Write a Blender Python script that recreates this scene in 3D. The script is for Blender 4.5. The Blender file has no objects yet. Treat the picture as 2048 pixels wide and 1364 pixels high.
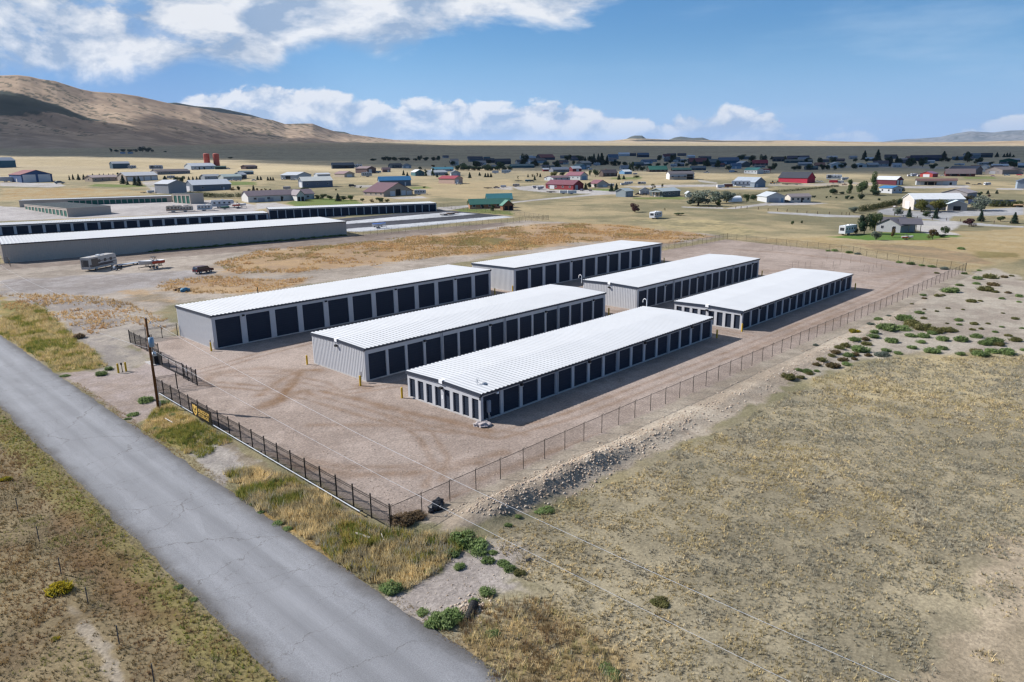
import bpy, math, random
import numpy as np
from mathutils import Vector, Matrix

# ------------------------------------------------------------------ camera, light, exposure
scene = bpy.context.scene
COL = scene.collection
F_PX, CAM_H = 1420.0, 26.904                      # focal length over a 2048 px wide picture, height above the yard
PITCH, ROLL, YAW = math.radians(14.437), math.radians(-0.747), math.radians(44.178)
_cp, _sp = math.cos(PITCH), math.sin(PITCH)
FW = np.array([math.cos(YAW) * _cp, math.sin(YAW) * _cp, -_sp])
_rt = np.array([math.sin(YAW), -math.cos(YAW), 0.0]); _up = np.cross(_rt, FW)
RT = math.cos(ROLL) * _rt + math.sin(ROLL) * _up
UP = -math.sin(ROLL) * _rt + math.cos(ROLL) * _up
cam_data = bpy.data.cameras.new("camera")
cam_data.sensor_width = 36.0; cam_data.lens = 36.0 * F_PX / 2048.0
cam_data.clip_start = 0.5; cam_data.clip_end = 90000.0
cam = bpy.data.objects.new("camera", cam_data); COL.objects.link(cam)
cam.matrix_world = Matrix(((RT[0], UP[0], -FW[0], 0), (RT[1], UP[1], -FW[1], 0), (RT[2], UP[2], -FW[2], CAM_H), (0, 0, 0, 1)))
scene.camera = cam
scene.view_settings.view_transform = 'Standard'; scene.view_settings.look = 'None'
scene.view_settings.exposure = 0.68; scene.view_settings.gamma = 1.0

SUN_AZ, SUN_EL = math.radians(119.0), math.radians(36.0)   # azimuth from +X towards +Y
SUN = np.array([math.cos(SUN_EL) * math.cos(SUN_AZ), math.cos(SUN_EL) * math.sin(SUN_AZ), math.sin(SUN_EL)])
sl = bpy.data.lights.new("sun", 'SUN'); sl.energy = 4.9; sl.angle = math.radians(0.53); sl.color = (1.0, 0.965, 0.92)
so = bpy.data.objects.new("sun", sl); COL.objects.link(so)
so.rotation_euler = Vector(SUN).to_track_quat('Z', 'Y').to_euler()

# ------------------------------------------------------------------ world: Nishita sky with clouds
world = bpy.data.worlds.new("World"); scene.world = world; world.use_nodes = True
WT = world.node_tree; WT.nodes.clear()
def wn(t, **kw):
    n = WT.nodes.new(t)
    for k, v in kw.items(): setattr(n, k, v)
    return n
def wl(a, b): WT.links.new(a, b)
def wmath(op, a, b=None, c=None, clamp=False):
    n = wn('ShaderNodeMath', operation=op); n.use_clamp = clamp
    for i, x in enumerate((a, b, c)):
        if x is None: continue
        if isinstance(x, (int, float)): n.inputs[i].default_value = x
        else: wl(x, n.inputs[i])
    return n.outputs[0]
def wsmooth(x, lo, hi):
    n = wn('ShaderNodeMapRange', interpolation_type='SMOOTHSTEP')
    for i, v in ((1, lo), (2, hi)):
        if isinstance(v, (int, float)): n.inputs[i].default_value = v
        else: wl(v, n.inputs[i])
    n.inputs[3].default_value = 0; n.inputs[4].default_value = 1
    wl(x, n.inputs[0]); return n.outputs[0]
def wmix(f, a, b):
    n = wn('ShaderNodeMix', data_type='RGBA')
    if isinstance(f, (int, float)): n.inputs[0].default_value = f
    else: wl(f, n.inputs[0])
    for i, x in ((6, a), (7, b)):
        if isinstance(x, tuple): n.inputs[i].default_value = x + (1,)
        else: wl(x, n.inputs[i])
    return n.outputs[2]
sky = wn('ShaderNodeTexSky', sky_type='NISHITA'); sky.sun_disc = False
sky.sun_elevation = SUN_EL; sky.sun_rotation = math.radians(90.0) - SUN_AZ
sky.altitude = 1500; sky.air_density = 1.0; sky.dust_density = 0.35; sky.ozone_density = 2.2
tc = wn('ShaderNodeTexCoord')
sep = wn('ShaderNodeSeparateXYZ'); wl(tc.outputs['Generated'], sep.inputs[0])
DX, DY, DZ = sep.outputs
hx, hy = math.cos(YAW), math.sin(YAW)
fwd = wmath('ADD', wmath('MULTIPLY', DX, hx), wmath('MULTIPLY', DY, hy))
rgt = wmath('SUBTRACT', wmath('MULTIPLY', DX, hy), wmath('MULTIPLY', DY, hx))
fws = wmath('MAXIMUM', fwd, 0.05)
AZ = wmath('DIVIDE', rgt, fws)                     # tangent of the azimuth from the heading of the valley
EL = wmath('DIVIDE', DZ, wmath('MAXIMUM', wmath('SQRT', wmath('ADD', wmath('MULTIPLY', fwd, fwd), wmath('MULTIPLY', rgt, rgt))), 0.02))
def wcurve(pts, lo, hi):
    """piecewise curve of AZ in [-1.2,1.2] giving values lo..hi"""
    n = wn('ShaderNodeValToRGB'); cr = n.color_ramp; cr.interpolation = 'EASE'
    while len(cr.elements) > 1: cr.elements.remove(cr.elements[-1])
    for i, (a, v) in enumerate(pts):
        p = (a + 1.2) / 2.4; c = (v - lo) / (hi - lo)
        e = cr.elements[0] if i == 0 else cr.elements.new(p)
        e.position = p; e.color = (c, c, c, 1)
    m = wmath('DIVIDE', wmath('ADD', AZ, 1.2), 2.4, clamp=True); wl(m, n.inputs[0])
    return wmath('MULTIPLY_ADD', n.outputs[0], hi - lo, lo)
def wnoise(sx, sy, scale, detail=8, rough=0.55, off=(0, 0), w=0.0, dist=0.0):
    cb = wn('ShaderNodeCombineXYZ')
    wl(wmath('MULTIPLY_ADD', AZ, sx, off[0]), cb.inputs[0]); wl(wmath('MULTIPLY_ADD', EL, sy, off[1]), cb.inputs[1]); cb.inputs[2].default_value = w
    n = wn('ShaderNodeTexNoise'); n.inputs['Scale'].default_value = scale; n.inputs['Detail'].default_value = detail
    n.inputs['Roughness'].default_value = rough; n.inputs['Distortion'].default_value = dist
    wl(cb.outputs[0], n.inputs['Vector']); return n.outputs[0]
def px_ray(x, y):
    d = FW * F_PX + RT * (x - 1024.0) - UP * (y - 682.0)
    return d / np.linalg.norm(d)
def px_ae(x, y):
    d = px_ray(x, y); f = d[0] * hx + d[1] * hy; r = d[0] * hy - d[1] * hx
    return r / f, d[2] / math.hypot(f, r)
def px_az(x): return px_ae(x, 200)[0]
def px_el(x, y): return px_ae(x, y)[1]
# low cumulus bank over the far hills
TOPS = [(-200, 285), (330, 240), (380, 192), (470, 186), (565, 166), (640, 180), (720, 198), (800, 206), (880, 200), (950, 200), (1040, 200), (1100, 200), (1180, 216), (1290, 232),
        (1345, 240), (1400, 232), (1450, 220), (1530, 226), (1590, 250), (1660, 262), (1740, 258), (1790, 285), (1880, 268), (1960, 250), (2048, 238), (2300, 235)]
top = wcurve([(px_az(x), px_el(x, y)) for x, y in TOPS], -0.02, 0.16)
lowthick = wcurve([(px_az(x), v) for x, v in [(-100, 0.0), (350, 0.6), (480, 1), (1080, 1), (1250, .95), (1330, .85), (1420, 1.0), (1520, .9), (1600, .45), (1720, .55), (1800, .4), (1950, .7), (2100, .8)]], 0, 1)
n1 = wnoise(1, 1.5, 13, 12, 0.6, (3.1, 1.7), dist=0.3)
n1b = wnoise(1, 1.5, 13, 12, 0.6, (3.1 - 0.012, 1.7 + 0.026), dist=0.3)
n1c = wnoise(1, 2.6, 30, 10, 0.62, (7.1, 0.7))
edge = wmath('SUBTRACT', wmath('ADD', top, wmath('MULTIPLY', wmath('SUBTRACT', n1, 0.50), 0.085)), EL)
body = wsmooth(edge, -0.0015, 0.007)
base_cut = wsmooth(EL, 0.012, 0.05)
holes = wsmooth(wmath('ADD', n1c, wmath('MULTIPLY', lowthick, 0.55)), 0.62, 0.86)
den_low = wmath('MULTIPLY', wmath('MULTIPLY', body, wmath('MULTIPLY_ADD', base_cut, 0.62, 0.38)), holes)
depth = wsmooth(edge, 0.0, 0.05)
lit_low = wmath('ADD', wmath('ADD', wmath('MULTIPLY', wmath('SUBTRACT', n1, n1b), 6.5), wmath('MULTIPLY', wmath('SUBTRACT', n1c, 0.5), 1.3)), wmath('MULTIPLY_ADD', depth, -0.50, 0.78))
# broad broken deck at upper left
BOT = [(-300, 150), (0, 150), (120, 158), (250, 150), (320, 142), (400, 118), (470, 128), (545, 132), (600, 108), (690, 104), (770, 108), (830, 92), (880, 62), (950, 52), (1010, 44), (1090, 52), (1150, 34), (1230, 6), (1300, -40), (1420, -70), (2300, -400)]
bot = wcurve([(px_az(x), px_el(x, y)) for x, y in BOT], 0.0, 0.55)
n2 = wnoise(1, 2.0, 5.2, 12, 0.6, (1.3, 4.2), dist=0.35)
n2b = wnoise(1, 2.0, 5.2, 12, 0.6, (1.3 - 0.03, 4.2 + 0.06), dist=0.35)
n3 = wnoise(1, 2.3, 9.0, 12, 0.62, (9.3, 2.2), dist=0.2)
e2 = wmath('ADD', wmath('SUBTRACT', EL, bot), wmath('MULTIPLY', wmath('SUBTRACT', n2, 0.47), 0.12))
gap = wsmooth(n3, 0.34, 0.48)
leftgap = wmath('MAXIMUM', gap, wsmooth(AZ, -0.50, -0.30))
den_up = wmath('MULTIPLY', wsmooth(e2, -0.006, 0.022), wmath('MULTIPLY_ADD', leftgap, 0.62, 0.38))
lit_up = wmath('ADD', wmath('MULTIPLY', wmath('SUBTRACT', n2, n2b), 5.0), wmath('MULTIPLY_ADD', wsmooth(n3, 0.36, 0.66), 0.85, 0.02))
# rain-blue air under the deck on the left, faint cirrus on the right
veil = wmath('MULTIPLY', wsmooth(AZ, -0.15, -0.5), wmath('MULTIPLY', wsmooth(EL, 0.03, 0.07), wsmooth(EL, 0.22, 0.13)))
cir = wmath('MULTIPLY', wsmooth(wnoise(0.8, 5.0, 3.2, 8, 0.6, (5, 5)), 0.46, 0.75), wmath('MULTIPLY', wsmooth(AZ, -0.1, 0.5), 0.30))
hs = wn('ShaderNodeHueSaturation'); hs.inputs['Saturation'].default_value = 1.42; hs.inputs['Value'].default_value = 1.30; wl(sky.outputs[0], hs.inputs['Color'])
skyc = hs.outputs[0]
skyc = wmix(wmath('ADD', wmath('MULTIPLY', wsmooth(EL, 0.16, 0.0), 0.66), wmath('MULTIPLY', wsmooth(EL, 0.7, 0.2), 0.22)), skyc, (3.5, 6.2, 10.8))
skyc = wmix(wmath('MULTIPLY', veil, 0.6), skyc, (1.5, 3.4, 7.6))
skyc = wmix(cir, skyc, (7.5, 9.4, 11.6))
ahead_ = wsmooth(fwd, 0.05, 0.35)
lowcol = wmix(wmath('MULTIPLY', lit_low, 1.0, clamp=True), (4.7, 6.3, 8.8), (11.0, 11.2, 11.6))
upcol = wmix(wmath('MULTIPLY', lit_up, 1.0, clamp=True), (4.2, 5.6, 7.8), (11.0, 11.2, 11.6))
skyc = wmix(wmath('MULTIPLY', wmath('MULTIPLY', den_low, ahead_), 0.93), skyc, lowcol)
skyc = wmix(wmath('MULTIPLY', wmath('MULTIPLY', den_up, ahead_), 0.95), skyc, upcol)
bg = wn('ShaderNodeBackground'); bg.inputs['Strength'].default_value = 0.053
wl(skyc, bg.inputs['Color'])
wo = wn('ShaderNodeOutputWorld'); wl(bg.outputs[0], wo.inputs['Surface'])

# ------------------------------------------------------------------ terrain and the survey
def heading(x, y):
    x = np.asarray(x, float); y = np.asarray(y, float)
    return x * hx + y * hy, x * hy - y * hx       # distance ahead, distance to the right
def terrain(x, y):
    D, X = heading(x, y)
    g = np.logaddexp(0, (D - 265) / 30.0) * 30.0
    s = 0.0245 - 0.0165 * np.clip(X / np.maximum(D, 150), -1.1, 1.1)
    z = s * g
    dip = np.exp(-((X - 190) / 75) ** 2) * (1 / (1 + np.exp(-(D - 258) / 9))) * np.exp(-np.maximum(D - 300, 0) / 110.0)
    z = z - 3.2 * dip * (1 / (1 + np.exp(-(X - 120) / 20)))
    return z
_TS = np.exp(np.linspace(math.log(20), math.log(14000), 900))
def at(x, y, z=None):
    """the point where the sight line of photo position (x, y) meets the terrain (or the level z)"""
    d = px_ray(x, y)
    if z is not None:
        t = (z - CAM_H) / d[2]; return np.array([0, 0, CAM_H]) + t * d
    f = CAM_H + _TS * d[2] - terrain(_TS * d[0], _TS * d[1])
    i = np.argmax(f < 0)
    if f[i] >= 0: i = len(_TS) - 1
    lo, hi = _TS[max(i - 1, 0)], _TS[i]
    for _ in range(30):
        m = 0.5 * (lo + hi)
        if CAM_H + m * d[2] - float(terrain(m * d[0], m * d[1])) < 0: hi = m
        else: lo = m
    t = 0.5 * (lo + hi); p = np.array([0, 0, CAM_H]) + t * d
    p[2] = float(terrain(p[0], p[1])); return p

def lin(c):
    return tuple(((v / 255.0) / 12.92 if v <= 10 else (((v / 255.0) + 0.055) / 1.055) ** 2.4) for v in c)
def alb(c, k=1.48):
    return tuple(min(0.85, v / k) for v in lin(c))

# ------------------------------------------------------------------ value noise (numpy)
def _hash(ix, iy, seed):
    h = (ix.astype(np.int64) * 374761393 + iy.astype(np.int64) * 668265263 + seed * 1442695041) & 0x7fffffff
    h = ((h ^ (h >> 13)) * 1274126177) & 0x7fffffff
    return ((h ^ (h >> 16)) & 0xffff) / 65535.0
def vnoise(x, y, seed=0):
    ix = np.floor(x); iy = np.floor(y); fx = x - ix; fy = y - iy
    fx = fx * fx * (3 - 2 * fx); fy = fy * fy * (3 - 2 * fy)
    a = _hash(ix, iy, seed); b = _hash(ix + 1, iy, seed); c = _hash(ix, iy + 1, seed); d = _hash(ix + 1, iy + 1, seed)
    return (a * (1 - fx) + b * fx) * (1 - fy) + (c * (1 - fx) + d * fx) * fy
def fbm(x, y, scale, octv=4, seed=0, gain=0.55):
    s = np.zeros_like(x); a = 1.0; t = 0.0
    for o in range(octv):
        s += a * vnoise(x / scale * 2 ** o + 17.3 * o, y / scale * 2 ** o - 9.1 * o, seed + o); t += a; a *= gain
    return s / t
def sst(x, a, b):
    t = np.clip((x - a) / (b - a), 0, 1); return t * t * (3 - 2 * t)
def poly_sd(px, py, poly):
    """signed distance to a polygon, positive inside"""
    P = np.asarray(poly, float)[:, :2]; d = np.full(px.shape, 1e18); ins = np.zeros(px.shape, bool)
    for i in range(len(P)):
        a = P[i]; b = P[(i + 1) % len(P)]; e = b - a
        wx = px - a[0]; wy = py - a[1]; t = np.clip((wx * e[0] + wy * e[1]) / max(e @ e, 1e-9), 0, 1)
        d = np.minimum(d, (wx - e[0] * t) ** 2 + (wy - e[1] * t) ** 2)
        if b[1] != a[1]:
            c = ((a[1] > py) != (b[1] > py)) & (px < (b[0] - a[0]) * (py - a[1]) / (b[1] - a[1]) + a[0]); ins ^= c
    d = np.sqrt(d); return np.where(ins, d, -d)

# ------------------------------------------------------------------ mesh helpers
def tag(o, label=None, cat=None, group=None, kind=None):
    if label: o['label'] = label
    if cat: o['category'] = cat
    if group: o['group'] = group
    if kind: o['kind'] = kind
    return o
def empty(name, loc, rz=0.0):
    o = bpy.data.objects.new(name, None); COL.objects.link(o); o.location = loc; o.rotation_euler = (0, 0, rz)
    o.empty_display_size = 0.3; return o
def link(name, me, parent=None):
    o = bpy.data.objects.new(name, me); COL.objects.link(o)
    if parent: o.parent = parent
    return o
def copy_tree(o, loc=None, rz=None, sc=None):
    c = o.copy(); COL.objects.link(c)
    for ch in list(o.children):
        d = ch.copy(); COL.objects.link(d); d.parent = c
        for g in list(ch.children):
            e = g.copy(); COL.objects.link(e); e.parent = d
    if loc is not None: c.location = loc
    if rz is not None: c.rotation_euler = (0, 0, rz)
    if sc is not None: c.scale = sc
    return c
class MB:
    def __init__(s): s.v = []; s.f = []; s.mi = []; s.m = 0
    def add(s, vs, fs):
        n = len(s.v); s.v += [tuple(map(float, p)) for p in vs]; s.f += [tuple(n + i for i in f) for f in fs]; s.mi += [s.m] * len(fs); return s
    def box(s, x0, x1, y0, y1, z0, z1, tf=None):
        vs = [(x, y, z) for z in (z0, z1) for x, y in ((x0, y0), (x1, y0), (x1, y1), (x0, y1))]
        if tf is not None: vs = [tf @ Vector(p) for p in vs]
        return s.add(vs, [(3, 2, 1, 0), (4, 5, 6, 7), (0, 1, 5, 4), (1, 2, 6, 5), (2, 3, 7, 6), (3, 0, 4, 7)])
    def cyl(s, p0, p1, r0, r1=None, n=8, cap=True):
        r1 = r0 if r1 is None else r1; p0 = Vector(p0); p1 = Vector(p1); d = (p1 - p0).normalized()
        a = d.orthogonal().normalized(); b = d.cross(a)
        ring = lambda p, r: [p + a * (r * math.cos(2 * math.pi * i / n)) + b * (r * math.sin(2 * math.pi * i / n)) for i in range(n)]
        fs = [(i, (i + 1) % n, n + (i + 1) % n, n + i) for i in range(n)]
        if cap: fs += [tuple(range(n - 1, -1, -1)), tuple(range(n, 2 * n))]
        return s.add(ring(p0, r0) + ring(p1, r1), fs)
    def path(s, pts, r, n=5):
        for a, b in zip(pts[:-1], pts[1:]): s.cyl(a, b, r, n=n)
        return s
    def prism(s, prof, y0, y1, axis='y'):
        """closed outline in (a, z) swept along the other axis"""
        n = len(prof)
        mk = (lambda a, t, z: (a, t, z)) if axis == 'y' else (lambda a, t, z: (t, a, z))
        vs = [mk(a, y0, z) for a, z in prof] + [mk(a, y1, z) for a, z in prof]
        fs = [tuple(range(n)), tuple(range(2 * n - 1, n - 1, -1))] + [(i, n + i, n + (i + 1) % n, (i + 1) % n) for i in range(n)]
        return s.add(vs, fs)
    def dome(s, c, rx, ry, rz, n=10, m=5, lo=0.0):
        vs = []; fs = []
        for j in range(m + 1):
            t = lo + (math.pi / 2 - lo) * j / m
            for i in range(n):
                p = 2 * math.pi * i / n
                vs.append((c[0] + rx * math.cos(t) * math.cos(p), c[1] + ry * math.cos(t) * math.sin(p), c[2] + rz * math.sin(t)))
        for j in range(m):
            for i in range(n): fs.append((j * n + i, j * n + (i + 1) % n, (j + 1) * n + (i + 1) % n, (j + 1) * n + i))
        return s.add(vs, fs)
    def build(s, name, mats, parent=None, smooth=False):
        me = bpy.data.meshes.new(name); me.from_pydata(s.v, [], s.f)
        if not isinstance(mats, (list, tuple)): mats = [mats]
        for m in mats: me.materials.append(m)
        if len(mats) > 1: me.polygons.foreach_set('material_index', s.mi)
        if smooth: me.polygons.foreach_set('use_smooth', [True] * len(s.f))
        me.update(); import_fix(me)
        return link(name, me, parent)
def import_fix(me):
    import bmesh
    b = bmesh.new(); b.from_mesh(me); bmesh.ops.recalc_face_normals(b, faces=b.faces); b.to_mesh(me); b.free()
def np_mesh(name, V, Fc, mat, col=None, smooth=False):
    """V (n,3), Fc (m,k) equal sided faces, optional per-vertex colour"""
    me = bpy.data.meshes.new(name); V = np.ascontiguousarray(V, np.float32); Fc = np.ascontiguousarray(Fc, np.int32); k = Fc.shape[1]
    me.vertices.add(len(V)); me.vertices.foreach_set('co', V.ravel())
    me.loops.add(Fc.size); me.loops.foreach_set('vertex_index', Fc.ravel())
    me.polygons.add(len(Fc)); me.polygons.foreach_set('loop_start', np.arange(0, Fc.size, k, dtype=np.int32))
    me.polygons.foreach_set('loop_total', np.full(len(Fc), k, np.int32))
    if smooth: me.polygons.foreach_set('use_smooth', np.ones(len(Fc), bool))
    if col is not None:
        ca = me.color_attributes.new('Col', 'FLOAT_COLOR', 'POINT')
        c4 = np.ones((len(V), 4), np.float32); c4[:, :3] = col; ca.data.foreach_set('color', c4.ravel())
    me.materials.append(mat); me.update(); me.validate(); return me

# ------------------------------------------------------------------ materials
_M = {}
def new_mat(name):
    m = bpy.data.materials.new(name); m.use_nodes = True; nt = m.node_tree; nt.nodes.clear()
    o = nt.nodes.new('ShaderNodeOutputMaterial'); p = nt.nodes.new('ShaderNodeBsdfPrincipled'); nt.links.new(p.outputs[0], o.inputs[0])
    return m, nt, p
def paint(name, c, rough=0.6, metal=0.0, var=0.12, scale=1.5, spec=0.3, bump=0.0, bscale=20.0):
    """painted or plain surface with uneven tone"""
    key = (name, c, rough, metal, var)
    if key in _M: return _M[key]
    m, nt, p = new_mat(name)
    tcn = nt.nodes.new('ShaderNodeTexCoord'); nz = nt.nodes.new('ShaderNodeTexNoise'); nz.inputs['Scale'].default_value = scale; nz.inputs['Detail'].default_value = 6
    nz.inputs['Roughness'].default_value = 0.65
    nt.links.new(tcn.outputs['Object'], nz.inputs['Vector'])
    mr = nt.nodes.new('ShaderNodeMapRange'); mr.inputs[1].default_value = 0.25; mr.inputs[2].default_value = 0.75; mr.inputs[3].default_value = 1 - var; mr.inputs[4].default_value = 1 + var
    nt.links.new(nz.outputs[0], mr.inputs[0])
    mx = nt.nodes.new('ShaderNodeVectorMath'); mx.operation = 'SCALE'; mx.inputs[0].default_value = c
    nt.links.new(mr.outputs[0], mx.inputs['Scale']); nt.links.new(mx.outputs[0], p.inputs['Base Color'])
    p.inputs['Roughness'].default_value = rough; p.inputs['Metallic'].default_value = metal; p.inputs['Specular IOR Level'].default_value = spec
    if bump:
        nb = nt.nodes.new('ShaderNodeTexNoise'); nb.inputs['Scale'].default_value = bscale; nb.inputs['Detail'].default_value = 4; nt.links.new(tcn.outputs['Object'], nb.inputs['Vector'])
        bp = nt.nodes.new('ShaderNodeBump'); bp.inputs['Strength'].default_value = bump; bp.inputs['Distance'].default_value = 0.05
        nt.links.new(nb.outputs[0], bp.inputs['Height']); nt.links.new(bp.outputs[0], p.inputs['Normal'])
    _M[key] = m; return m
def attr_mat(name, rough=0.85, var=0.25, scale=3.0, spec=0.1, trans=0.0, obj_var=0.0):
    """surface coloured by the mesh's own colour attribute, with fine variation"""
    if name in _M: return _M[name]
    m, nt, p = new_mat(name)
    at_ = nt.nodes.new('ShaderNodeAttribute'); at_.attribute_name = 'Col'
    tcn = nt.nodes.new('ShaderNodeTexCoord'); nz = nt.nodes.new('ShaderNodeTexNoise'); nz.inputs['Scale'].default_value = scale; nz.inputs['Detail'].default_value = 5
    nt.links.new(tcn.outputs['Object'], nz.inputs['Vector'])
    mr = nt.nodes.new('ShaderNodeMapRange'); mr.inputs[1].default_value = 0.25; mr.inputs[2].default_value = 0.75; mr.inputs[3].default_value = 1 - var; mr.inputs[4].default_value = 1 + var
    nt.links.new(nz.outputs[0], mr.inputs[0])
    mx = nt.nodes.new('ShaderNodeVectorMath'); mx.operation = 'SCALE'
    nt.links.new(at_.outputs['Color'], mx.inputs[0])
    if obj_var:
        oi = nt.nodes.new('ShaderNodeObjectInfo'); ml = nt.nodes.new('ShaderNodeMath'); ml.operation = 'MULTIPLY'
        m2 = nt.nodes.new('ShaderNodeMapRange'); m2.inputs[3].default_value = 1 - obj_var; m2.inputs[4].default_value = 1 + obj_var
        nt.links.new(oi.outputs['Random'], m2.inputs[0]); nt.links.new(mr.outputs[0], ml.inputs[0]); nt.links.new(m2.outputs[0], ml.inputs[1])
        nt.links.new(ml.outputs[0], mx.inputs['Scale'])
    else: nt.links.new(mr.outputs[0], mx.inputs['Scale'])
    nt.links.new(mx.outputs[0], p.inputs['Base Color'])
    p.inputs['Roughness'].default_value = rough; p.inputs['Specular IOR Level'].default_value = spec
    if trans:
        o = [n for n in nt.nodes if n.type == 'OUTPUT_MATERIAL'][0]
        t = nt.nodes.new('ShaderNodeBsdfTranslucent'); nt.links.new(mx.outputs[0], t.inputs['Color'])
        ms = nt.nodes.new('ShaderNodeMixShader'); ms.inputs[0].default_value = trans
        nt.links.new(p.outputs[0], ms.inputs[1]); nt.links.new(t.outputs[0], ms.inputs[2]); nt.links.new(ms.outputs[0], o.inputs[0])
    _M[name] = m; return m
# ------------------------------------------------------------------ ground painting
def Z(r):                                          # corners of the four survey strips, four units per photo pixel
    return {'1': (0, 270), '2': (512, 270), '3': (1024, 270), '4': (1536, 270), '8': (1536, 460)}[r]
def zp(r, X, Y): a, b = Z(r); return (a + X / 4.0, b + Y / 4.0)
def g2(l): return [tuple(at(x, y)[:2]) for x, y in l]
def gz(r, l): return g2([zp(r, X, Y) for X, Y in l])
STRAW = alb((172, 160, 134)); STRAW2 = alb((148, 138, 116)); SAGE = alb((150, 148, 136)); BROWN = alb((128, 108, 84))
YARD = alb((180, 164, 153)); YARD2 = alb((164, 148, 137)); GREY = alb((172, 165, 160)); GREY2 = alb((150, 142, 138))
ORANGE = alb((182, 150, 108)); ORANGE2 = alb((170, 142, 112)); PALE = alb((190, 180, 168)); PALE2 = alb((170, 158, 146))
FIELD = alb((180, 163, 128)); FIELD2 = alb((134, 128, 100)); PLAIN = alb((206, 188, 152)); PLAIN2 = alb((184, 168, 138))
LAWN = alb((98, 124, 58)); LAWN2 = alb((120, 128, 70)); ROADC = alb((196, 192, 190)); ROADC2 = alb((178, 172, 168))
ASPH = alb((86, 88, 96)); ASPH2 = alb((72, 74, 80)); CONC = alb((208, 210, 214)); CONC2 = alb((190, 192, 196))
OLIVE = alb((128, 122, 66)); OLIVE2 = alb((112, 104, 60)); DULL = alb((140, 126, 104)); DULL2 = alb((116, 102, 84))
SAND = alb((198, 178, 156)); SAND2 = alb((172, 154, 132)); GLAWN = alb((140, 132, 84)); SHADE_BARE = alb((150, 130, 118))
YARD_POLY = [(28.4, 40.4), (150, 38.9), (191.8, 38.4), (195.5, 51.4), (203.8, 64.3), (210.5, 78), (213.2, 93.6), (217, 112.2), (104, 115), (42, 115.6), (35.2, 116.4), (33.2, 91), (33.2, 87), (28.6, 86.5)]
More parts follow.
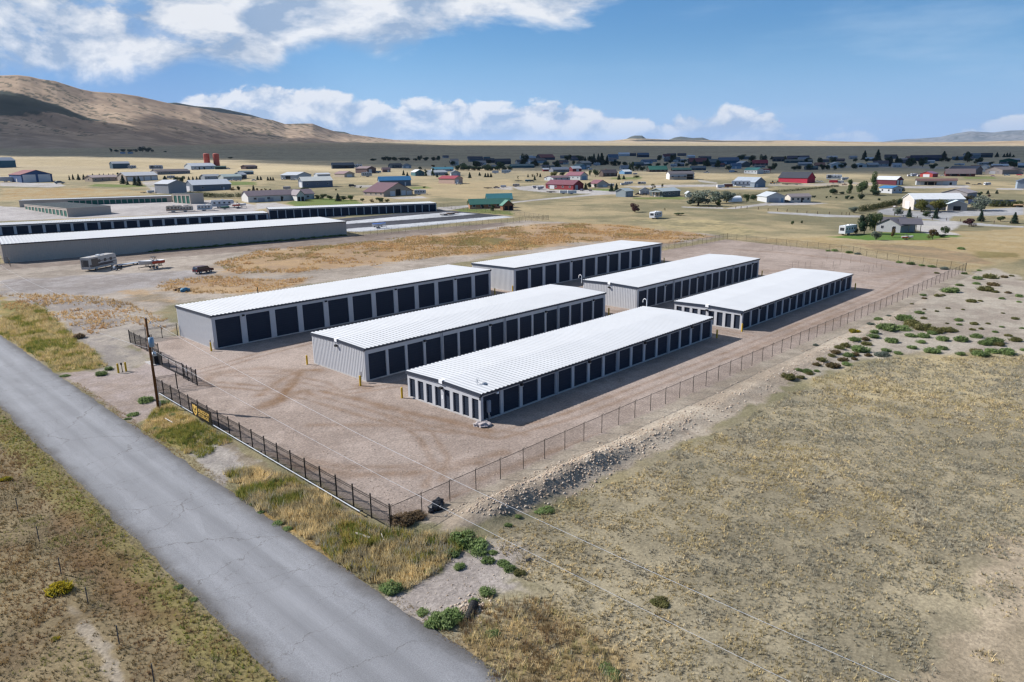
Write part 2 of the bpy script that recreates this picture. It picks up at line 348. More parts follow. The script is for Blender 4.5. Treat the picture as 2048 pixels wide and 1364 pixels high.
PAINT = [  # outline, colour pair, edge softness (m), edge wander (m), strength
 (g2([(1475, 478), (1700, 470), (2048, 455), (2300, 450), (2300, 520), (2048, 520), (1930, 535), (1700, 500), (1460, 476)]), FIELD, alb((174, 152, 112)), 2, 3, .9),
 (g2([(-500, 345), (200, 330), (512, 331), (760, 338), (1000, 341), (1300, 346), (2048, 344), (2600, 340), (2600, 286), (850, 287), (-500, 270)]), PLAIN, PLAIN2, 20, 12, 1),
 (gz('1', [(0, 195), (300, 190), (900, 205), (1600, 230), (2048, 245), (2048, 262), (1300, 258), (500, 245), (0, 245)]), alb((192, 174, 140)), FIELD, 5, 4, .9),
 (gz('3', [(1300, 305), (1850, 318), (2040, 330), (2040, 345), (1500, 355), (1480, 380), (1000, 385), (980, 330)]), alb((192, 174, 140)), FIELD, 3, 3, .9),
 (gz('1', [(0, 425), (700, 420), (1200, 450), (1200, 480), (0, 520)]), FIELD, alb((176, 146, 100)), 3, 3, .9),
 (gz('2', [(1300, 400), (2048, 350), (2048, 480), (1700, 520), (1300, 470)]), alb((188, 168, 132)), FIELD, 3, 3, .9),
 (gz('1', [(760, 390), (1100, 400), (1240, 410), (1000, 420), (700, 410)]), LAWN, LAWN2, 1.5, 1.5, .85),
 (gz('1', [(1840, 370), (2048, 375), (2048, 400), (1840, 402)]), LAWN2, LAWN, 1.5, 1.5, .8),
 (gz('2', [(230, 540), (470, 500), (800, 520), (860, 560), (520, 580), (320, 572)]), LAWN, LAWN2, 1.5, 1.5, .9),
 (gz('2', [(1240, 415), (1360, 410), (1420, 425), (1250, 432)]), LAWN, LAWN2, 1.5, 1, .8),
 (gz('2', [(1600, 600), (1720, 580), (2048, 610), (2048, 640), (1600, 612)]), LAWN, LAWN2, 1.5, 1.5, .85),
 (gz('3', [(960, 500), (1390, 495), (1380, 515), (980, 515)]), LAWN, LAWN2, 1.2, 1.2, .8),
 (gz('3', [(650, 430), (840, 430), (830, 450), (640, 445)]), LAWN, LAWN2, 1.2, 1.2, .8),
 (gz('3', [(790, 340), (1040, 335), (1030, 355), (800, 355)]), LAWN, LAWN2, 1.2, 1.2, .7),
 (gz('4', [(480, 815), (700, 800), (900, 780), (1280, 785), (1560, 808), (1300, 838), (800, 842)]), alb((92, 128, 56)), LAWN, 1.0, 1.0, .95),
 (gz('4', [(1560, 335), (1800, 330), (1830, 350), (1580, 352)]), LAWN2, LAWN, 1.5, 1.5, .7),
 # roads and gravel yards of the village
 (gz('1', [(0, 380), (480, 385), (520, 408), (400, 420), (0, 408)]), ROADC, ROADC2, 1, 1, .9),
 (gz('1', [(1130, 375), (1260, 368), (1260, 400), (1180, 408), (1560, 455), (1250, 470)]), ROADC, ROADC2, 1, 1, .8),
 (gz('1', [(-200, 560), (400, 590), (900, 545), (1380, 535), (1700, 520), (2048, 560), (2048, 610), (1300, 640), (0, 690), (-200, 690)]), alb((196, 190, 188)), alb((178, 172, 170)), 1, 1, .95),
 (gz('2', [(0, 548), (150, 540), (330, 575), (0, 585)]), ROADC, ROADC2, .8, .8, .9),
 (gz('2', [(0, 560), (160, 575), (0, 600)]), ROADC, ROADC2, .8, .8, .9),
 (gz('2', [(760, 400), (960, 402), (900, 420), (800, 420)]), ROADC, ROADC2, .8, .8, .8),
 (gz('2', [(1040, 498), (1330, 490), (1380, 505), (1130, 512)]), ROADC, ROADC2, .8, .8, .8),
 (gz('2', [(1450, 580), (1700, 562), (1720, 575), (1560, 600), (1450, 608)]), ROADC, ROADC2, .8, .8, .9),
 (gz('2', [(1880, 420), (2048, 408), (2048, 440), (1960, 436)]), ROADC, ROADC2, .8, .8, .8),
 (gz('3', [(0, 415), (250, 400), (300, 440), (600, 440), (860, 452), (830, 475), (640, 470), (300, 462), (60, 440)]), ROADC, ROADC2, .8, .8, .95),
 (gz('3', [(180, 515), (640, 472), (830, 472), (640, 485), (260, 518), (0, 545), (0, 535)]), ROADC, ROADC2, .5, .6, .9),
 (gz('3', [(880, 410), (1250, 398), (1650, 395), (1650, 412), (1300, 418), (1000, 420)]), ROADC, ROADC2, .8, .8, .9),
 (gz('3', [(1480, 355), (1640, 380), (1640, 392), (1500, 375)]), ROADC, ROADC2, .8, .8, .7),
 (gz('3', [(1640, 422), (2048, 420), (2048, 436), (1640, 434)]), ROADC, ROADC2, .8, .8, .8),
 (gz('3', [(1690, 590), (2048, 540), (2048, 560), (1800, 590)]), ROADC, ROADC2, .5, .6, .95),
 (gz('4', [(0, 548), (120, 538), (340, 538), (480, 545), (360, 556), (0, 565)]), ROADC, ROADC2, .5, .6, .95),
 (gz('3', [(1360, 572), (1690, 580), (1690, 590), (1360, 580)]), ROADC, ROADC2, .5, .4, .8),
 (gz('4', [(0, 612), (480, 635), (760, 645), (760, 660), (480, 655), (0, 625)]), alb((188, 188, 190)), ROADC2, .5, .4, .9),
 (gz('4', [(880, 600), (1000, 580), (1080, 605), (1560, 605), (2048, 575), (2048, 640), (1480, 650), (1440, 690), (960, 640), (880, 630)]), alb((176, 176, 178)), alb((160, 160, 162)), .6, .6, .95),
 (gz('4', [(1000, 680), (1440, 685), (1700, 705), (2048, 728), (2048, 740), (1600, 720), (1450, 712), (1000, 690)]), alb((184, 184, 186)), ROADC2, .5, .4, .9),
 (gz('4', [(1160, 700), (1500, 690), (1540, 720), (1440, 770), (1540, 800), (1280, 790), (1160, 745)]), alb((206, 200, 192)), ROADC, .8, .8, .9),
 (gz('4', [(1070, 410), (1600, 402), (1620, 420), (1200, 428), (1060, 425)]), ROADC, ROADC2, .8, .8, .9),
 (gz('4', [(1830, 425), (2048, 425), (2048, 440), (1830, 436)]), ROADC, ROADC2, .8, .8, .9),
 (gz('4', [(0, 390), (900, 375), (900, 405), (300, 412), (0, 405)]), alb((200, 180, 146)), ROADC2, 1, 1, .8),
 (gz('4', [(1180, 245), (1600, 265), (1560, 275), (1000, 262), (480, 262), (480, 250)]), ROADC, ROADC2, 1, 1, .5),
 # lanes of the second storage yard
 (gz('2', [(640, 672), (1445, 600), (1570, 606), (1980, 645), (2048, 652), (740, 775), (640, 700)]), ASPH, ASPH2, .15, .1, 1),
 (gz('2', [(640, 698), (727, 690), (1480, 622), (1560, 616), (1770, 631), (1510, 655), (727, 712), (640, 720)]), CONC, CONC2, .15, .1, 1),
 (gz('2', [(640, 758), (735, 750), (1975, 646), (2066, 656), (830, 775), (740, 772)]), CONC, CONC2, .15, .1, 1),
 (g2([(-200, 470), (0, 469), (692, 430), (692, 434), (0, 474), (-200, 480)]), ASPH, ASPH2, .2, .1, 1),
 # field between the two yards
 (g2([(-300, 530), (0, 527), (694, 471), (1060, 440), (1460, 470), (1330, 492), (1000, 512), (890, 530), (350, 610), (258, 660), (120, 740), (0, 668), (-300, 560)]), alb((184, 172, 160)), alb((160, 148, 136)), 2, 2, .95),
 (g2([(0, 528), (694, 471), (1010, 444), (1010, 452), (700, 487), (0, 541)]), alb((150, 136, 126)), alb((132, 118, 108)), 1, 1, .9),
 (g2([(425, 528), (520, 500), (700, 487), (850, 470), (1040, 452), (1150, 447), (1250, 452), (1420, 472), (1340, 488), (1200, 482), (1050, 500), (880, 512), (780, 528), (600, 545), (470, 548)]), ORANGE, ORANGE2, 2.5, 5.5, .85),
 (g2([(840, 484), (960, 472), (1090, 486), (1080, 494), (900, 490)]), alb((138, 118, 68)), OLIVE2, 1.5, 2, .8),
 (g2([(300, 565), (420, 552), (560, 560), (640, 552), (560, 580), (440, 588), (330, 584)]), ORANGE, ORANGE2, 1.5, 3, .8),
 (g2([(0, 588), (110, 588), (240, 598), (330, 640), (330, 658), (250, 650), (190, 668), (110, 655), (0, 612)]), ORANGE, DULL, 1.5, 3, .75),
 (g2([(250, 580), (330, 590), (345, 605), (270, 605)]), ORANGE, DULL, 1, 2, .7),
 (g2([(0, 560), (260, 545), (390, 540), (430, 548), (390, 560), (260, 580), (200, 592), (0, 585)]), alb((170, 164, 162)), GREY2, 1.5, 2, .9),
 # bare strip and fields beyond the wire fence on the right
 (g2([(1700, 487), (1850, 492), (1960, 512), (1990, 530), (1930, 526), (1750, 500)]), alb((166, 140, 110)), DULL, 1.2, 1.5, .8),
 (g2([(1945, 502), (2040, 506), (2040, 514), (1960, 516)]), OLIVE, OLIVE2, 1, 1, .6),
 (g2([(1260, 440), (1440, 440), (1530, 465), (1470, 476), (1330, 455)]), alb((186, 170, 128)), FIELD2, 2, 2, .8),
 (g2([(1545, 752), (1700, 668), (1780, 620), (1932, 548), (1990, 535), (2048, 560), (2300, 600), (2300, 720), (2048, 708), (1860, 706), (1745, 712), (1640, 750), (1590, 765)]), alb((184, 174, 160)), alb((162, 150, 138)), 1.0, 1.5, .95),
 # berm strip outside the wire fence
 ([(29.5, 42), (60, 42), (120, 41), (190, 40), (185, 36.8), (120, 34.0), (86, 33.2), (62, 32.5), (48, 33.2), (38, 34.4), (31, 36.5)], alb((190, 177, 160)), alb((166, 152, 136)), .5, .7, .95),
 # yard and drive
 (YARD_POLY, YARD, YARD2, .35, .35, 1),
 ([(22.9, 106.5), (27, 103.5), (31, 101), (36, 106), (36, 92), (33.4, 86), (28.3, 87), (27.4, 83), (26, 79.5), (22.9, 78.5)], alb((178, 164, 158)), YARD2, .5, .5, 1),
 (g2([(0, 585), (200, 592), (345, 640), (356, 672), (258, 690), (300, 722), (250, 748), (185, 740), (180, 700), (100, 650), (0, 612)]), alb((178, 168, 156)), GREY2, 1, 1.6, .9),
 # road verges and foreground
 ([(22.9, 76.5), (26.5, 82.5), (28, 84), (28, 72), (26.3, 70.5), (23.4, 67)], alb((168, 152, 100)), OLIVE, .5, .6, .9),
 (g2([(447, 946), (510, 930), (640, 985), (760, 1060), (850, 1072), (960, 1080), (900, 1130), (800, 1175), (720, 1150), (600, 1075), (520, 1020)]), alb((176, 146, 92)), alb((140, 116, 70)), .5, .8, .9),
 (g2([(378, 900), (440, 878), (520, 925), (470, 940), (450, 972), (420, 950)]), alb((176, 168, 160)), GREY2, .4, .5, .95),
 (g2([(440, 870), (520, 925), (640, 985), (775, 1058), (770, 1072), (640, 1010), (520, 945), (440, 890)]), DULL, DULL2, .3, .5, .7),
 (g2([(775, 1190), (830, 1168), (880, 1140), (905, 1110), (960, 1100), (1040, 1066), (1090, 1100), (1080, 1140), (1020, 1160), (1060, 1190), (990, 1180), (950, 1210), (880, 1235), (835, 1255)]), alb((190, 180, 172)), alb((168, 158, 152)), .4, .6, .95),
 (g2([(965, 1085), (1030, 1072), (1048, 1085), (1000, 1105)]), alb((212, 204, 196)), PALE, .3, .4, .8),
 (g2([(1000, 1065), (1150, 1000), (1300, 930), (1560, 800), (1800, 720), (2048, 712), (2300, 760), (2300, 1700), (1000, 1600), (960, 1364), (880, 1300), (900, 1240), (1090, 1180)]), STRAW, STRAW2, 1.2, 1.5, .9),
 (g2([(1600, 760), (1800, 712), (2048, 712), (2048, 860), (1800, 830)]), alb((196, 178, 138)), STRAW, 2, 3, .6),
 (g2([(1850, 1210), (1950, 1160), (2048, 1075), (2300, 1000), (2300, 1700), (1740, 1700), (1790, 1364), (1830, 1290)]), SAND, SAND2, .8, 2.6, .5),
 (g2([(1000, 1250), (1100, 1210), (1250, 1300), (1300, 1400), (1050, 1400), (930, 1300)]), alb((160, 138, 98)), alb((134, 112, 78)), 1, 1.5, .7),
 ([(14.2, 130), (14.2, -20), (-60, -20), (-60, 130)], alb((150, 134, 104)), alb((122, 106, 82)), .3, .3, 1),
 ([(14.1, 130), (14.1, -20), (11.8, -20), (11.8, 130)], alb((138, 128, 82)), OLIVE, .5, .5, .7),
 (g2([(90, 1060), (150, 1010), (260, 1130), (330, 1230), (250, 1240), (160, 1130)]), alb((118, 92, 66)), alb((100, 80, 58)), .8, 1, .7),
 (g2([(122, 1200), (140, 1205), (215, 1290), (260, 1380), (235, 1380), (190, 1300)]), alb((176, 164, 148)), DULL, .2, .3, .8),
 ([(22.6, 140), (22.6, 107.5), (27.5, 104.5), (29.5, 110), (30, 125), (34, 160), (30, 180)], alb((166, 142, 84)), OLIVE, .8, 1.2, .9),
]
BERM = [(29, 0), (31, .15), (34, .75), (38, .6), (41, .45), (44, .6), (48, .5), (53, .5), (62, .28), (86, .22), (100, .3), (118, .25), (135, .1), (150, 0)]
BERM_V = [(29, 36.6), (38, 36.2), (44, 36.0), (52, 36.0), (65, 35.4), (100, 35.4), (118, 34.6), (150, 34.4)]
def relief(x, y):
    """small unevenness on top of the terrain"""
    D, X = heading(x, y)
    bu = np.array(BERM); bv = np.array(BERM_V)
    h = np.interp(x, bu[:, 0], bu[:, 1], left=0, right=0); vc = np.interp(x, bv[:, 0], bv[:, 1])
    n = fbm(x, y, 3.0, 4, 31)
    b = h * np.exp(-((y - vc) / 1.5) ** 2) * (0.35 + 1.25 * n)
    b += 0.16 * h * np.exp(-((y - vc) / 2.0) ** 2) * (fbm(x, y, .7, 3, 77) - .5)
    for mx_, my_, mr_, mh_ in ((34.3, 37.0, 1.7, .7), (37.6, 36.6, 1.5, 1.0), (40.6, 36.1, 1.4, .8), (43.8, 36.4, 1.7, 1.1), (47.2, 35.9, 1.5, .9), (50.6, 36.0, 1.5, .6)):
        b += mh_ * .62 * np.exp(-(((x - mx_) / mr_ / 1.15) ** 2 + ((y - my_) / mr_) ** 2)) * (.75 + .5 * n)
    yard = sst(poly_sd(x, y, YARD_POLY), -2.5, -0.5)
    road = sst(np.abs(x - 18.5), 7.5, 4.6)
    und = (fbm(x, y, 14.0, 4, 5) - .5) * 0.5 + (fbm(x, y, 2.2, 3, 8) - .5) * 0.16
    near = sst(D, 700, 120)
    ditch = -0.35 * np.exp(-((x - 25.2) / 1.1) ** 2) * ((y > 44) & (y < 70)) - 0.3 * np.exp(-((x - 11) / 1.6) ** 2)
    return b + (und * 0.6 * near + ditch) * (1 - yard) * (1 - road) - 0.02 * road
def ground_z(x, y):
    x = np.atleast_1d(np.asarray(x, float)); y = np.atleast_1d(np.asarray(y, float)); return terrain(x, y) + relief(x, y)
def gpt(x, y):
    return Vector((float(x), float(y), float(ground_z(x, y)[0])))
def paint_ground(x, y):
    D, X = heading(x, y)
    n0 = fbm(x, y, 60, 4, 3); n1 = fbm(x, y, 9, 4, 4); n2 = fbm(x, y, 1.7, 3, 6); n3 = fbm(x, y, 260, 3, 9)
    m = sst(n0 * .5 + n1 * .3 + n3 * .2, .38, .62)[:, None]
    c = np.array(FIELD) * m + np.array(FIELD2) * (1 - m)
    far = sst(D, 500, 900)[:, None]; m2 = sst(n3 * .7 + n0 * .3, .4, .6)[:, None]
    c = c * (1 - far) + (np.array(PLAIN) * m2 + np.array(PLAIN2) * (1 - m2)) * far
    mixn = sst(n1 * .6 + n2 * .4, .36, .64)
    for poly, a, b, soft, wob, st in PAINT:
        P = np.array([p[:2] for p in poly]); mg = soft + wob * 2
        sel = np.where((x > P[:, 0].min() - mg) & (x < P[:, 0].max() + mg) & (y > P[:, 1].min() - mg) & (y < P[:, 1].max() + mg))[0]
        if not len(sel): continue
        xs, ys = x[sel], y[sel]
        d = poly_sd(xs, ys, P) + (fbm(xs, ys, max(1.2, wob * 2.2), 4, 40 + len(poly)) - .5) * 3.2 * wob + (n2[sel] - .5) * wob
        w = (sst(d, -soft, soft) * st)[:, None]; mm = mixn[sel][:, None]
        c[sel] = c[sel] * (1 - w) + (np.array(a) * mm + np.array(b) * (1 - mm)) * w
    # tyre tracks and darker damp strokes worn into the yard
    sel = np.where((poly_sd(x, y, YARD_POLY) > .3) & (D < 260))[0]
    xs, ys = x[sel], y[sel]
    tr = np.zeros(len(sel))
    for path, wd, k in TRACKS:
        P = np.array(path); d = np.full(len(sel), 1e9)
        for a, b in zip(P[:-1], P[1:]):
            e = b - a; t = np.clip(((xs - a[0]) * e[0] + (ys - a[1]) * e[1]) / (e @ e), 0, 1)
            d = np.minimum(d, np.hypot(xs - a[0] - e[0] * t, ys - a[1] - e[1] * t))
        tr = np.maximum(tr, k * np.exp(-((d + (fbm(xs, ys, 2.0, 3, 12) - .5) * wd * 1.5) / wd) ** 2))
    tr *= 0.35 + 0.9 * fbm(xs, ys, 1.3, 3, 15)
    tr = np.minimum(1, tr * 1.35); dirt = np.array(alb((140, 112, 88)))
    c[sel] = c[sel] * (1 - tr[:, None]) + dirt * tr[:, None]
    # furrow-like lines across the far plain
    ln = sst(fbm(x * .15, D, 40, 3, 21), .45, .7) * sst(D, 900, 1500)
    c *= (1 - .18 * ln)[:, None]
    return c
TRACKS = [
 (g2([(600, 745), (560, 800), (515, 815)]), .9, .75), (g2([(520, 790), (560, 760), (600, 742), (640, 740)]), .8, .6), (g2([(555, 800), (610, 780), (635, 797)]), .8, .6),
 (g2([(640, 782), (720, 800), (800, 822), (880, 838), (960, 858), (985, 862)]), .7, .6), (g2([(720, 770), (735, 775)]), .8, .5),
 (g2([(620, 850), (760, 850), (900, 852), (980, 858), (1050, 868)]), .5, .35), (g2([(560, 925), (700, 950), (850, 945), (960, 925)]), .7, .45), (g2([(520, 905), (700, 935), (900, 930), (1010, 905)]), .6, .35),
 (g2([(390, 770), (440, 745), (530, 735), (600, 745)]), .9, .35), (g2([(900, 1000), (1010, 965), (1160, 900), (1330, 835)]), .7, .45), (g2([(960, 958), (1100, 905), (1300, 835), (1560, 720)]), .6, .4),
 (g2([(1500, 700), (1650, 640), (1800, 575), (1850, 545)]), .9, .3), (g2([(1480, 712), (1640, 652), (1800, 587)]), .7, .3), (g2([(1700, 560), (1780, 550), (1850, 530)]), 1.5, .3), (g2([(1480, 500), (1560, 505), (1700, 520), (1800, 535)]), 1.5, .3),
]
for _o in (0.0, 1.7):      # wheel paths: loops round the ends of the buildings and along the lanes
    TRACKS += [([(34 + _o, 86), (37 + _o, 80), (39.5 + _o, 72), (40.5 + _o, 64), (42 + _o, 55), (46, 48.5 - _o), (56, 46.5 - _o), (90, 45.6 - _o), (150, 44.6 - _o), (172, 46 - _o)], .36, .42), ([(35, 92 + _o), (40, 92.5 + _o), (46, 94 + _o), (60, 95.5 + _o), (98, 96 + _o)], .36, .4), ([(36, 90 + _o), (41 + _o, 84), (43 + _o, 76), (44, 70 + _o), (50, 67.6 + _o), (70, 67.5 + _o), (98, 67.5 + _o)], .36, .38),
               ([(34.5 + _o, 44), (38 + _o, 47), (41 + _o, 53), (42.5 + _o, 60), (42 + _o, 68), (39 + _o, 78)], .34, .4), ([(100 + _o, 47), (101 + _o, 70), (100.5 + _o, 98)], .36, .36), ([(160 + _o, 46), (164 + _o, 70), (162 + _o, 100), (150, 106 + _o)], .5, .34)]
# ------------------------------------------------------------------ ground mesh: one sheet to the horizon, finer where it is nearer
_a_in = np.linspace(-0.76, 0.76, 900); _a_out = np.linspace(0.76, 2 * math.pi - 0.76, 90)[1:-1]
ANG = np.concatenate([_a_in, _a_out])
def rads(a, b, q): return np.exp(np.linspace(math.log(a), math.log(b), max(2, int(math.log(b / a) / q))))
RAD = np.concatenate([[4, 9, 15, 20, 25], rads(29, 460, .0031), rads(460, 1600, .0065)[1:], rads(1600, 14000, .018)[1:], [20000, 30000, 42000]])
A, Rr = np.meshgrid(ANG, RAD); fx_ = Rr * np.cos(A); rx_ = -Rr * np.sin(A)
gx = (fx_ * hx + rx_ * hy).ravel(); gy = (fx_ * hy - rx_ * hx).ravel()
gzv = ground_z(gx, gy); gcol = paint_ground(gx, gy)
nA, nR = len(ANG), len(RAD)
i0 = (np.arange(nR - 1)[:, None] * nA + np.arange(nA)[None, :]); i1 = (np.arange(nR - 1)[:, None] * nA + (np.arange(nA)[None, :] + 1) % nA)
quads = np.stack([i0, i1, i1 + nA, i0 + nA], -1).reshape(-1, 4)[:, ::-1]
def ground_material():
    m, nt, p = new_mat('ground_soil')
    L = nt.links.new; N = nt.nodes.new
    a = N('ShaderNodeAttribute'); a.attribute_name = 'Col'
    t = N('ShaderNodeTexCoord')
    def noise(sc, det=6, r=.65):
        n = N('ShaderNodeTexNoise'); n.inputs['Scale'].default_value = sc; n.inputs['Detail'].default_value = det; n.inputs['Roughness'].default_value = r; L(t.outputs['Object'], n.inputs['Vector']); return n.outputs[0]
    def rng(x, a0, b0, c0, d0):
        n = N('ShaderNodeMapRange'); n.inputs[1].default_value = a0; n.inputs[2].default_value = b0; n.inputs[3].default_value = c0; n.inputs[4].default_value = d0; L(x, n.inputs[0]); return n.outputs[0]
    def mul(x, y):
        n = N('ShaderNodeMath'); n.operation = 'MULTIPLY'; L(x, n.inputs[0]); L(y, n.inputs[1]); return n.outputs[0]
    g = mul(mul(rng(noise(4.5, 5, .7), .3, .7, .74, 1.26), rng(noise(.55, 6, .7), .3, .7, .88, 1.12)), rng(noise(.035, 6, .65), .3, .7, .88, 1.12))
    pebble = N('ShaderNodeTexVoronoi'); pebble.inputs['Scale'].default_value = 6.0; L(t.outputs['Object'], pebble.inputs['Vector'])
    sx = N('ShaderNodeSeparateXYZ'); L(pebble.outputs['Color'], sx.inputs[0])
    g = mul(g, rng(sx.outputs[0], 0, 1, .86, 1.14))
    v = N('ShaderNodeVectorMath'); v.operation = 'SCALE'; L(a.outputs['Color'], v.inputs[0]); L(g, v.inputs['Scale']); L(v.outputs[0], p.inputs['Base Color'])
    p.inputs['Roughness'].default_value = .95; p.inputs['Specular IOR Level'].default_value = .1
    b = N('ShaderNodeBump'); b.inputs['Strength'].default_value = .55; b.inputs['Distance'].default_value = .12
    L(noise(5.0, 6, .75), b.inputs['Height']); L(b.outputs[0], p.inputs['Normal'])
    return m
gme = np_mesh('ground', np.stack([gx, gy, gzv], -1), quads, ground_material(), gcol, smooth=True)
tag(link('ground', gme), kind='structure')

# ------------------------------------------------------------------ road
def road_material():
    m, nt, p = new_mat('worn_asphalt'); L = nt.links.new; N = nt.nodes.new
    t = N('ShaderNodeTexCoord'); s = N('ShaderNodeSeparateXYZ'); L(t.outputs['Object'], s.inputs[0])
    def noise(sc, det=5, r=.6, vec=None):
        n = N('ShaderNodeTexNoise'); n.inputs['Scale'].default_value = sc; n.inputs['Detail'].default_value = det; n.inputs['Roughness'].default_value = r; L(vec or t.outputs['Object'], n.inputs['Vector']); return n
    def rng(x, a0, b0, c0, d0, sm=False):
        n = N('ShaderNodeMapRange'); n.inputs[1].default_value = a0; n.inputs[2].default_value = b0; n.inputs[3].default_value = c0; n.inputs[4].default_value = d0
        if sm: n.interpolation_type = 'SMOOTHSTEP'
        L(x, n.inputs[0]); return n.outputs[0]
    def mt(op, x, y=None):
        n = N('ShaderNodeMath'); n.operation = op
        for i, q in enumerate((x, y)):
            if q is None: continue
            if isinstance(q, (int, float)): n.inputs[i].default_value = q
            else: L(q, n.inputs[i])
        return n.outputs[0]
    # warped cells make the crack network; a stretched one makes the transverse cracks
    def crack(sx_, sy_, warp, w):
        nz = noise(.5, 5, .65); vm = N('ShaderNodeVectorMath'); vm.operation = 'MULTIPLY_ADD'; L(nz.outputs['Color'], vm.inputs[0]); vm.inputs[1].default_value = (warp, warp, 0); L(t.outputs['Object'], vm.inputs[2])
        mp = N('ShaderNodeMapping'); mp.inputs['Scale'].default_value = (sx_, sy_, 0); L(vm.outputs[0], mp.inputs['Vector'])
        vo = N('ShaderNodeTexVoronoi'); vo.feature = 'DISTANCE_TO_EDGE'; vo.inputs['Scale'].default_value = 1.0; vo.voronoi_dimensions = '2D'; L(mp.outputs[0], vo.inputs['Vector'])
        return rng(vo.outputs['Distance'], 0.0, w, 1, 0)
    c1 = mt('MULTIPLY', crack(.22, .30, 2.2, .009), rng(noise(.13, 3).outputs[0], .45, .62, 0, .75))
    c2 = mt('MULTIPLY', crack(.05, .15, 2.8, .0048), .85)
    ck = mt('MAXIMUM', c1, c2)
    x = mt('ABSOLUTE', mt('SUBTRACT', s.outputs[0], 18.5))
    edge = rng(mt('ADD', x, mt('MULTIPLY', mt('SUBTRACT', noise(.35, 5).outputs[0], .5), 1.4)), 2.9, 4.15, 0, 1, True)
    tone = mt('MULTIPLY', rng(noise(.12, 6, .6).outputs[0], .3, .7, .90, 1.10), rng(noise(14, 4, .7).outputs[0], .3, .7, .76, 1.24))
    wheel = mt('ADD', 1.0, mt('MULTIPLY', mt('COSINE', mt('MULTIPLY', mt('SUBTRACT', s.outputs[0], 18.5), 3.1)), .06))
    tone = mt('MULTIPLY', tone, wheel)
    mpg = N('ShaderNodeMapping'); mpg.inputs['Scale'].default_value = (1.1, .035, 1); L(t.outputs['Object'], mpg.inputs['Vector']); tone = mt('MULTIPLY', tone, rng(noise(1.0, 6, .65, mpg.outputs[0]).outputs[0], .3, .7, .90, 1.10))
    patch = N('ShaderNodeTexVoronoi'); patch.voronoi_dimensions = '2D'; patch.distance = 'CHEBYCHEV'; mp2 = N('ShaderNodeMapping'); mp2.inputs['Scale'].default_value = (.16, .045, 0); L(t.outputs['Object'], mp2.inputs['Vector']); L(mp2.outputs[0], patch.inputs['Vector']); psx = N('ShaderNodeSeparateXYZ'); L(patch.outputs['Color'], psx.inputs[0]); tone = mt('MULTIPLY', tone, rng(psx.outputs[0], .0, 1, .95, 1.05))
    def mix(f, a, b):
        n = N('ShaderNodeMix'); n.data_type = 'RGBA'; L(f, n.inputs[0])
        for i, q in ((6, a), (7, b)):
            if isinstance(q, tuple): n.inputs[i].default_value = q + (1,)
            else: L(q, n.inputs[i])
        return n.outputs[2]
    base = mix(edge, alb((150, 151, 155)), alb((106, 104, 104)))
    v = N('ShaderNodeVectorMath'); v.operation = 'SCALE'; L(base, v.inputs[0]); L(tone, v.inputs['Scale'])
    L(mix(ck, v.outputs[0], alb((106, 103, 101))), p.inputs['Base Color'])
    p.inputs['Roughness'].default_value = .88; p.inputs['Specular IOR Level'].default_value = .2
    b = N('ShaderNodeBump'); b.inputs['Strength'].default_value = .35; b.inputs['Distance'].default_value = .03; L(noise(30, 3, .7).outputs[0], b.inputs['Height']); L(b.outputs[0], p.inputs['Normal'])
    return m
rv_ = np.arange(-60, 420, .5); sect = np.array([14.35, 14.8, 16.5, 18.5, 20.5, 22.2, 22.65])
RX = np.repeat(sect[None, :], len(rv_), 0); RY = np.repeat(rv_[:, None], len(sect), 1)
wl_ = (fbm(RY[:, 0] * 0 + 3, RY[:, 0], 2.5, 4, 61) - .5) * .75; wr_ = (fbm(RY[:, 0] * 0 + 9, RY[:, 0], 2.5, 4, 62) - .5) * .75
RX[:, 0] += wl_; RX[:, 1] += wl_ * .5; RX[:, -1] += wr_; RX[:, -2] += wr_ * .5
RZ = terrain(RX, RY) + np.array([.004, .03, .06, .08, .06, .03, .004])[None, :]
ni, nj = RX.shape; ii = np.arange(ni - 1)[:, None] * nj + np.arange(nj - 1)[None, :]
rq = np.stack([ii, ii + 1, ii + nj + 1, ii + nj], -1).reshape(-1, 4)
tag(link('road', np_mesh('road', np.stack([RX.ravel(), RY.ravel(), RZ.ravel()], -1), rq, road_material(), smooth=True)), kind='structure')

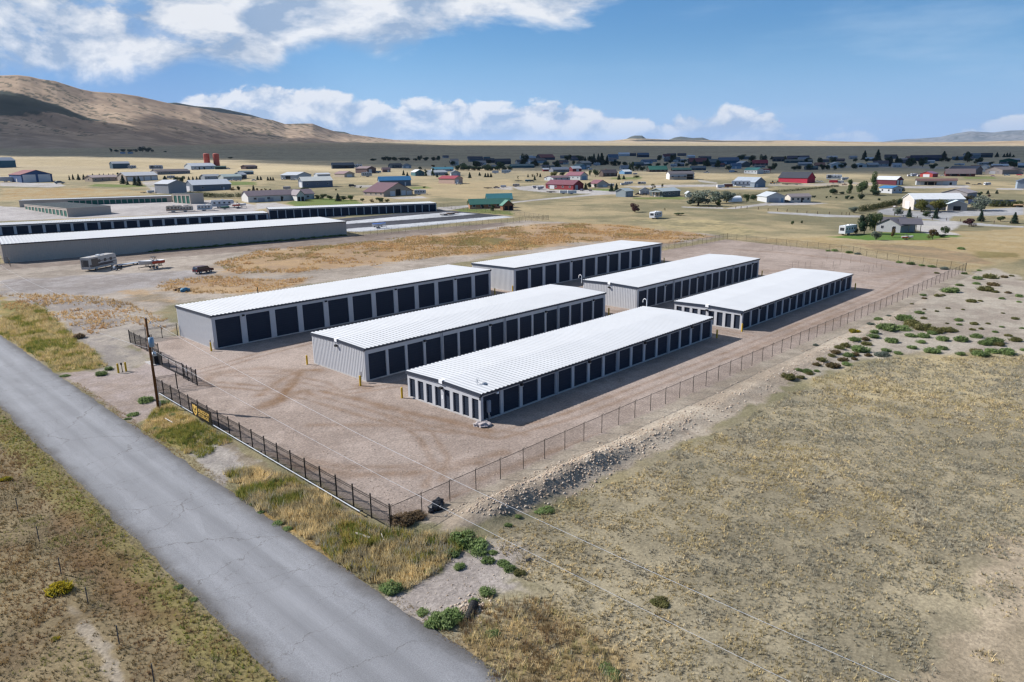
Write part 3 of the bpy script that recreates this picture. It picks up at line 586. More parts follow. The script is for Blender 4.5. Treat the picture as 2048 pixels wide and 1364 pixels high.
# ------------------------------------------------------------------ hills
def curve(l, x):
    l = np.array(l, float); return np.interp(x, l[:, 0], l[:, 1])
def hill_range(name, crest, dist_c, dist_f, xs, rows, col_a, col_b, power=1.6, rough=.10, seed=1, forest_shade=None, label=None, back=1800):
    """a ridge: crest line (photo x -> y), crest and foot distances; concave apron, gullies, a far side"""
    n = len(xs); cy_ = curve(crest, xs); dc = curve(dist_c, xs); df = curve(dist_f, xs)
    V = np.zeros((rows + 4, n, 3))
    for i, x in enumerate(xs):
        d = px_ray(x, cy_[i]); hd = math.hypot(d[0], d[1]); e = d[:2] / hd
        zc = CAM_H + dc[i] * d[2] / hd; f0 = df[i]; zf = float(terrain(f0 * e[0], f0 * e[1])) - 3
        for j in range(rows + 1):
            s = j / rows; D = f0 + (dc[i] - f0) * s
            V[j, i] = (e[0] * D, e[1] * D, zf + (zc - zf) * (s ** power * .82 + .18 * s * s * (3 - 2 * s)))
        for k in range(3):
            V[rows + 1 + k, i] = (e[0] * (dc[i] + back * (k + 1) / 3), e[1] * (dc[i] + back * (k + 1) / 3), zc - (zc - zf) * (.08, .35, 1.05)[k])
    H = V[:, :, 2].max() - V[:, :, 2].min(); S = np.concatenate([np.linspace(0, 1, rows + 1), [1, 1, 1]])[:, None]
    X_, Y_ = V[:, :, 0], V[:, :, 1]
    g = 1 - np.abs(2 * fbm(X_ + 5e4, Y_ + 5e4, 1300, 4, seed) - 1); g2_ = fbm(X_ + 5e4, Y_ + 5e4, 420, 5, seed + 5)
    amp = np.sin(np.clip(S, 0, 1) ** .8 * math.pi) ** .8
    Hl = (V[rows, :, 2] - V[0, :, 2])[None, :]
    V[:, :, 2] += ((g - .7) * 1.5 * rough + (g2_ - .5) * rough * .7) * Hl * amp
    nn = fbm(X_ + 5e4, Y_ + 5e4, 500, 5, seed + 9); n2 = fbm(X_ + 5e4, Y_ + 5e4, 60, 3, seed + 11)
    m = sst(nn * .7 + n2 * .3, .38, .62)[..., None]
    c = np.array(col_a) * m + np.array(col_b) * (1 - m)
    spots = sst(fbm(X_ + 5e4, Y_ + 5e4, 38, 2, seed + 20) * .6 + nn * .4, .60, .66)[..., None] * (S > .35)[..., None]
    c = c * (1 - spots * .75) + np.array((.045, .055, .035)) * spots * .75
    if forest_shade is not None:
        for poly in forest_shade:
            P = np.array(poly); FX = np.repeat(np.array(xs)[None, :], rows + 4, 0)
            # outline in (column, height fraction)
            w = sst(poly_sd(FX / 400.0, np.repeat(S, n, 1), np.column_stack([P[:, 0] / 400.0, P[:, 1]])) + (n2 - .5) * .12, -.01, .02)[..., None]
            c = c * (1 - w) + np.array((.030, .040, .032)) * w  # tree cover and the shade lying over it, both put into the slope colour
    k, q = V.shape[:2]; ii = np.arange(k - 1)[:, None] * q + np.arange(q - 1)[None, :]
    me = np_mesh(name, V.reshape(-1, 3), np.stack([ii, ii + 1, ii + q + 1, ii + q], -1).reshape(-1, 4), attr_mat('hillside_' + name, .95, .22, .012), c.reshape(-1, 3), smooth=True)
    o = tag(link(name, me), label, kind='structure'); return o
CREST = [(-900, 175), (-500, 160), (-250, 156), (0, 151), (35, 150), (60, 153), (80, 158), (110, 162), (160, 178), (185, 183), (240, 187), (275, 192), (310, 200), (350, 209), (400, 216), (440, 225), (500, 233), (545, 240), (570, 248),
         (600, 247), (625, 247), (645, 255), (680, 266), (720, 271), (760, 276), (800, 281), (850, 285.5), (900, 287)]
DC = [(-900, 5200), (0, 5800), (400, 6800), (620, 8000), (900, 9600)]; DF = [(-900, 2300), (0, 2600), (300, 3600), (600, 6000), (900, 9200)]
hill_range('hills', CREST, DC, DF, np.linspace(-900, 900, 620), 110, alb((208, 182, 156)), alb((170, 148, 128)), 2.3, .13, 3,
           forest_shade=[[(-300, .90), (0, .87), (60, .83), (130, .76), (205, .63), (170, .61), (90, .62), (0, .60), (-300, .60)]])
hill_range('hills_beyond', [(300, 214), (330, 206), (352, 205), (390, 212), (440, 216), (500, 229), (530, 238), (600, 262), (640, 266), (668, 262), (690, 264), (705, 270), (760, 290)], [(300, 9500), (760, 12500)], [(300, 8600), (760, 11600)],
           np.linspace(300, 760, 150), 24, alb((120, 120, 100)), alb((96, 100, 84)), 1.3, .08, 8)
hill_range('mesa', [(1150, 291), (1190, 286), (1235, 280), (1262, 277), (1300, 277.5), (1345, 279.5), (1400, 280), (1440, 281), (1536, 281), (1600, 280.5), (1690, 283), (1760, 284.5), (1830, 284), (1920, 284), (2048, 281), (2400, 279), (2900, 281)],
           [(1150, 10800), (2900, 9800)], [(1150, 9900), (2900, 8200)], np.linspace(1150, 2900, 420), 36, alb((206, 184, 152)), alb((184, 160, 128)), .8, .10, 12)
hill_range('butte', [(1250, 279), (1262, 273), (1270, 271), (1284, 271), (1292, 277), (1335, 280), (1350, 275), (1362, 273), (1385, 276), (1405, 275), (1420, 280), (1470, 282)], [(1250, 13500), (1470, 13500)], [(1250, 12800), (1470, 12800)],
           np.linspace(1250, 1470, 120), 14, alb((112, 116, 104)), alb((96, 100, 92)), .9, .05, 14)
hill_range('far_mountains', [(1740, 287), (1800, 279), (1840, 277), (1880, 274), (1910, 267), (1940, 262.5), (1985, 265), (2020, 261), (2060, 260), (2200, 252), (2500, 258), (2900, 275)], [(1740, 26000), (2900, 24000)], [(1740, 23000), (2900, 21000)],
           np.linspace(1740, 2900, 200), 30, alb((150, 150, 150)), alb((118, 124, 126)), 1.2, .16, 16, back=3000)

# ------------------------------------------------------------------ clouds high overhead that shade the plain and the lower slopes
CLOUD_H = 2700.0
def up_to_cloud(p):
    p = np.asarray(p, float); t = (CLOUD_H - p[2]) / SUN[2]; return (p + SUN * t)[:2]
def on_hill(x, y, D):
    d = px_ray(x, y); hd = math.hypot(d[0], d[1]); return np.array([d[0] / hd * D, d[1] / hd * D, CAM_H + D * d[2] / hd])
def cloud_mat():
    if 'cloud' in _M: return _M['cloud']
    m, nt, p = new_mat('cloud_vapour'); p.inputs['Base Color'].default_value = (.85, .85, .85, 1); p.inputs['Roughness'].default_value = 1
    o = [n for n in nt.nodes if n.type == 'OUTPUT_MATERIAL'][0]; t = nt.nodes.new('ShaderNodeBsdfTransparent'); x = nt.nodes.new('ShaderNodeMixShader'); x.inputs[0].default_value = .20
    nt.links.new(p.outputs[0], x.inputs[1]); nt.links.new(t.outputs[0], x.inputs[2]); nt.links.new(x.outputs[0], o.inputs[0]); _M['cloud'] = m; return m
def cloud_deck(outline, step, name='cloud', rough=60, seed=3, holes=0.0):
    P = np.array(outline); x0, y0 = P.min(0) - step * 2; x1, y1 = P.max(0) + step * 2
    xs = np.arange(x0, x1, step); ys = np.arange(y0, y1, step); X_, Y_ = np.meshgrid(xs, ys)
    d = poly_sd(X_, Y_, P) + (fbm(X_ + 9e4, Y_ + 9e4, rough * 8, 5, seed) - .5) * rough * 3
    t = np.clip(d / 400.0, 0, 1) ** .5
    top = CLOUD_H + 40 + t * (120 + 420 * fbm(X_ + 9e4, Y_ + 9e4, 500, 5, seed + 3)); bot = CLOUD_H - t * 60 * fbm(X_ + 9e4, Y_ + 9e4, 300, 3, seed + 4)
    ok = (d > 0); cell = ok[:-1, :-1] & ok[1:, :-1] & ok[:-1, 1:] & ok[1:, 1:]
    n, m = X_.shape; ii = (np.arange(n - 1)[:, None] * m + np.arange(m - 1)[None, :])[cell]
    q = np.stack([ii, ii + 1, ii + m + 1, ii + m], -1)
    V = np.concatenate([np.stack([X_.ravel(), Y_.ravel(), top.ravel()], -1), np.stack([X_.ravel(), Y_.ravel(), bot.ravel()], -1)])
    Q = np.concatenate([q, q[:, ::-1] + n * m]); used = np.unique(Q); re = -np.ones(len(V), int); re[used] = np.arange(len(used))
    me = np_mesh(name, V[used], re[Q], cloud_mat(), smooth=True)
    return tag(link(name, me), kind='structure')
def G(x, y): return up_to_cloud(at(x, y))
from mathutils.bvhtree import BVHTree
_hm = bpy.data.objects['hills'].data
_bvh = BVHTree.FromPolygons([v.co[:] for v in _hm.vertices], [tuple(p.vertices) for p in _hm.polygons])
def HF(x, y):
    d = px_ray(x, y); h = _bvh.ray_cast(Vector((0, 0, CAM_H)), Vector(d))
    g = at(x, y); p = np.array(h[0]) if h[0] is not None else on_hill(x, y, 7000)
    if np.hypot(*g[:2]) < np.hypot(*p[:2]) and g[2] < 400 and CAM_H + np.hypot(*g[:2]) * d[2] / np.hypot(*d[:2]) - g[2] < 1: p = g
    return up_to_cloud(p)
cloud_deck([HF(-500, 170), HF(-200, 182), HF(0, 186), HF(60, 192), HF(110, 208), HF(160, 226), HF(205, 242), HF(240, 234), HF(290, 222), HF(330, 226), HF(370, 240), HF(420, 254), HF(480, 262), HF(560, 271), HF(640, 278), HF(720, 283.5),
            G(860, 290.5), G(1100, 291), G(1500, 291.5), G(2048, 292), G(2700, 290), G(2700, 346), G(2048, 342), G(1800, 341), G(1640, 343), G(1500, 345), G(1300, 344), G(1150, 336), G(1050, 336), G(900, 339), G(760, 336), G(620, 330), G(500, 325), G(380, 322), G(200, 316), G(0, 311), G(-500, 305)], 50, rough=85)
cloud_deck([up_to_cloud(on_hill(x, y, D)) for x, y, D in ((1262, 287, 10200), (1290, 280, 10500), (1340, 280, 10600), (1395, 284, 10400), (1500, 286, 10200), (1560, 289, 10000), (1400, 290, 10000), (1280, 290, 10000))], 45, rough=40, seed=8)
# ------------------------------------------------------------------ storage buildings of the main yard
WALLC = paint('light_grey_steel', alb((214, 214, 216)), .5, 0, .05)
FRAMEC = paint('pale_steel_frame', alb((208, 209, 213)), .5, 0, .05)
TRIMC = paint('slate_trim', alb((62, 70, 84)), .45, 0, .06)
DOORC = paint('slate_roll_door', (.022, .030, .048), .6, 0, .06, 2.0, .12)
ROOFC = paint('white_steel_roof', (.45, .46, .475), .45, 0, .05, .25, .35)
WHITEP = paint('white_paint', (.8, .8, .8), .5, 0, .05)
CONCR = paint('concrete_footing', alb((205, 200, 196)), .9, 0, .12)
DARKLAMP = paint('dark_lamp', (.02, .02, .022), .4, 0, .05)
YELLOW = paint('safety_yellow', alb((236, 190, 44)), .5, 0, .10)
BLACKM = paint('black_iron', (.012, .012, .013), .45, 0, .1)
GALV = paint('galvanised_steel', (.45, .46, .48), .35, .6, .08)
CHAINP = paint('dark_brown_post', (.035, .028, .024), .55, 0, .1)
def ribbed(mb, p, along, up0, upf, n_out, length, pitch, depth):
    """vertical ribbed sheet from point p along a unit direction; upf(t) gives the top height"""
    k = max(1, int(round(length / pitch))); w = length / k; pts = []
    for i in range(k):
        t = i * w; pts += [(t, 0), (t + w * .62, 0), (t + w * .70, depth), (t + w * .92, depth)]
    pts.append((length, 0)); vs = []; fs = []
    for t, o in pts:
        q = (p[0] + along[0] * t + n_out[0] * o, p[1] + along[1] * t + n_out[1] * o)
        vs += [(q[0], q[1], up0), (q[0], q[1], upf(t))]
    for i in range(len(pts) - 1): fs.append((2 * i, 2 * i + 2, 2 * i + 3, 2 * i + 1))
    mb.add(vs, fs)
def roll_door_mesh(w, h, name='roll_up_door', rib=.34):
    mb = MB(); k = int(h / rib); dz = h / k; vs = []; fs = []
    prof = []
    for i in range(k): prof += [(i * dz, 0), (i * dz + dz * .80, 0), (i * dz + dz * .86, -.022), (i * dz + dz * .97, -.022)]
    prof.append((h, 0))
    for z, o in prof: vs += [(0, o, z), (w, o, z)]
    for i in range(len(prof) - 1): fs.append((2 * i, 2 * i + 1, 2 * i + 3, 2 * i + 2))
    mb.add(vs, fs); mb.box(0, w, -.04, -.001, 0, .08)
    o = mb.build(name, DOORC); me = o.data; bpy.data.objects.remove(o); return me
def storage_building(label, u0, v0, L, W, hL, hR, kind, doors, dw, dh, lamps, group, spouts=(), end_doors=False, first=.62, gooseneck=False, rib=.36):
    root = empty('storage_building', (u0, v0 - W, 0)); tag(root, label, 'storage building', group)
    e = .13; rise = .17 if kind == 'gable' else 0.0
    def top(y):
        b = hR + (hL - hR) * y / W
        return b + (rise * (1 - abs(y - W / 2) / (W / 2)) if rise else 0)
    # long and end walls
    mb = MB()
    if not end_doors: ribbed(mb, (e, W - e), (0, -1), .14, lambda t: top(W - e - t) - .05, (-1, 0), W - 2 * e, rib, .035)
    ribbed(mb, (L - e, e), (0, 1), .14, lambda t: top(e + t) - .05, (1, 0), W - 2 * e, rib, .035)
    ribbed(mb, (L - e, W - e), (-1, 0), .14, lambda t: hL - .05, (0, 1), L - 2 * e, rib, .035)
    mb.build('wall', WALLC, root)
    # footing
    mb = MB(); mb.box(e - .03, L - e + .03, e - .03, W - e + .03, -.2, .14); mb.build('footing', CONCR, root)
    # door wall: header and piers standing proud of the recessed doors
    pitch = (L - 2 * first + (dw * 0)) / doors; pw = pitch - dw; yo = e
    xs = [first + i * pitch + pw * .5 * 0 for i in range(doors)]
    xs = [first + i * (L - 2 * first + pw) / doors for i in range(doors)]; pitch = (L - 2 * first + pw) / doors; dwid = pitch - pw
    fr = MB(); fr.box(e, L - e, yo, yo + .22, dh + .14, hR - .06)
    edges = [e] + sum([[x, x + dwid] for x in xs], []) + [L - e]
    for a, b in zip(edges[::2], edges[1::2]): fr.box(a, b, yo - .004, yo + .20, .14, dh + .14)
    fr.build('door_wall', FRAMEC, root)
    dm = roll_door_mesh(dwid, dh)
    for x in xs:
        o = link('roll_up_door', dm, root); o.location = (x, yo + .16, .14)
    if end_doors:
        k = 8; wd = 1.02; gap = (W - 2 * e - k * wd - .7) / (k - 1); fe = MB(); pos = [e + .35 + i * (wd + gap) for i in range(k)]; hd = 2.25
        vs = [(e, e, hd + .14), (e, W - e, hd + .14), (e, W - e, top(W - e) - .05), (e, W / 2, top(W / 2) - .05), (e, e, top(e) - .05)]
        fe.add([(x + dx, y, z) for dx in (0, .2) for x, y, z in vs], [(0, 1, 2, 3, 4), (9, 8, 7, 6, 5)] + [(i, (i + 1) % 5, 5 + (i + 1) % 5, 5 + i) for i in range(5)])
        ed = [e + .001] + sum([[y, y + wd] for y in pos], []) + [W - e - .001]
        for a, b in zip(ed[::2], ed[1::2]): fe.box(e - .004, e + .19, a, b, .14, hd + .14)
        fe.build('end_wall', FRAMEC, root); dm2 = roll_door_mesh(wd, hd, 'small_roll_up_door', .28)
        for y in pos:
            o = link('small_roll_up_door', dm2, root); o.location = (e + .15, y + wd, .14); o.rotation_euler = (0, 0, -math.pi / 2)
    # ribbed roof
    p = .61; k = int(L / p); p = L / k; prof = []
    for i in range(k): prof += [(i * p, 0), (i * p + p * .22, .0), (i * p + p * .42, .075), (i * p + p * .60, .075)]
    prof.append((L, 0)); ys = [-.06, W / 2, W + .06] if rise else [-.06, W + .06]
    vs = [(x, y, top(min(max(y, 0), W)) + z + .012) for x, z in prof for y in ys]; n = len(ys)
    fs = [(i * n + j, (i + 1) * n + j, (i + 1) * n + j + 1, i * n + j + 1) for i in range(len(prof) - 1) for j in range(n - 1)]
    mb = MB().add(vs, fs); mb.build('roof', ROOFC, root)
    # eave trim
    t = MB(); th = .30
    for a, b in ((0, W / 2), (W / 2, W)):
        for x0 in (-.02, L - .08):
            v8 = [(x0 + dx, y, top(y) - th * q + .05 * (1 - q)) for q in (1, 0) for dx, y in ((0, a), (.10, a), (.10, b), (0, b))]
            t.add(v8, [(3, 2, 1, 0), (4, 5, 6, 7), (0, 1, 5, 4), (1, 2, 6, 5), (2, 3, 7, 6), (3, 0, 4, 7)])
    t.box(.085, L - .085, -.05, .10, hR - .24, hR - .01); t.box(.085, L - .085, W - .10, W + .05, hL - .24, hL - .01)
    t.build('eave_trim', TRIMC, root)
    if rise:
        c = MB(); c.box(-.10, .5, W / 2 - .28, W / 2 + .28, top(W / 2) - .30, top(W / 2) + .10); c.build('ridge_cap', WHITEP, root)
        l = MB(); l.box(-.22, e - .03, W / 2 - .18, W / 2 + .18, top(W / 2) - .95, top(W / 2) - .70); l.build('wall_lamp', DARKLAMP, root)
        if end_doors:
            s = MB()
            for dz in (0, .22): s.box(e - .02, e - .006, W / 2 - .10, W / 2 + .10, 1.2 + dz, 1.36 + dz)
            s.build('notice_plate', WHITEP, root)
    for i in lamps:
        x = (xs[i - 1] + dwid + xs[i]) / 2
        l = MB(); l.box(x - .17, x + .17, -.14, yo - .005, dh - .02, dh + .26); l.build('wall_lamp', [DARKLAMP], root)
        l = MB(); l.box(x - .13, x + .13, -.13, yo - .01, dh - .06, dh - .022); l.build('lamp_lens', WHITEP, root)
    for i in spouts:
        x = (xs[i - 1] + dwid + xs[i]) / 2
        s = MB()
        for dx in (-.17, .09): s.box(x + dx, x + dx + .09, .0, yo - .005, .0, hR - .24)
        s.build('downspout', FRAMEC, root)
    if gooseneck:
        gx_, gy_, gz_ = gooseneck; g = MB(); pts = [(gx_, gy_, gz_ + .1 * i) for i in (-4, 8)]
        pts += [(gx_, gy_ + .35 * (1 - math.cos(a)), gz_ + .8 + .38 * math.sin(a)) for a in np.linspace(0, math.pi, 8)] + [(gx_, gy_ + .70, gz_ + .55)]
        g.path(pts, .055, 7); g.build('gooseneck_vent', WHITEP, root)
    return root
GRP = 'storage buildings standing in two ranks of three on the gravel yard'
storage_building('tallest grey storage building with twelve big doors, near rank, beside the black gate', 42.15, 115.49, 57.43, 13.15, 4.92, 5.12, 'mono', 12, 3.78, 4.28, (1, 4, 7, 10), GRP)
bB1 = storage_building('white gable roofed storage building in the middle of the near rank, plain ribbed end', 48.07, 84.86, 49.75, 12.66, 4.30, 4.30, 'gable', 16, 2.64, 3.36, (3, 7, 11, 15), GRP, (4, 8, 12))
bC1 = storage_building('nearest storage building, eight small doors in its end and a dish on its roof', 47.97, 63.90, 48.89, 12.60, 3.14, 3.14, 'gable', 16, 2.52, 2.58, (2, 6, 10, 14), GRP, (4, 8, 12), True, .5, (48.6, 11.9, 3.3))
storage_building('tallest storage building of the far rank, closest to the rust coloured field', 104.44, 113.56, 55.68, 12.96, 4.87, 5.04, 'mono', 12, 3.68, 4.20, (1, 4, 7, 10), GRP)
storage_building('middle storage building of the far rank with a white gooseneck pipe at its corner', 105.65, 83.72, 48.5, 12.61, 4.21, 4.21, 'gable', 16, 2.58, 3.28, (3, 7, 11, 15), GRP, (4, 8, 12), gooseneck=(-.05, 12.75, 4.0))
storage_building('low storage building of the far rank with small white framed end doors', 103.67, 62.46, 48.18, 12.46, 3.10, 3.10, 'gable', 16, 2.48, 2.54, (2, 6, 10, 14), GRP, (4, 8, 12), True, .5)
# dish antennas and electric meter on the nearest building
m_ = MB()
for ang in range(3): a = ang * 2.1; m_.cyl((1.9, 2.5, 3.2), (1.9 + .5 * math.cos(a), 2.5 + .5 * math.sin(a), 3.22), .025)
m_.cyl((1.9, 2.5, 3.2), (1.9, 2.5, 3.75), .03); 
for k_ in range(6): a0 = k_ * math.pi / 3; m_.cyl((1.9, 2.5, 3.7), (1.9 + .32 * math.cos(a0), 2.42, 3.7 + .32 * math.sin(a0)), .02)
m_.dome((2.5, 2.0, 3.28), .34, .26, .2, 10, 4); m_.build('dish_antenna', GALV, bC1)
m_ = MB(); m_.box(.95, 1.35, -.16, .10, .9, 2.2); m_.box(1.0, 1.3, -.2, -.162, 1.75, 2.05); m_.build('meter_cabinet', paint('cabinet_grey', alb((150, 160, 175)), .5, 0, .05), bC1)
m_ = MB(); m_.cyl((1.15, -.03, 0), (1.15, -.03, .9), .06); m_.box(1.08, 1.22, -.18, -.01, .25, .55); m_.build('conduit', GALV, bC1)
m_ = MB(); m_.box(2.35, 2.6, -.12, .10, 2.62, 2.82); m_.build('camera_box', WHITEP, bC1)

# ------------------------------------------------------------------ bollards
def bollard_mesh():
    mb = MB(); mb.cyl((0, 0, -.2), (0, 0, 1.24), .125, n=14, cap=False); mb.dome((0, 0, 1.24), .125, .125, .09, 14, 4); o = mb.build('bollard', YELLOW, smooth=True); me = o.data; bpy.data.objects.remove(o); return me
BOLM = bollard_mesh(); GB = 'yellow steel bollards guarding building corners and the keypad'
for x, y, lab in [(422.9, 702, 'yellow bollard at the door corner of the tallest building in the near rank'), (614.6, 729, 'yellow bollard left of the ribbed end of the middle near building'),
                  (721, 771.5, 'yellow bollard in front of the meter at the right of the ribbed end wall'), (804.3, 796, 'yellow bollard beside the leftmost small door of the nearest building'),
                  (1433.5, 675.8, 'yellow bollard behind the far corner of the nearest building'), (1217.5, 630.5, 'yellow bollard behind the far corner of the middle near building'),
                  (989.8, 589, 'yellow bollard behind the far corner of the tallest near building'), (1025.4, 583.5, 'yellow bollard at the door corner of the tallest far building'),
                  (1328, 525, 'yellow bollard past the far end of the tallest far building'), (1270.3, 618, 'yellow bollard by the meter of the middle far building, half hidden by a roof'),
                  (1523.6, 552.5, 'yellow bollard past the far end of the middle far building'), (1483.7, 663.2, 'yellow bollard at the front corner of the low building in the far rank'),
                  (1709.8, 579, 'yellow bollard past the far end of the low building in the far rank'), (237.3, 746, 'yellow bollard left of the gate keypad post'), (252.6, 743, 'yellow bollard right of the gate keypad post')]:
    o = link('bollard', BOLM); p = at(x, y); o.location = (p[0], p[1], 0); tag(o, lab, 'bollard', GB)
mb = MB(); mb.box(-.14, .14, -.14, .14, 0, .03); mb.cyl((0, 0, 0), (0, 0, 1.15), .05); mb.box(-.13, .06, -.10, .10, 1.0, 1.3)
o = mb.build('keypad_post', DARKLAMP); o.location = (28.85, 100.35, 0); tag(o, 'thin dark keypad post between the two yellow bollards by the drive', 'keypad')
# electric stubs beside building corners
for x, y, lab in [(424.2, 699, 'grey meter box on the ribbed wall corner of the tallest near building'), (726, 766, 'grey meter box low on the right of the middle near building end')]:
    p = at(x, y); mb = MB(); mb.box(-.09, .09, -.12, .12, .75, 1.45); mb.cyl((0, 0, 0), (0, 0, .75), .05); o = mb.build('meter_box', GALV); o.location = (p[0] - .05, p[1] + .3, 0); tag(o, lab, 'meter box')

# ------------------------------------------------------------------ fences
def iron_fence(label, pts, spacing=2.45, group=None, h=1.95):
    p0 = pts[0]; root = empty('iron_fence', (p0[0], p0[1], 0)); tag(root, label, 'fence', group)
    rails = MB(); pick = MB(); posts = []
    for a, b in zip(pts[:-1], pts[1:]):
        a = np.array(a) - p0; b = np.array(b) - p0; d = b - a; Ln = np.hypot(*d); d = d / Ln; k = max(1, int(round(Ln / spacing)))
        for i in range(k + 1): posts.append(tuple(a + d * Ln * i / k))
        for z in (.14, h - .28, h - .12): rails.cyl((a[0], a[1], z), (b[0], b[1], z), .022, n=4)
        n = int(Ln / .13)
        for i in range(n):
            q = a + d * Ln * (i + .5) / n; pick.cyl((q[0], q[1], .06), (q[0], q[1], h - .02), .013, n=3, cap=False)
    rails.build('rail', BLACKM, root); pick.build('pickets', BLACKM, root)
    pm = MB(); pm.box(-.042, .042, -.042, .042, -.3, h + .1); pm.box(-.052, .052, -.052, .052, h + .1, h + .14); pm = pm.build('post', BLACKM, root); first = True; seen = []
    for q in posts:
        if any(abs(q[0] - s[0]) + abs(q[1] - s[1]) < .2 for s in seen): continue
        seen.append(q)
        if first: pm.location = (q[0], q[1], 0); first = False
        else:
            c = pm.copy(); COL.objects.link(c); c.parent = root; c.location = (q[0], q[1], 0)
    return root
GI = 'black iron picket fences along the road side of the yard'
of1 = iron_fence('long black iron picket fence beside the road, carrying the storage sign', [np.array((28.1, 40.3)), np.array((28.25, 60)), np.array((28.6, 87.9))], 2.45, GI)
iron_fence('short black iron fence running from the utility pole to the sliding gate', [np.array((28.75, 88.0)), np.array((33.15, 86.95))], 2.3, GI)
iron_fence('short run of black pickets at the near end of the sliding gate', [np.array((33.2, 87.0)), np.array((33.2, 91.2))], 1.4, GI)
iron_fence('black iron fence beyond the gate, farthest along the road', [np.array((35.0, 104.2)), np.array((35.2, 116.5))], 2.45, GI)
iron_fence('black iron fence joining the far road corner to the tallest building', [np.array((35.25, 116.55)), np.array((42.0, 115.5))], 2.3, GI)
# sliding gate
root = empty('sliding_gate', (33.42, 91.3, 0)); tag(root, 'black sliding gate across the gravel drive with a heavy bottom rail', 'gate')
mb = MB(); Lg = 7.6
for z in (.12, 1.7): mb.box(-.04, .04, 0, Lg, z, z + .09)
mb.box(-.05, .05, -1.5, Lg, .22, .34)
for y in np.linspace(.03, Lg - .03, 4): mb.box(-.035, .035, y - .035, y + .035, .12, 1.75)
mb.build('gate_frame', BLACKM, root); mb = MB()
for i in range(58): y = .1 + i * (Lg - .2) / 57; mb.cyl((0, y, .2), (0, y, 1.72), .010, n=3, cap=False)
mb.build('pickets', BLACKM, root)
mb = MB(); mb.box(-.06, -.045, -1.1, -.62, .95, 1.55); mb.build('notice_sign', WHITEP, root)
root = empty('walk_gate', (33.5, 99.0, 0)); tag(root, 'solid black walk gate and operator cabinet beside the sliding gate', 'gate')
mb = MB(); mb.box(-.03, .03, 0, 1.25, .08, 1.9); mb.build('gate_leaf', BLACKM, root)
mb = MB()
for y in (-.05, 1.35, 2.9, 4.4): mb.box(-.05, .05, y - .05, y + .05, -.2, 2.1)
mb.box(-.03, .03, 1.35, 4.4, 1.85, 1.92); mb.box(-.03, .03, 1.35, 4.4, .1, .18); mb.build('gate_frame', BLACKM, root)
mb = MB(); mb.box(-.45, .35, 1.55, 2.75, .1, 1.25); mb.build('operator_cabinet', paint('cabinet_black', (.015, .018, .022), .4, 0, .05), root)
mb = MB(); mb.box(-.07, -.055, 1.65, 2.8, 1.4, 1.72); mb.build('cabinet_panel', paint('panel_blue_grey', alb((88, 120, 150)), .4, 0, .05), root)
mb = MB(); mb.box(-.07, -.055, 2.9, 3.2, 1.1, 1.5); mb.build('small_notice', WHITEP, root)
mb = MB(); mb.box(-.9, .6, 1.3, 4.0, -.1, .12); mb.build('concrete_pad', CONCR, root)
# pipe on brackets along the outside of the long fence
pa, pb = at(318, 786, .45), at(720, 1023, .45)
mb = MB(); mb.cyl((0, 0, 0), tuple(pb - pa), .045, n=7); o = mb.build('pipe_rail', paint('bare_aluminium', (.62, .64, .66), .3, .5, .06))
rt_ = empty('fence_pipe', tuple(pa)); o.parent = rt_; tag(rt_, 'long silver pipe held on black brackets along the outer side of the iron fence', 'pipe')
bk = MB(); bk.box(-.05, .35, -.04, .04, -.12, -.045); bk = bk.build('bracket', BLACKM, rt_); bk.location = tuple((pb - pa) * .004)
for i in range(1, 16):
    c = bk.copy(); COL.objects.link(c); c.parent = rt_; c.location = tuple((pb - pa) * (i / 15 * .992 + .004))
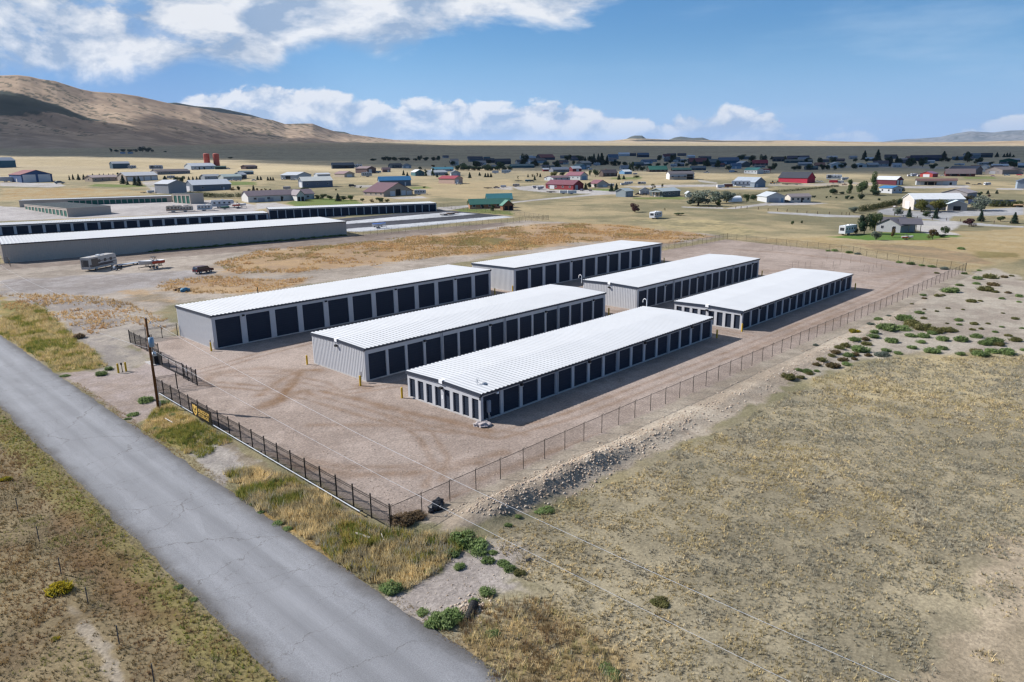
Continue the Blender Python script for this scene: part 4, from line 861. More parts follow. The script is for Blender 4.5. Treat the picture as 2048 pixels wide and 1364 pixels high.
# storage sign on the fence
def sign():
    # plane x = 27.98, facing the road
    vA, vB = 75.55, 70.75; root = empty('storage_sign', (27.99, vA, 0)); tag(root, 'black sign on the iron fence with a gold lion shield and gold letters', 'sign')
    Ls = vA - vB; mb = MB(); mb.box(-.06, 0, -Ls, 0, .42, 1.92); mb.build('sign_panel', paint('sign_black', (.008, .008, .009), .45, 0, .1), root)
    gold = paint('sign_gold', alb((250, 205, 110)), .5, 0, .05)
    def text(s, y, z, size, w=None):
        cu = bpy.data.curves.new('lettering', 'FONT'); cu.body = s; cu.resolution_u = 4; cu.size = size; cu.extrude = .008; cu.offset = .008; cu.align_x = 'LEFT'; cu.materials.append(gold); cu.space_character = 1.06
        tmp = bpy.data.objects.new('lettering', cu); COL.objects.link(tmp); bpy.context.view_layer.update()
        me = bpy.data.meshes.new_from_object(tmp.evaluated_get(bpy.context.evaluated_depsgraph_get())); bpy.data.objects.remove(tmp)
        t = bpy.data.objects.new('lettering', me); COL.objects.link(t); t.parent = root; t.location = (-.072, -y, z); t.rotation_euler = (math.pi / 2, 0, -math.pi / 2)
        return t
    text('KINGDOM', 1.66, 1.17, .55); text('STORAGE', 1.66, .68, .55)
    sh = [(.28, 1.72), (.60, 1.66), (.85, 1.78), (1.10, 1.66), (1.42, 1.72), (1.40, 1.15), (1.26, .85), (.85, .52), (.44, .85), (.30, 1.15)]
    mb = MB(); mb.add([(-.062, -a, z) for a, z in sh] + [(-.085, -a, z) for a, z in sh], [tuple(range(10)), tuple(range(19, 9, -1))] + [(i, 10 + i, 10 + (i + 1) % 10, (i + 1) % 10) for i in range(10)]); mb.build('shield_emblem', gold, root)
    mb = MB()   # dark lines of the lion's head on the shield
    for pts in ([(.45, 1.55), (.62, 1.40), (.55, 1.20)], [(1.25, 1.55), (1.08, 1.40), (1.15, 1.20)], [(.72, 1.32), (.85, 1.05), (.98, 1.32)], [(.66, .98), (.85, .86), (1.04, .98)], [(.85, 1.05), (.85, .86)]):
        for a, b in zip(pts[:-1], pts[1:]): mb.cyl((-.09, -a[0], a[1]), (-.09, -b[0], b[1]), .028, n=4)
    mb.build('lion_lines', paint('sign_black', (.008, .008, .009), .45, 0, .1), root)
sign()
# chain-link fences
def mesh_mat():
    m, nt, p = new_mat('chain_link_wire'); L = nt.links.new; N = nt.nodes.new
    t = N('ShaderNodeUVMap'); s = N('ShaderNodeSeparateXYZ'); L(t.outputs[0], s.inputs[0])
    def mt(op, a, b=None):
        n = N('ShaderNodeMath'); n.operation = op
        for i, q in enumerate((a, b)):
            if q is None: continue
            if isinstance(q, (int, float)): n.inputs[i].default_value = q
            else: L(q, n.inputs[i])
        return n.outputs[0]
    def band(op): return mt('LESS_THAN', mt('FRACT', mt('DIVIDE', mt(op, s.outputs[0], s.outputs[1]), .072)), .09)
    f = mt('MAXIMUM', band('ADD'), band('SUBTRACT'))
    tr = N('ShaderNodeBsdfTransparent'); mx = N('ShaderNodeMixShader'); L(f, mx.inputs[0]); L(tr.outputs[0], mx.inputs[1]); L(p.outputs[0], mx.inputs[2])
    p.inputs['Base Color'].default_value = (.05, .042, .038, 1); p.inputs['Roughness'].default_value = .5
    o = [n for n in nt.nodes if n.type == 'OUTPUT_MATERIAL'][0]; L(mx.outputs[0], o.inputs[0]); return m
WIRE = mesh_mat()
def chain_fence(label, pts, spacing=2.95, h=1.85, arms=True, group='dark chain-link fences round the yards', thick=.034, zf=lambda x, y: 0.0):
    P = [np.array(p, float) for p in pts]; p0 = P[0]; root = empty('chain_link_fence', (p0[0], p0[1], 0)); tag(root, label, 'fence', group)
    Vs = []; Fs = []; uv = []; rail = MB(); posts = []; s0 = 0
    for a, b in zip(P[:-1], P[1:]):
        d = b - a; Ln = np.hypot(*d); k = max(1, int(round(Ln / spacing)))
        for i in range(k + 1): posts.append(a + d * i / k)
        n = len(Vs); za, zb = zf(*a), zf(*b)
        kk = max(1, k // 2)
        for i in range(kk):
            a1, b1 = a + d * i / kk, a + d * (i + 1) / kk; z1, z2 = zf(*a1), zf(*b1); n = len(Vs)
            Vs += [(*(a1 - p0), z1 + .02), (*(b1 - p0), z2 + .02), (*(b1 - p0), z2 + h), (*(a1 - p0), z1 + h)]; Fs.append((n, n + 1, n + 2, n + 3)); l0, l1 = s0 + Ln * i / kk, s0 + Ln * (i + 1) / kk
            uv += [(l0, 0), (l1, 0), (l1, h), (l0, h)]
            rail.cyl((*(a1 - p0), z1 + h), (*(b1 - p0), z2 + h), thick * .72, n=5)
        s0 += Ln
    me = bpy.data.meshes.new('wire_mesh'); me.from_pydata(Vs, [], Fs); ul = me.uv_layers.new(name='UVMap'); ul.data.foreach_set('uv', np.array(uv, np.float32).ravel()); me.materials.append(WIRE); link('wire_mesh', me, root)
    rail.build('top_rail', CHAINP, root)
    pm = MB(); pm.cyl((0, 0, -.3), (0, 0, h + .04), thick, n=7)
    if arms: pm.cyl((0, 0, h + .02), (0, 0, h + .12), thick * .8, n=5); pm.cyl((0, 0, h + .10), (.12, -.10, h + .22), thick * .55, n=4)
    pm = pm.build('post', CHAINP, root); last = None; first = True
    for q in posts:
        if last is not None and np.hypot(*(q - last)) < .4: continue
        last = q
        if first: c = pm; first = False
        else: c = pm.copy(); COL.objects.link(c); c.parent = root
        c.location = (q[0] - p0[0], q[1] - p0[1], zf(*q))
    return root
TZ = lambda x, y: float(terrain(x, y))
chain_fence('long dark chain-link fence between the gravel yard and the bare bank, nearest the camera', [(28.2, 40.25), (60, 40.25), (98, 39.7), (142.9, 38.8), (191.8, 38.4)], 2.98)
chain_fence('chain-link fence closing the far end of the gravel yard below the lawn house', [(191.9, 38.5), (195.5, 51.4), (203.8, 64.3), (207.5, 69), (211, 80), (213.2, 93.6), (217.8, 112.2)], 3.6, 1.85, True, zf=TZ)
chain_fence('chain-link fence behind the tallest far building at the edge of the rust coloured field', [(217.7, 112.3), (198, 111.7), (176, 114.6), (104, 114.9)], 2.95, zf=TZ)
f2 = [at(x, y)[:2] for x, y in ((698, 473), (712, 474), (900, 455), (1097, 440))]
chain_fence('chain-link fence along the second storage yard beside its pale concrete lane', f2, 3.0, 1.9, True, zf=TZ)
f3 = [at(x, y)[:2] for x, y in ((1097, 440), (1040, 432), (935, 422), (880, 415))]
chain_fence('chain-link fence between the second storage yard and the green roofed house', f3, 3.4, 1.9, True, zf=TZ)
f4 = [at(x, y)[:2] for x, y in ((1, 532), (18, 529), (22, 535))]
chain_fence('short chain-link panel at the near corner of the long tan building', f4, 2.5, 2.0, False, zf=TZ)
# survey stakes scattered on the empty end of the yard
SM = MB(); SM.cyl((0, 0, -.1), (0, 0, 1.5), .03, n=5); SM = SM.build('stake', paint('weathered_stake', (.16, .13, .11), .8, 0, .2)); first = True
for X, Y in [(35, 165), (80, 155), (178, 145), (195, 305), (240, 300), (295, 305), (335, 300), (430, 305), (520, 300), (575, 285), (660, 265), (740, 262), (765, 330), (805, 345), (838, 330), (865, 300), (905, 320), (525, 355), (470, 250), (590, 225)]:
    p = at(*zp('8', X, Y)); o = SM if first else SM.copy()
    if not first: COL.objects.link(o)
    first = False; o.location = (p[0], p[1], 0); tag(o, 'thin weathered stake standing in the empty far part of the gravel yard', 'stake', 'survey stakes in the empty part of the yard')

# ------------------------------------------------------------------ utility pole with wires
root = empty('utility_pole', (26.63, 81.86, 0)); tag(root, 'brown wooden utility pole with a transformer can beside the road fence', 'utility pole')
WOOD = paint('creosote_wood', alb((122, 82, 50)), .85, 0, .35, 2.5, .1)
mb = MB(); mb.cyl((0, 0, -1), (0, 0, 10.4), .17, .115, n=14); mb.build('pole', WOOD, root, True)
CAN = paint('transformer_blue_grey', alb((150, 180, 205)), .4, 0, .05)
mb = MB(); mb.cyl((.10, -.42, 7.25), (.10, -.42, 8.25), .28, n=16); mb.dome((.10, -.42, 8.25), .29, .29, .08, 16, 3); mb.build('transformer', CAN, root, True)
mb = MB(); mb.box(-.05, .15, -.18, -.08, 7.4, 8.1)
for dx in (-.1, .2): mb.cyl((.08 + dx * .6, -.42 + dx * .4, 8.28), (.08 + dx * .6, -.42 + dx * .4, 8.62), .045, n=8)
mb.build('bushing', paint('dark_fitting', (.05, .055, .06), .5, .3, .1), root)
mb = MB(); mb.cyl((.12, -.32, 9.75), (.35, -.38, 9.9), .03); mb.cyl((.35, -.38, 9.8), (.35, -.38, 10.1), .055); mb.cyl((0, 0, 10.4), (0, 0, 10.58), .04); mb.build('insulator', WHITEP, root)
mb = MB(); mb.cyl((.14, -.10, 0), (.14, -.10, 2.6), .035); mb.box(.05, .25, -.28, -.12, .25, .75); mb.build('conduit', GALV, root)
WIREM = paint('aluminium_wire', (.55, .56, .58), .4, .4, .05)
def wire(label, z0, a, mid, x0, x1, y1, endz):
    ys = np.linspace(-60, 81.86, 40); P = [(x0 + (x1 - x0) * (y - 81.86) / -141.86, y, mid + a * (y - 10.0) ** 2) for y in ys]; dz = z0 - P[-1][2]
    P = [(x, y, z + dz * max(0, (y - 40) / 41.86)) for x, y, z in P]
    ys = np.linspace(81.86, y1, 24)[1:]; k = (z0 - (endz)) ; P += [(x0 + (y - 81.86) * .02, y, z0 - 4 * 2.2 * ((y - 81.86) / (y1 - 81.86)) * (1 - (y - 81.86) / (y1 - 81.86))) for y in ys]
    o = MB().path(P, .009, 5).build('power_line', WIREM); tag(o, label, 'power line', 'power lines hung from the utility pole'); return o
wire('upper power line from the top of the utility pole', 10.55, .00064, 6.86, 26.63, 27.9, 185, 10.5)
wire('lower power line from beside the transformer can on the pole', 6.9, .00042, 4.60, 26.75, 27.6, 185, 6.9)

# ------------------------------------------------------------------ loose things near the yard
STONE = paint('pale_boulder', alb((190, 180, 178)), .9, 0, .25, 3, .2, .6, 6)
def boulder(seed, r, flat=.7):
    rnd = random.Random(seed); import bmesh
    b = bmesh.new(); bmesh.ops.create_icosphere(b, subdivisions=2, radius=r)
    ph = [rnd.uniform(0, 6) for _ in range(6)]
    for v in b.verts:
        c = v.co.normalized(); k = 1 + .22 * math.sin(3 * c.x + ph[0]) * math.cos(2.5 * c.y + ph[1]) + .14 * math.sin(6 * c.z + 4 * c.x + ph[2]) + rnd.uniform(-.05, .05)
        v.co = Vector((v.co.x * k * 1.25, v.co.y * k, v.co.z * k * flat))
    me = bpy.data.meshes.new('boulder'); b.to_mesh(me); b.free(); me.materials.append(STONE); return me
for i, (x, y, r, lab) in enumerate([(955, 851, .42, 'flat pale boulder left of the pile at the near building corner'), (966, 853, .48, 'largest pale boulder of the pile at the near building corner'), (972, 848.5, .36, 'small pale boulder against the near building corner'), (978, 850.5, .3, 'last pale boulder right of the pile at the near building corner')]):
    p = at(x, y); o = link('boulder', boulder(i, r)); o.location = (p[0], p[1], r * .3); o.rotation_euler = (0, 0, i * 1.3); tag(o, lab, 'boulder', 'boulders at the corner of the nearest building')
def heap(name, pts, mat, seed, label, cat, loc, rough=.25):
    import bmesh
    rnd = random.Random(seed); b = bmesh.new()
    for (x, y, z, r) in pts:
        g = bmesh.ops.create_icosphere(b, subdivisions=2, radius=r)
        for v in g['verts']:
            k = 1 + rnd.uniform(-rough, rough); v.co = Vector((v.co.x * k + x, v.co.y * k + y, max(-.05, v.co.z * k * .8 + z)))
    me = bpy.data.meshes.new(name); b.to_mesh(me); b.free(); me.materials.append(mat); o = link(name, me); o.location = loc; tag(o, label, cat); return o
heap('plastic_heap', [(0, 0, .2, .42), (.5, .1, .25, .45), (.95, .3, .3, .38), (.4, -.25, .1, .35), (-.35, -.2, .1, .25)], paint('black_plastic', (.012, .014, .02), .32, 0, .3), 4, 'crumpled black plastic sheeting lying against the wire fence by the gravel bank', 'plastic heap', gpt(*at(866, 1020)[:2]))
heap('plastic_scrap', [(0, 0, .06, .16), (.25, .05, .05, .14)], paint('black_plastic', (.012, .014, .02), .32, 0, .3), 9, 'small scrap of black plastic on the pale dirt patch by the road', 'plastic scrap', gpt(*at(1056, 1125)[:2]))
p = gpt(*at(945, 1222)[:2]); mb = MB(); mb.cyl((-.9, -.5, -.05), (.35, .2, .22), .27, n=16, cap=False); mb.cyl((-.9, -.5, -.05), (.35, .2, .22), .235, n=16, cap=False)
for k in range(9): t = k / 8; mb.cyl((-.9 + 1.2 * t, -.5 + .67 * t, -.05 + .26 * t), (-.86 + 1.2 * t, -.477 + .67 * t, -.04 + .26 * t), .295, n=16, cap=False)
o = mb.build('culvert_pipe', paint('black_culvert', (.015, .015, .016), .5, 0, .1)); o.location = p; tag(o, 'black corrugated culvert pipe poking out of rubble by the road', 'culvert')
p = gpt(*at(366, 584)[:2]); o = heap('blue_tarp', [(0, 0, .3, .6), (.7, .2, .35, .6), (1.3, .5, .25, .45)], paint('faded_blue', alb((70, 140, 175)), .5, 0, .2), 6, 'faded blue dinghy-like tarp dumped on the grey track left of the buildings', 'tarp', p)
p = gpt(*at(358, 581)[:2]); heap('debris_pile', [(0, 0, .15, .5), (.5, .4, .2, .4), (-.6, .3, .1, .35)], paint('scrap_brown', alb((110, 84, 70)), .9, 0, .4), 7, 'low brown heap of scrap beside the faded blue tarp', 'debris', p)
p = gpt(*at(516, 586)[:2]); mb = MB(); mb.cyl((0, 0, -.2), (0, 0, 1.2), .1, n=8); o = mb.build('pipe_stub', DARKLAMP); o.location = p; tag(o, 'short dark pipe standing behind the roof of the tallest near building', 'pipe')
for x0, y0, x1, y1, r, c, nm, lab in [(712, 1072, 741, 1081, .10, alb((196, 186, 176)), 'log', 'weathered pale log lying in the dry verge grass by the fence corner'), (763, 1072, 768, 1086, .035, alb((220, 214, 206)), 'stake', 'white wooden stake leaning in the dry verge grass'),
                                  (331, 841, 346, 849, .05, alb((225, 220, 214)), 'pipe_piece', 'white pipe piece lying in the grass below the utility pole'), (530, 962, 546, 953, .09, alb((206, 180, 140)), 'log', 'tan board lying in the tall yellow grass beside the road')]:
    a, b = gpt(*at(x0, y0)[:2]), gpt(*at(x1, y1)[:2]); o = MB().cyl((0, 0, .22), tuple(b - a + Vector((0, 0, .22))), r, n=7).build(nm, paint(nm + '_wood', c, .85, 0, .25)); o.location = a; tag(o, lab, nm.replace('_', ' '))
# thin stakes of the old wire line in the left field
SM2 = MB(); SM2.cyl((0, 0, -.1), (0, 0, 1.25), .035, n=5); SM2 = SM2.build('fence_stake', paint('grey_stake', (.10, .10, .10), .7, .2, .2)); first = True
for x, y, lab in [(78, 1080, 'thin grey stake in the left field, farthest along the row'), (36, 1020, 'thin grey stake at the left edge above the yellow bush'), (122, 1145, 'thin grey stake right behind the yellow flowering bush'), (176, 1205, 'thin grey stake right of the yellow flowering bush'), (238, 1284, 'thin grey stake beside the worn foot track'), (308, 1362, 'thin grey stake nearest the bottom of the left field')]:
    o = SM2 if first else SM2.copy()
    if not first: COL.objects.link(o)
    first = False; o.location = gpt(*at(x, y)[:2]); tag(o, lab, 'stake', 'thin stakes of an old wire line in the left field')
# ------------------------------------------------------------------ second storage yard on the left
TANC = paint('tan_steel', alb((206, 192, 178)), .6, 0, .05); GREEND = paint('green_roll_door', alb((38, 108, 92)), .5, 0, .08); OLDROOF = paint('grey_green_roof', alb((128, 134, 130)), .6, 0, .08)
def long_building(label, A, Bp, depth_pt, hA, hB, wall, roofm, group, doors=None, ends=None, rib=.45, trim=None, roof_rise=0.0, spill=.25):
    """long low building: A and Bp are the front base corners (left and right as seen), depth_pt a point on the far side"""
    A = np.array(A[:2], float); Bp = np.array(Bp[:2], float); d = Bp - A; L = np.hypot(*d); d /= L; nrm = np.array([-d[1], d[0]]); W = float((np.array(depth_pt[:2]) - A) @ nrm)
    zA, zB = TZ(*A), TZ(*Bp); root = empty('storage_building', (A[0], A[1], min(zA, zB)), math.atan2(d[1], d[0])); tag(root, label, 'storage building', group)
    z0 = -.3; top = lambda x: hA + (hB - hA) * x / L
    mb = MB()
    if doors is None: ribbed(mb, (0, 0), (1, 0), z0, lambda t: top(t) - .03, (0, -1), L, rib, .04)
    else: mb.add([(0, .25, z0), (L, .25, z0), (L, .25, top(L) - .03), (0, .25, top(0) - .03)], [(0, 1, 2, 3)])
    ribbed(mb, (0, W), (0, -1), z0, lambda t: top(0) - .03, (-1, 0), W, rib, .03); ribbed(mb, (L, 0), (0, 1), z0, lambda t: top(L) - .03, (1, 0), W, rib, .03); mb.add([(0, W, z0), (L, W, z0), (L, W, top(L) - .03), (0, W, top(0) - .03)], [(3, 2, 1, 0)])
    mb.build('wall', wall, root)
    if doors:
        n, dw, dh, x0, x1, dmat, pier = doors; fr = MB(); pitch = (x1 - x0) / n; xs = [x0 + i * pitch for i in range(n)]; w = pitch * dw
        fr.add([(0, 0, dh), (L, 0, dh), (L, 0, top(L) - .03), (0, 0, top(0) - .03), (0, .24, dh), (L, .24, dh), (L, .24, top(L) - .03), (0, .24, top(0) - .03)], [(0, 1, 2, 3), (7, 6, 5, 4), (0, 4, 5, 1), (0, 3, 7, 4), (1, 5, 6, 2)])
        ed = [0] + sum([[x + (pitch - w) / 2, x + (pitch + w) / 2] for x in xs], []) + [L]
        for a, b in zip(ed[::2], ed[1::2]):
            if b - a > .02: fr.box(a, b, -.004, .236, z0, dh)
        fr.build('door_wall', pier, root); dm = roll_door_mesh(w, dh - .05, 'roll_up_door', .5); dm.materials.clear(); dm.materials.append(dmat)
        for x in xs:
            o = link('roll_up_door', dm, root); o.location = (x + (pitch - w) / 2, .17, .03)
    if ends:
        for y0, wd, h, mat in ends:
            e = MB(); e.box(-.08, -.045, y0, y0 + wd, 0, h); e.build('small_roll_up_door', mat, root)
    k = max(2, int(L / .9)); p = L / k; prof = []
    for i in range(k): prof += [(i * p, 0), (i * p + p * .6, 0), (i * p + p * .7, .06), (i * p + p * .9, .06)]
    prof.append((L, 0)); rz = lambda y: roof_rise * (1 - abs(y - W / 2) / (W / 2)) if roof_rise > 0 else -roof_rise * (y / W)
    ys = [-spill, W / 2, W + spill]; vs = [(x, y, top(x) + rz(min(max(y, 0), W)) + z) for x, z in prof for y in ys]; n = 3
    mb = MB().add(vs, [(i * n + j, (i + 1) * n + j, (i + 1) * n + j + 1, i * n + j + 1) for i in range(len(prof) - 1) for j in range(2)]); mb.build('roof', roofm, root)
    if trim:
        t = MB()
        for x0, x1 in ((-.05, .06), (L - .06, L + .05)):
            t.add([(x, y, top(x) + rz(min(max(y, 0), W)) + q) for q in (-.3, .05) for x, y in ((x0, -spill), (x1, -spill), (x1, W + spill), (x0, W + spill))], [(3, 2, 1, 0), (4, 5, 6, 7), (0, 1, 5, 4), (1, 2, 6, 5), (2, 3, 7, 6), (3, 0, 4, 7)])
        t.add([(x, y, top(x) + q) for q in (-.28, .0) for x, y in ((.07, -spill - .03), (L - .07, -spill - .03), (L - .07, -spill + .06), (.07, -spill + .06))], [(3, 2, 1, 0), (4, 5, 6, 7), (0, 1, 5, 4), (1, 2, 6, 5), (2, 3, 7, 6), (3, 0, 4, 7)])
        t.build('eave_trim', trim, root)
    return root
def height_at(base, x, y):
    d = px_ray(x, y); hd = math.hypot(d[0], d[1]); D = math.hypot(base[0], base[1]); return CAM_H + d[2] / hd * D - base[2]
GS2 = 'buildings of the second storage yard on the left'
A_, B_ = at(9, 527), at(694, 470); hA_, hB_ = height_at(A_, 5, 487.5), height_at(B_, 692.5, 440.7)
h_ = (hA_ + hB_) / 2
back = at(644.5, 432.5, B_[2] + h_); nv = (B_ - A_)[:2]; nv = nv / np.hypot(*nv); nn_ = np.array([-nv[1], nv[0]]); Wd = float((back[:2] - B_[:2]) @ nn_)
long_building('very long tan storage building with a blank ribbed wall and white roof', A_, B_, A_[:2] + nn_ * Wd, h_, h_, TANC, ROOFC, GS2, rib=.6, trim=TRIMC, roof_rise=-.25)
# back row: lower left part and taller right part
C0, C1 = at(512 + 108 / 4, 270 + 672 / 4), at(512 + 1445 / 4, 270 + 607 / 4); D0 = at(-60, 270 + 815 / 4)
hr_ = height_at(C1, 512 + 1443 / 4, 270 + 530 / 4)
dv = (C1 - C0)[:2]; dv /= np.hypot(*dv); nb = np.array([-dv[1], dv[0]]); L1 = float(np.hypot(*(C1 - C0)[:2]))
long_building('taller right part of the long row of black doors, ending at the asphalt lane', C0, C1, C0[:2] + nb * 11, hr_ * .93, hr_ * .93, TANC, ROOFC, GS2, doors=(22, .90, hr_ * .80, .15, L1 - .15, DOORC, FRAMEC), trim=TRIMC, roof_rise=-.2)
D1 = C0 - np.append(dv * .4, 0); L0 = float(np.hypot(*(D1 - D0)[:2])); n0_ = int(round(L0 / 4.75))
long_building('lower left part of the long row of black doors behind the tan wall', D0, D1, D0[:2] + nb * 11, hr_ * .82, hr_ * .82, TANC, ROOFC, GS2, doors=(n0_, .80, hr_ * .68, .3, L0 - .3, DOORC, FRAMEC), trim=TRIMC, roof_rise=-.2)
# old tan buildings with green doors
def end_row(label, L_, C_, far, h, n, wall=TANC, roofm=OLDROOF, rise=-.1, dh=.72, rank=None):
    """its door end runs from L_ to C_, its blank side from C_ to far"""
    a, c, f = np.array(L_[:2]), np.array(C_[:2]), np.array(far[:2]); d = (c - a) / np.hypot(*(c - a)); nn3 = np.array([-d[1], d[0]]); dep = float((f - c) @ nn3)
    return long_building(label, a, c, a + nn3 * dep, h, h, wall, roofm, GS2, doors=(n, .72, h * dh, .3, float(np.hypot(*(c - a))) - .3, GREEND, wall), trim=wall, roof_rise=rise, spill=.12)
cB = at(*zp('1', 545, 656)); end_row('old tan building with a grey green roof and green doors along its end', at(*zp('1', 200, 592)), cB, at(*zp('1', 930, 634)), height_at(cB, *zp('1', 540, 586)), 12)
cB = at(*zp('1', 1527, 551)); end_row('small sloping tan building with four green doors at the edge of the old yard', at(*zp('1', 1388, 541)), cB, at(*zp('1', 1685, 545)), height_at(cB, *zp('1', 1527, 472)), 4, dh=.8)
p0, p1 = at(*zp('1', 160, 578)), at(*zp('1', 1375, 533)); hh = height_at(p0, *zp('1', 160, 524)); pe = at(*zp('1', 94, 570))
dd = (p1 - p0)[:2]; dl = float(np.hypot(*dd)); nn2 = np.array([-dd[1], dd[0]]) / dl; dep_ = max(8.0, float((pe[:2] - p0[:2]) @ nn2))
long_building('old tan building with a white roof and a long row of green doors', p0, p1, p0[:2] + nn2 * dep_, hh, hh * 1.05, TANC, ROOFC, GS2, doors=(17, .84, hh * .72, dl * .30, dl * .97, GREEND, TANC), ends=[(.8 + i * (dep_ - 1) / 4, (dep_ - 1) / 5.6, hh * .7, GREEND) for i in range(4)], trim=TANC, roof_rise=-.15)

# ------------------------------------------------------------------ houses and barns of the valley
GLASS = paint('dark_window', (.03, .035, .045), .2, 0, .1, spec=.6); DOORW = paint('white_garage_door', alb((222, 222, 226)), .6, 0, .05); DARKIN = paint('dark_opening', (.012, .012, .014), .8, 0, .1)
GREYDOOR = paint('grey_garage_door', alb((176, 178, 186)), .6, 0, .05); BLUEDOOR = paint('blue_garage_door', alb((130, 165, 195)), .6, 0, .05)
DM = {'w': DOORW, 'k': DARKIN, 'g': GREYDOOR, 'b': BLUEDOOR}
WOODP = paint('porch_post', alb((180, 160, 140)), .8, 0, .1)
def mute(c, f=.22):
    g = sum(c) / 3.0; return tuple(int(v * (1 - f) + g * f) for v in c)
def house(r, xl, xc, xr, yb, he, hr, g, roof, wall, label, name='house', cat='house', doors='', win='', porch=None, ar=.52, chim=False, gable_wall=None, overhang=.45, psi=None, extra=None):
    """near bottom corner (xc, yb), faces reaching to xl and xr, eave and ridge heights: survey units; g tells which face is the gable"""
    px, py = zp(r, xc, yb); C = at(px, py); d = math.hypot(C[0], C[1]); dz = CAM_H - C[2]
    ahead = float(np.array([C[0], C[1], -dz]) @ FW); s = ahead / F_PX / 4.0
    wl_, wr_ = (xc - xl) * s, (xr - xc) * s; he *= s; hr *= s
    if psi is None:
        if wl_ < .3: ps = 4.0
        elif wr_ < .3: ps = 86.0
        else:
            t = (wl_ / wr_) / ar if g != 'R' else ar * wl_ / wr_
            ps = min(78, max(9, math.degrees(math.atan(t))))
    else: ps = psi
    ps = math.radians(ps); ef = np.array([C[0], C[1]]) / d; er = np.array([ef[1], -ef[0]])
    LR = wr_ / math.cos(ps); LL = wl_ / math.sin(ps)
    if wl_ < .3: LL = LR * ar
    if wr_ < .3: LR = LL * ar
    dirR = er * math.cos(ps) + ef * math.sin(ps); root = empty(name, tuple(C), math.atan2(dirR[1], dirR[0])); tag(root, label, cat)
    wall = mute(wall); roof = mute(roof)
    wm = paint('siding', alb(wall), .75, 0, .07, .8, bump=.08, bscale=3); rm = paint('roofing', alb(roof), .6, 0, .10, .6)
    z0 = -.8; rise = max(.2, hr - he); oh = overhang; th = .22
    mb = MB()
    if g in ('L', 'N', ''):       # ridge runs along x
        prof = [(0, z0), (LL, z0), (LL, he), (LL / 2, he + rise), (0, he)]; mb.prism(prof, 0, LR, axis='x')
        w2 = LL / 2
        rf = MB(); sl_ = rise / w2
        for sg in (0, 1):
            f = lambda y: y if not sg else LL - y
            pr = [(f(-oh), he - oh * sl_ + .03), (f(w2), he + rise + .03), (f(w2), he + rise + th), (f(-oh), he - oh * sl_ + th)]
            rf.prism(pr, -oh, LR + oh, axis='x')
    else:
        prof = [(0, z0), (LR, z0), (LR, he), (LR / 2, he + rise), (0, he)]; mb.prism(prof, 0, LL, axis='y')
        w2 = LR / 2; rf = MB(); sl_ = rise / w2
        for sg in (0, 1):
            f = lambda y: y if not sg else LR - y
            pr = [(f(-oh), he - oh * sl_ + .03), (f(w2), he + rise + .03), (f(w2), he + rise + th), (f(-oh), he - oh * sl_ + th)]
            rf.prism(pr, -oh, LL + oh, axis='y')
    mb.build('wall', wm, root); rf.build('roof', rm, root)
    k = 0
    for spec in doors.split():            # face a b height colour, e.g. R.1-.3h.7w
        f = spec[0]; a, rest = spec[1:].split('-'); b, rest = rest.split('h'); hgt, c = float(rest[:-1]), rest[-1]; a, b = float(a), float(b)
        e = MB(); D_ = LR if f == 'R' else LL
        if f == 'R': e.box(a * D_, b * D_, -.06, .02, 0, hgt * he)
        else: e.box(-.06, .02, (1 - b) * D_, (1 - a) * D_, 0, hgt * he)
        e.build('garage_door' if b - a > .06 and (b - a) * D_ > 1.6 else 'door', DM[c], root)
    for spec in win.split():
        f = spec[0]; n = int(spec[1:].split('x')[0]); sz = float(spec.split('x')[1]) if 'x' in spec else 1.1; D_ = LR if f == 'R' else LL
        for i in range(n):
            m = (i + .5) / n * D_; e = MB(); zz = max(.9, he * .42); fr = MB()
            if f == 'R': fr.box(m - sz / 2 - .1, m + sz / 2 + .1, -.035, .02, zz - .1, zz + 1.2); e.box(m - sz / 2, m + sz / 2, -.06, -.036, zz, zz + 1.1)
            else: fr.box(-.035, .02, m - sz / 2 - .1, m + sz / 2 + .1, zz - .1, zz + 1.2); e.box(-.06, -.036, m - sz / 2, m + sz / 2, zz, zz + 1.1)
            w_ = fr.build('window', DOORW, root); e.build('pane', GLASS, w_)
    if porch:
        f, a, b, dep, ph = porch; e = MB(); q = MB(); D_ = LR if f == 'R' else LL
        if f == 'R':
            e.box(a * D_, b * D_, -dep, -.03, ph * he, ph * he + .18)
            for t in np.linspace(a * D_ + .15, b * D_ - .15, 4): q.box(t - .09, t + .09, -dep + .05, -dep + .23, -.5, ph * he)
        else:
            e.box(-dep, -.03, (1 - b) * D_, (1 - a) * D_, ph * he, ph * he + .18)
            for t in np.linspace((1 - b) * D_ + .15, (1 - a) * D_ - .15, 4): q.box(-dep + .05, -dep + .23, t - .09, t + .09, -.5, ph * he)
        e.build('porch_roof', rm, root); q.build('porch_posts', WOODP, root)
    if chim:
        e = MB(); e.box(LR * .3, LR * .3 + .7, LL * .45, LL * .45 + .7, he, he + rise + .9); e.build('chimney', paint('brick', alb((150, 110, 95)), .9, 0, .15), root)
    if extra == 'cupola':
        for t in (.36, .70):
            e = MB(); e.box(LR * t - 1, LR * t + 1, LL / 2 - 1, LL / 2 + 1, he + rise - .5, he + rise + 1.3); cu = e.build('cupola', paint('siding', alb((226, 60, 70)), .75, 0, .07), root)
            e = MB(); e.box(LR * t - .5, LR * t + .5, LL / 2 - 1.06, LL / 2 - 1.01, he + rise + .2, he + rise + 1.1); e.build('louvre', DOORW, cu)
        e = MB(); e.box(-.05, LR + .05, -.05, .0, he - .5, he - .02); e.box(LR - .6, LR + .03, -.07, -.01, 0, he - .5); e.box(LR + .0, LR + .06, 0, .5, 0, he - .3); e.build('white_trim', DOORW, root)
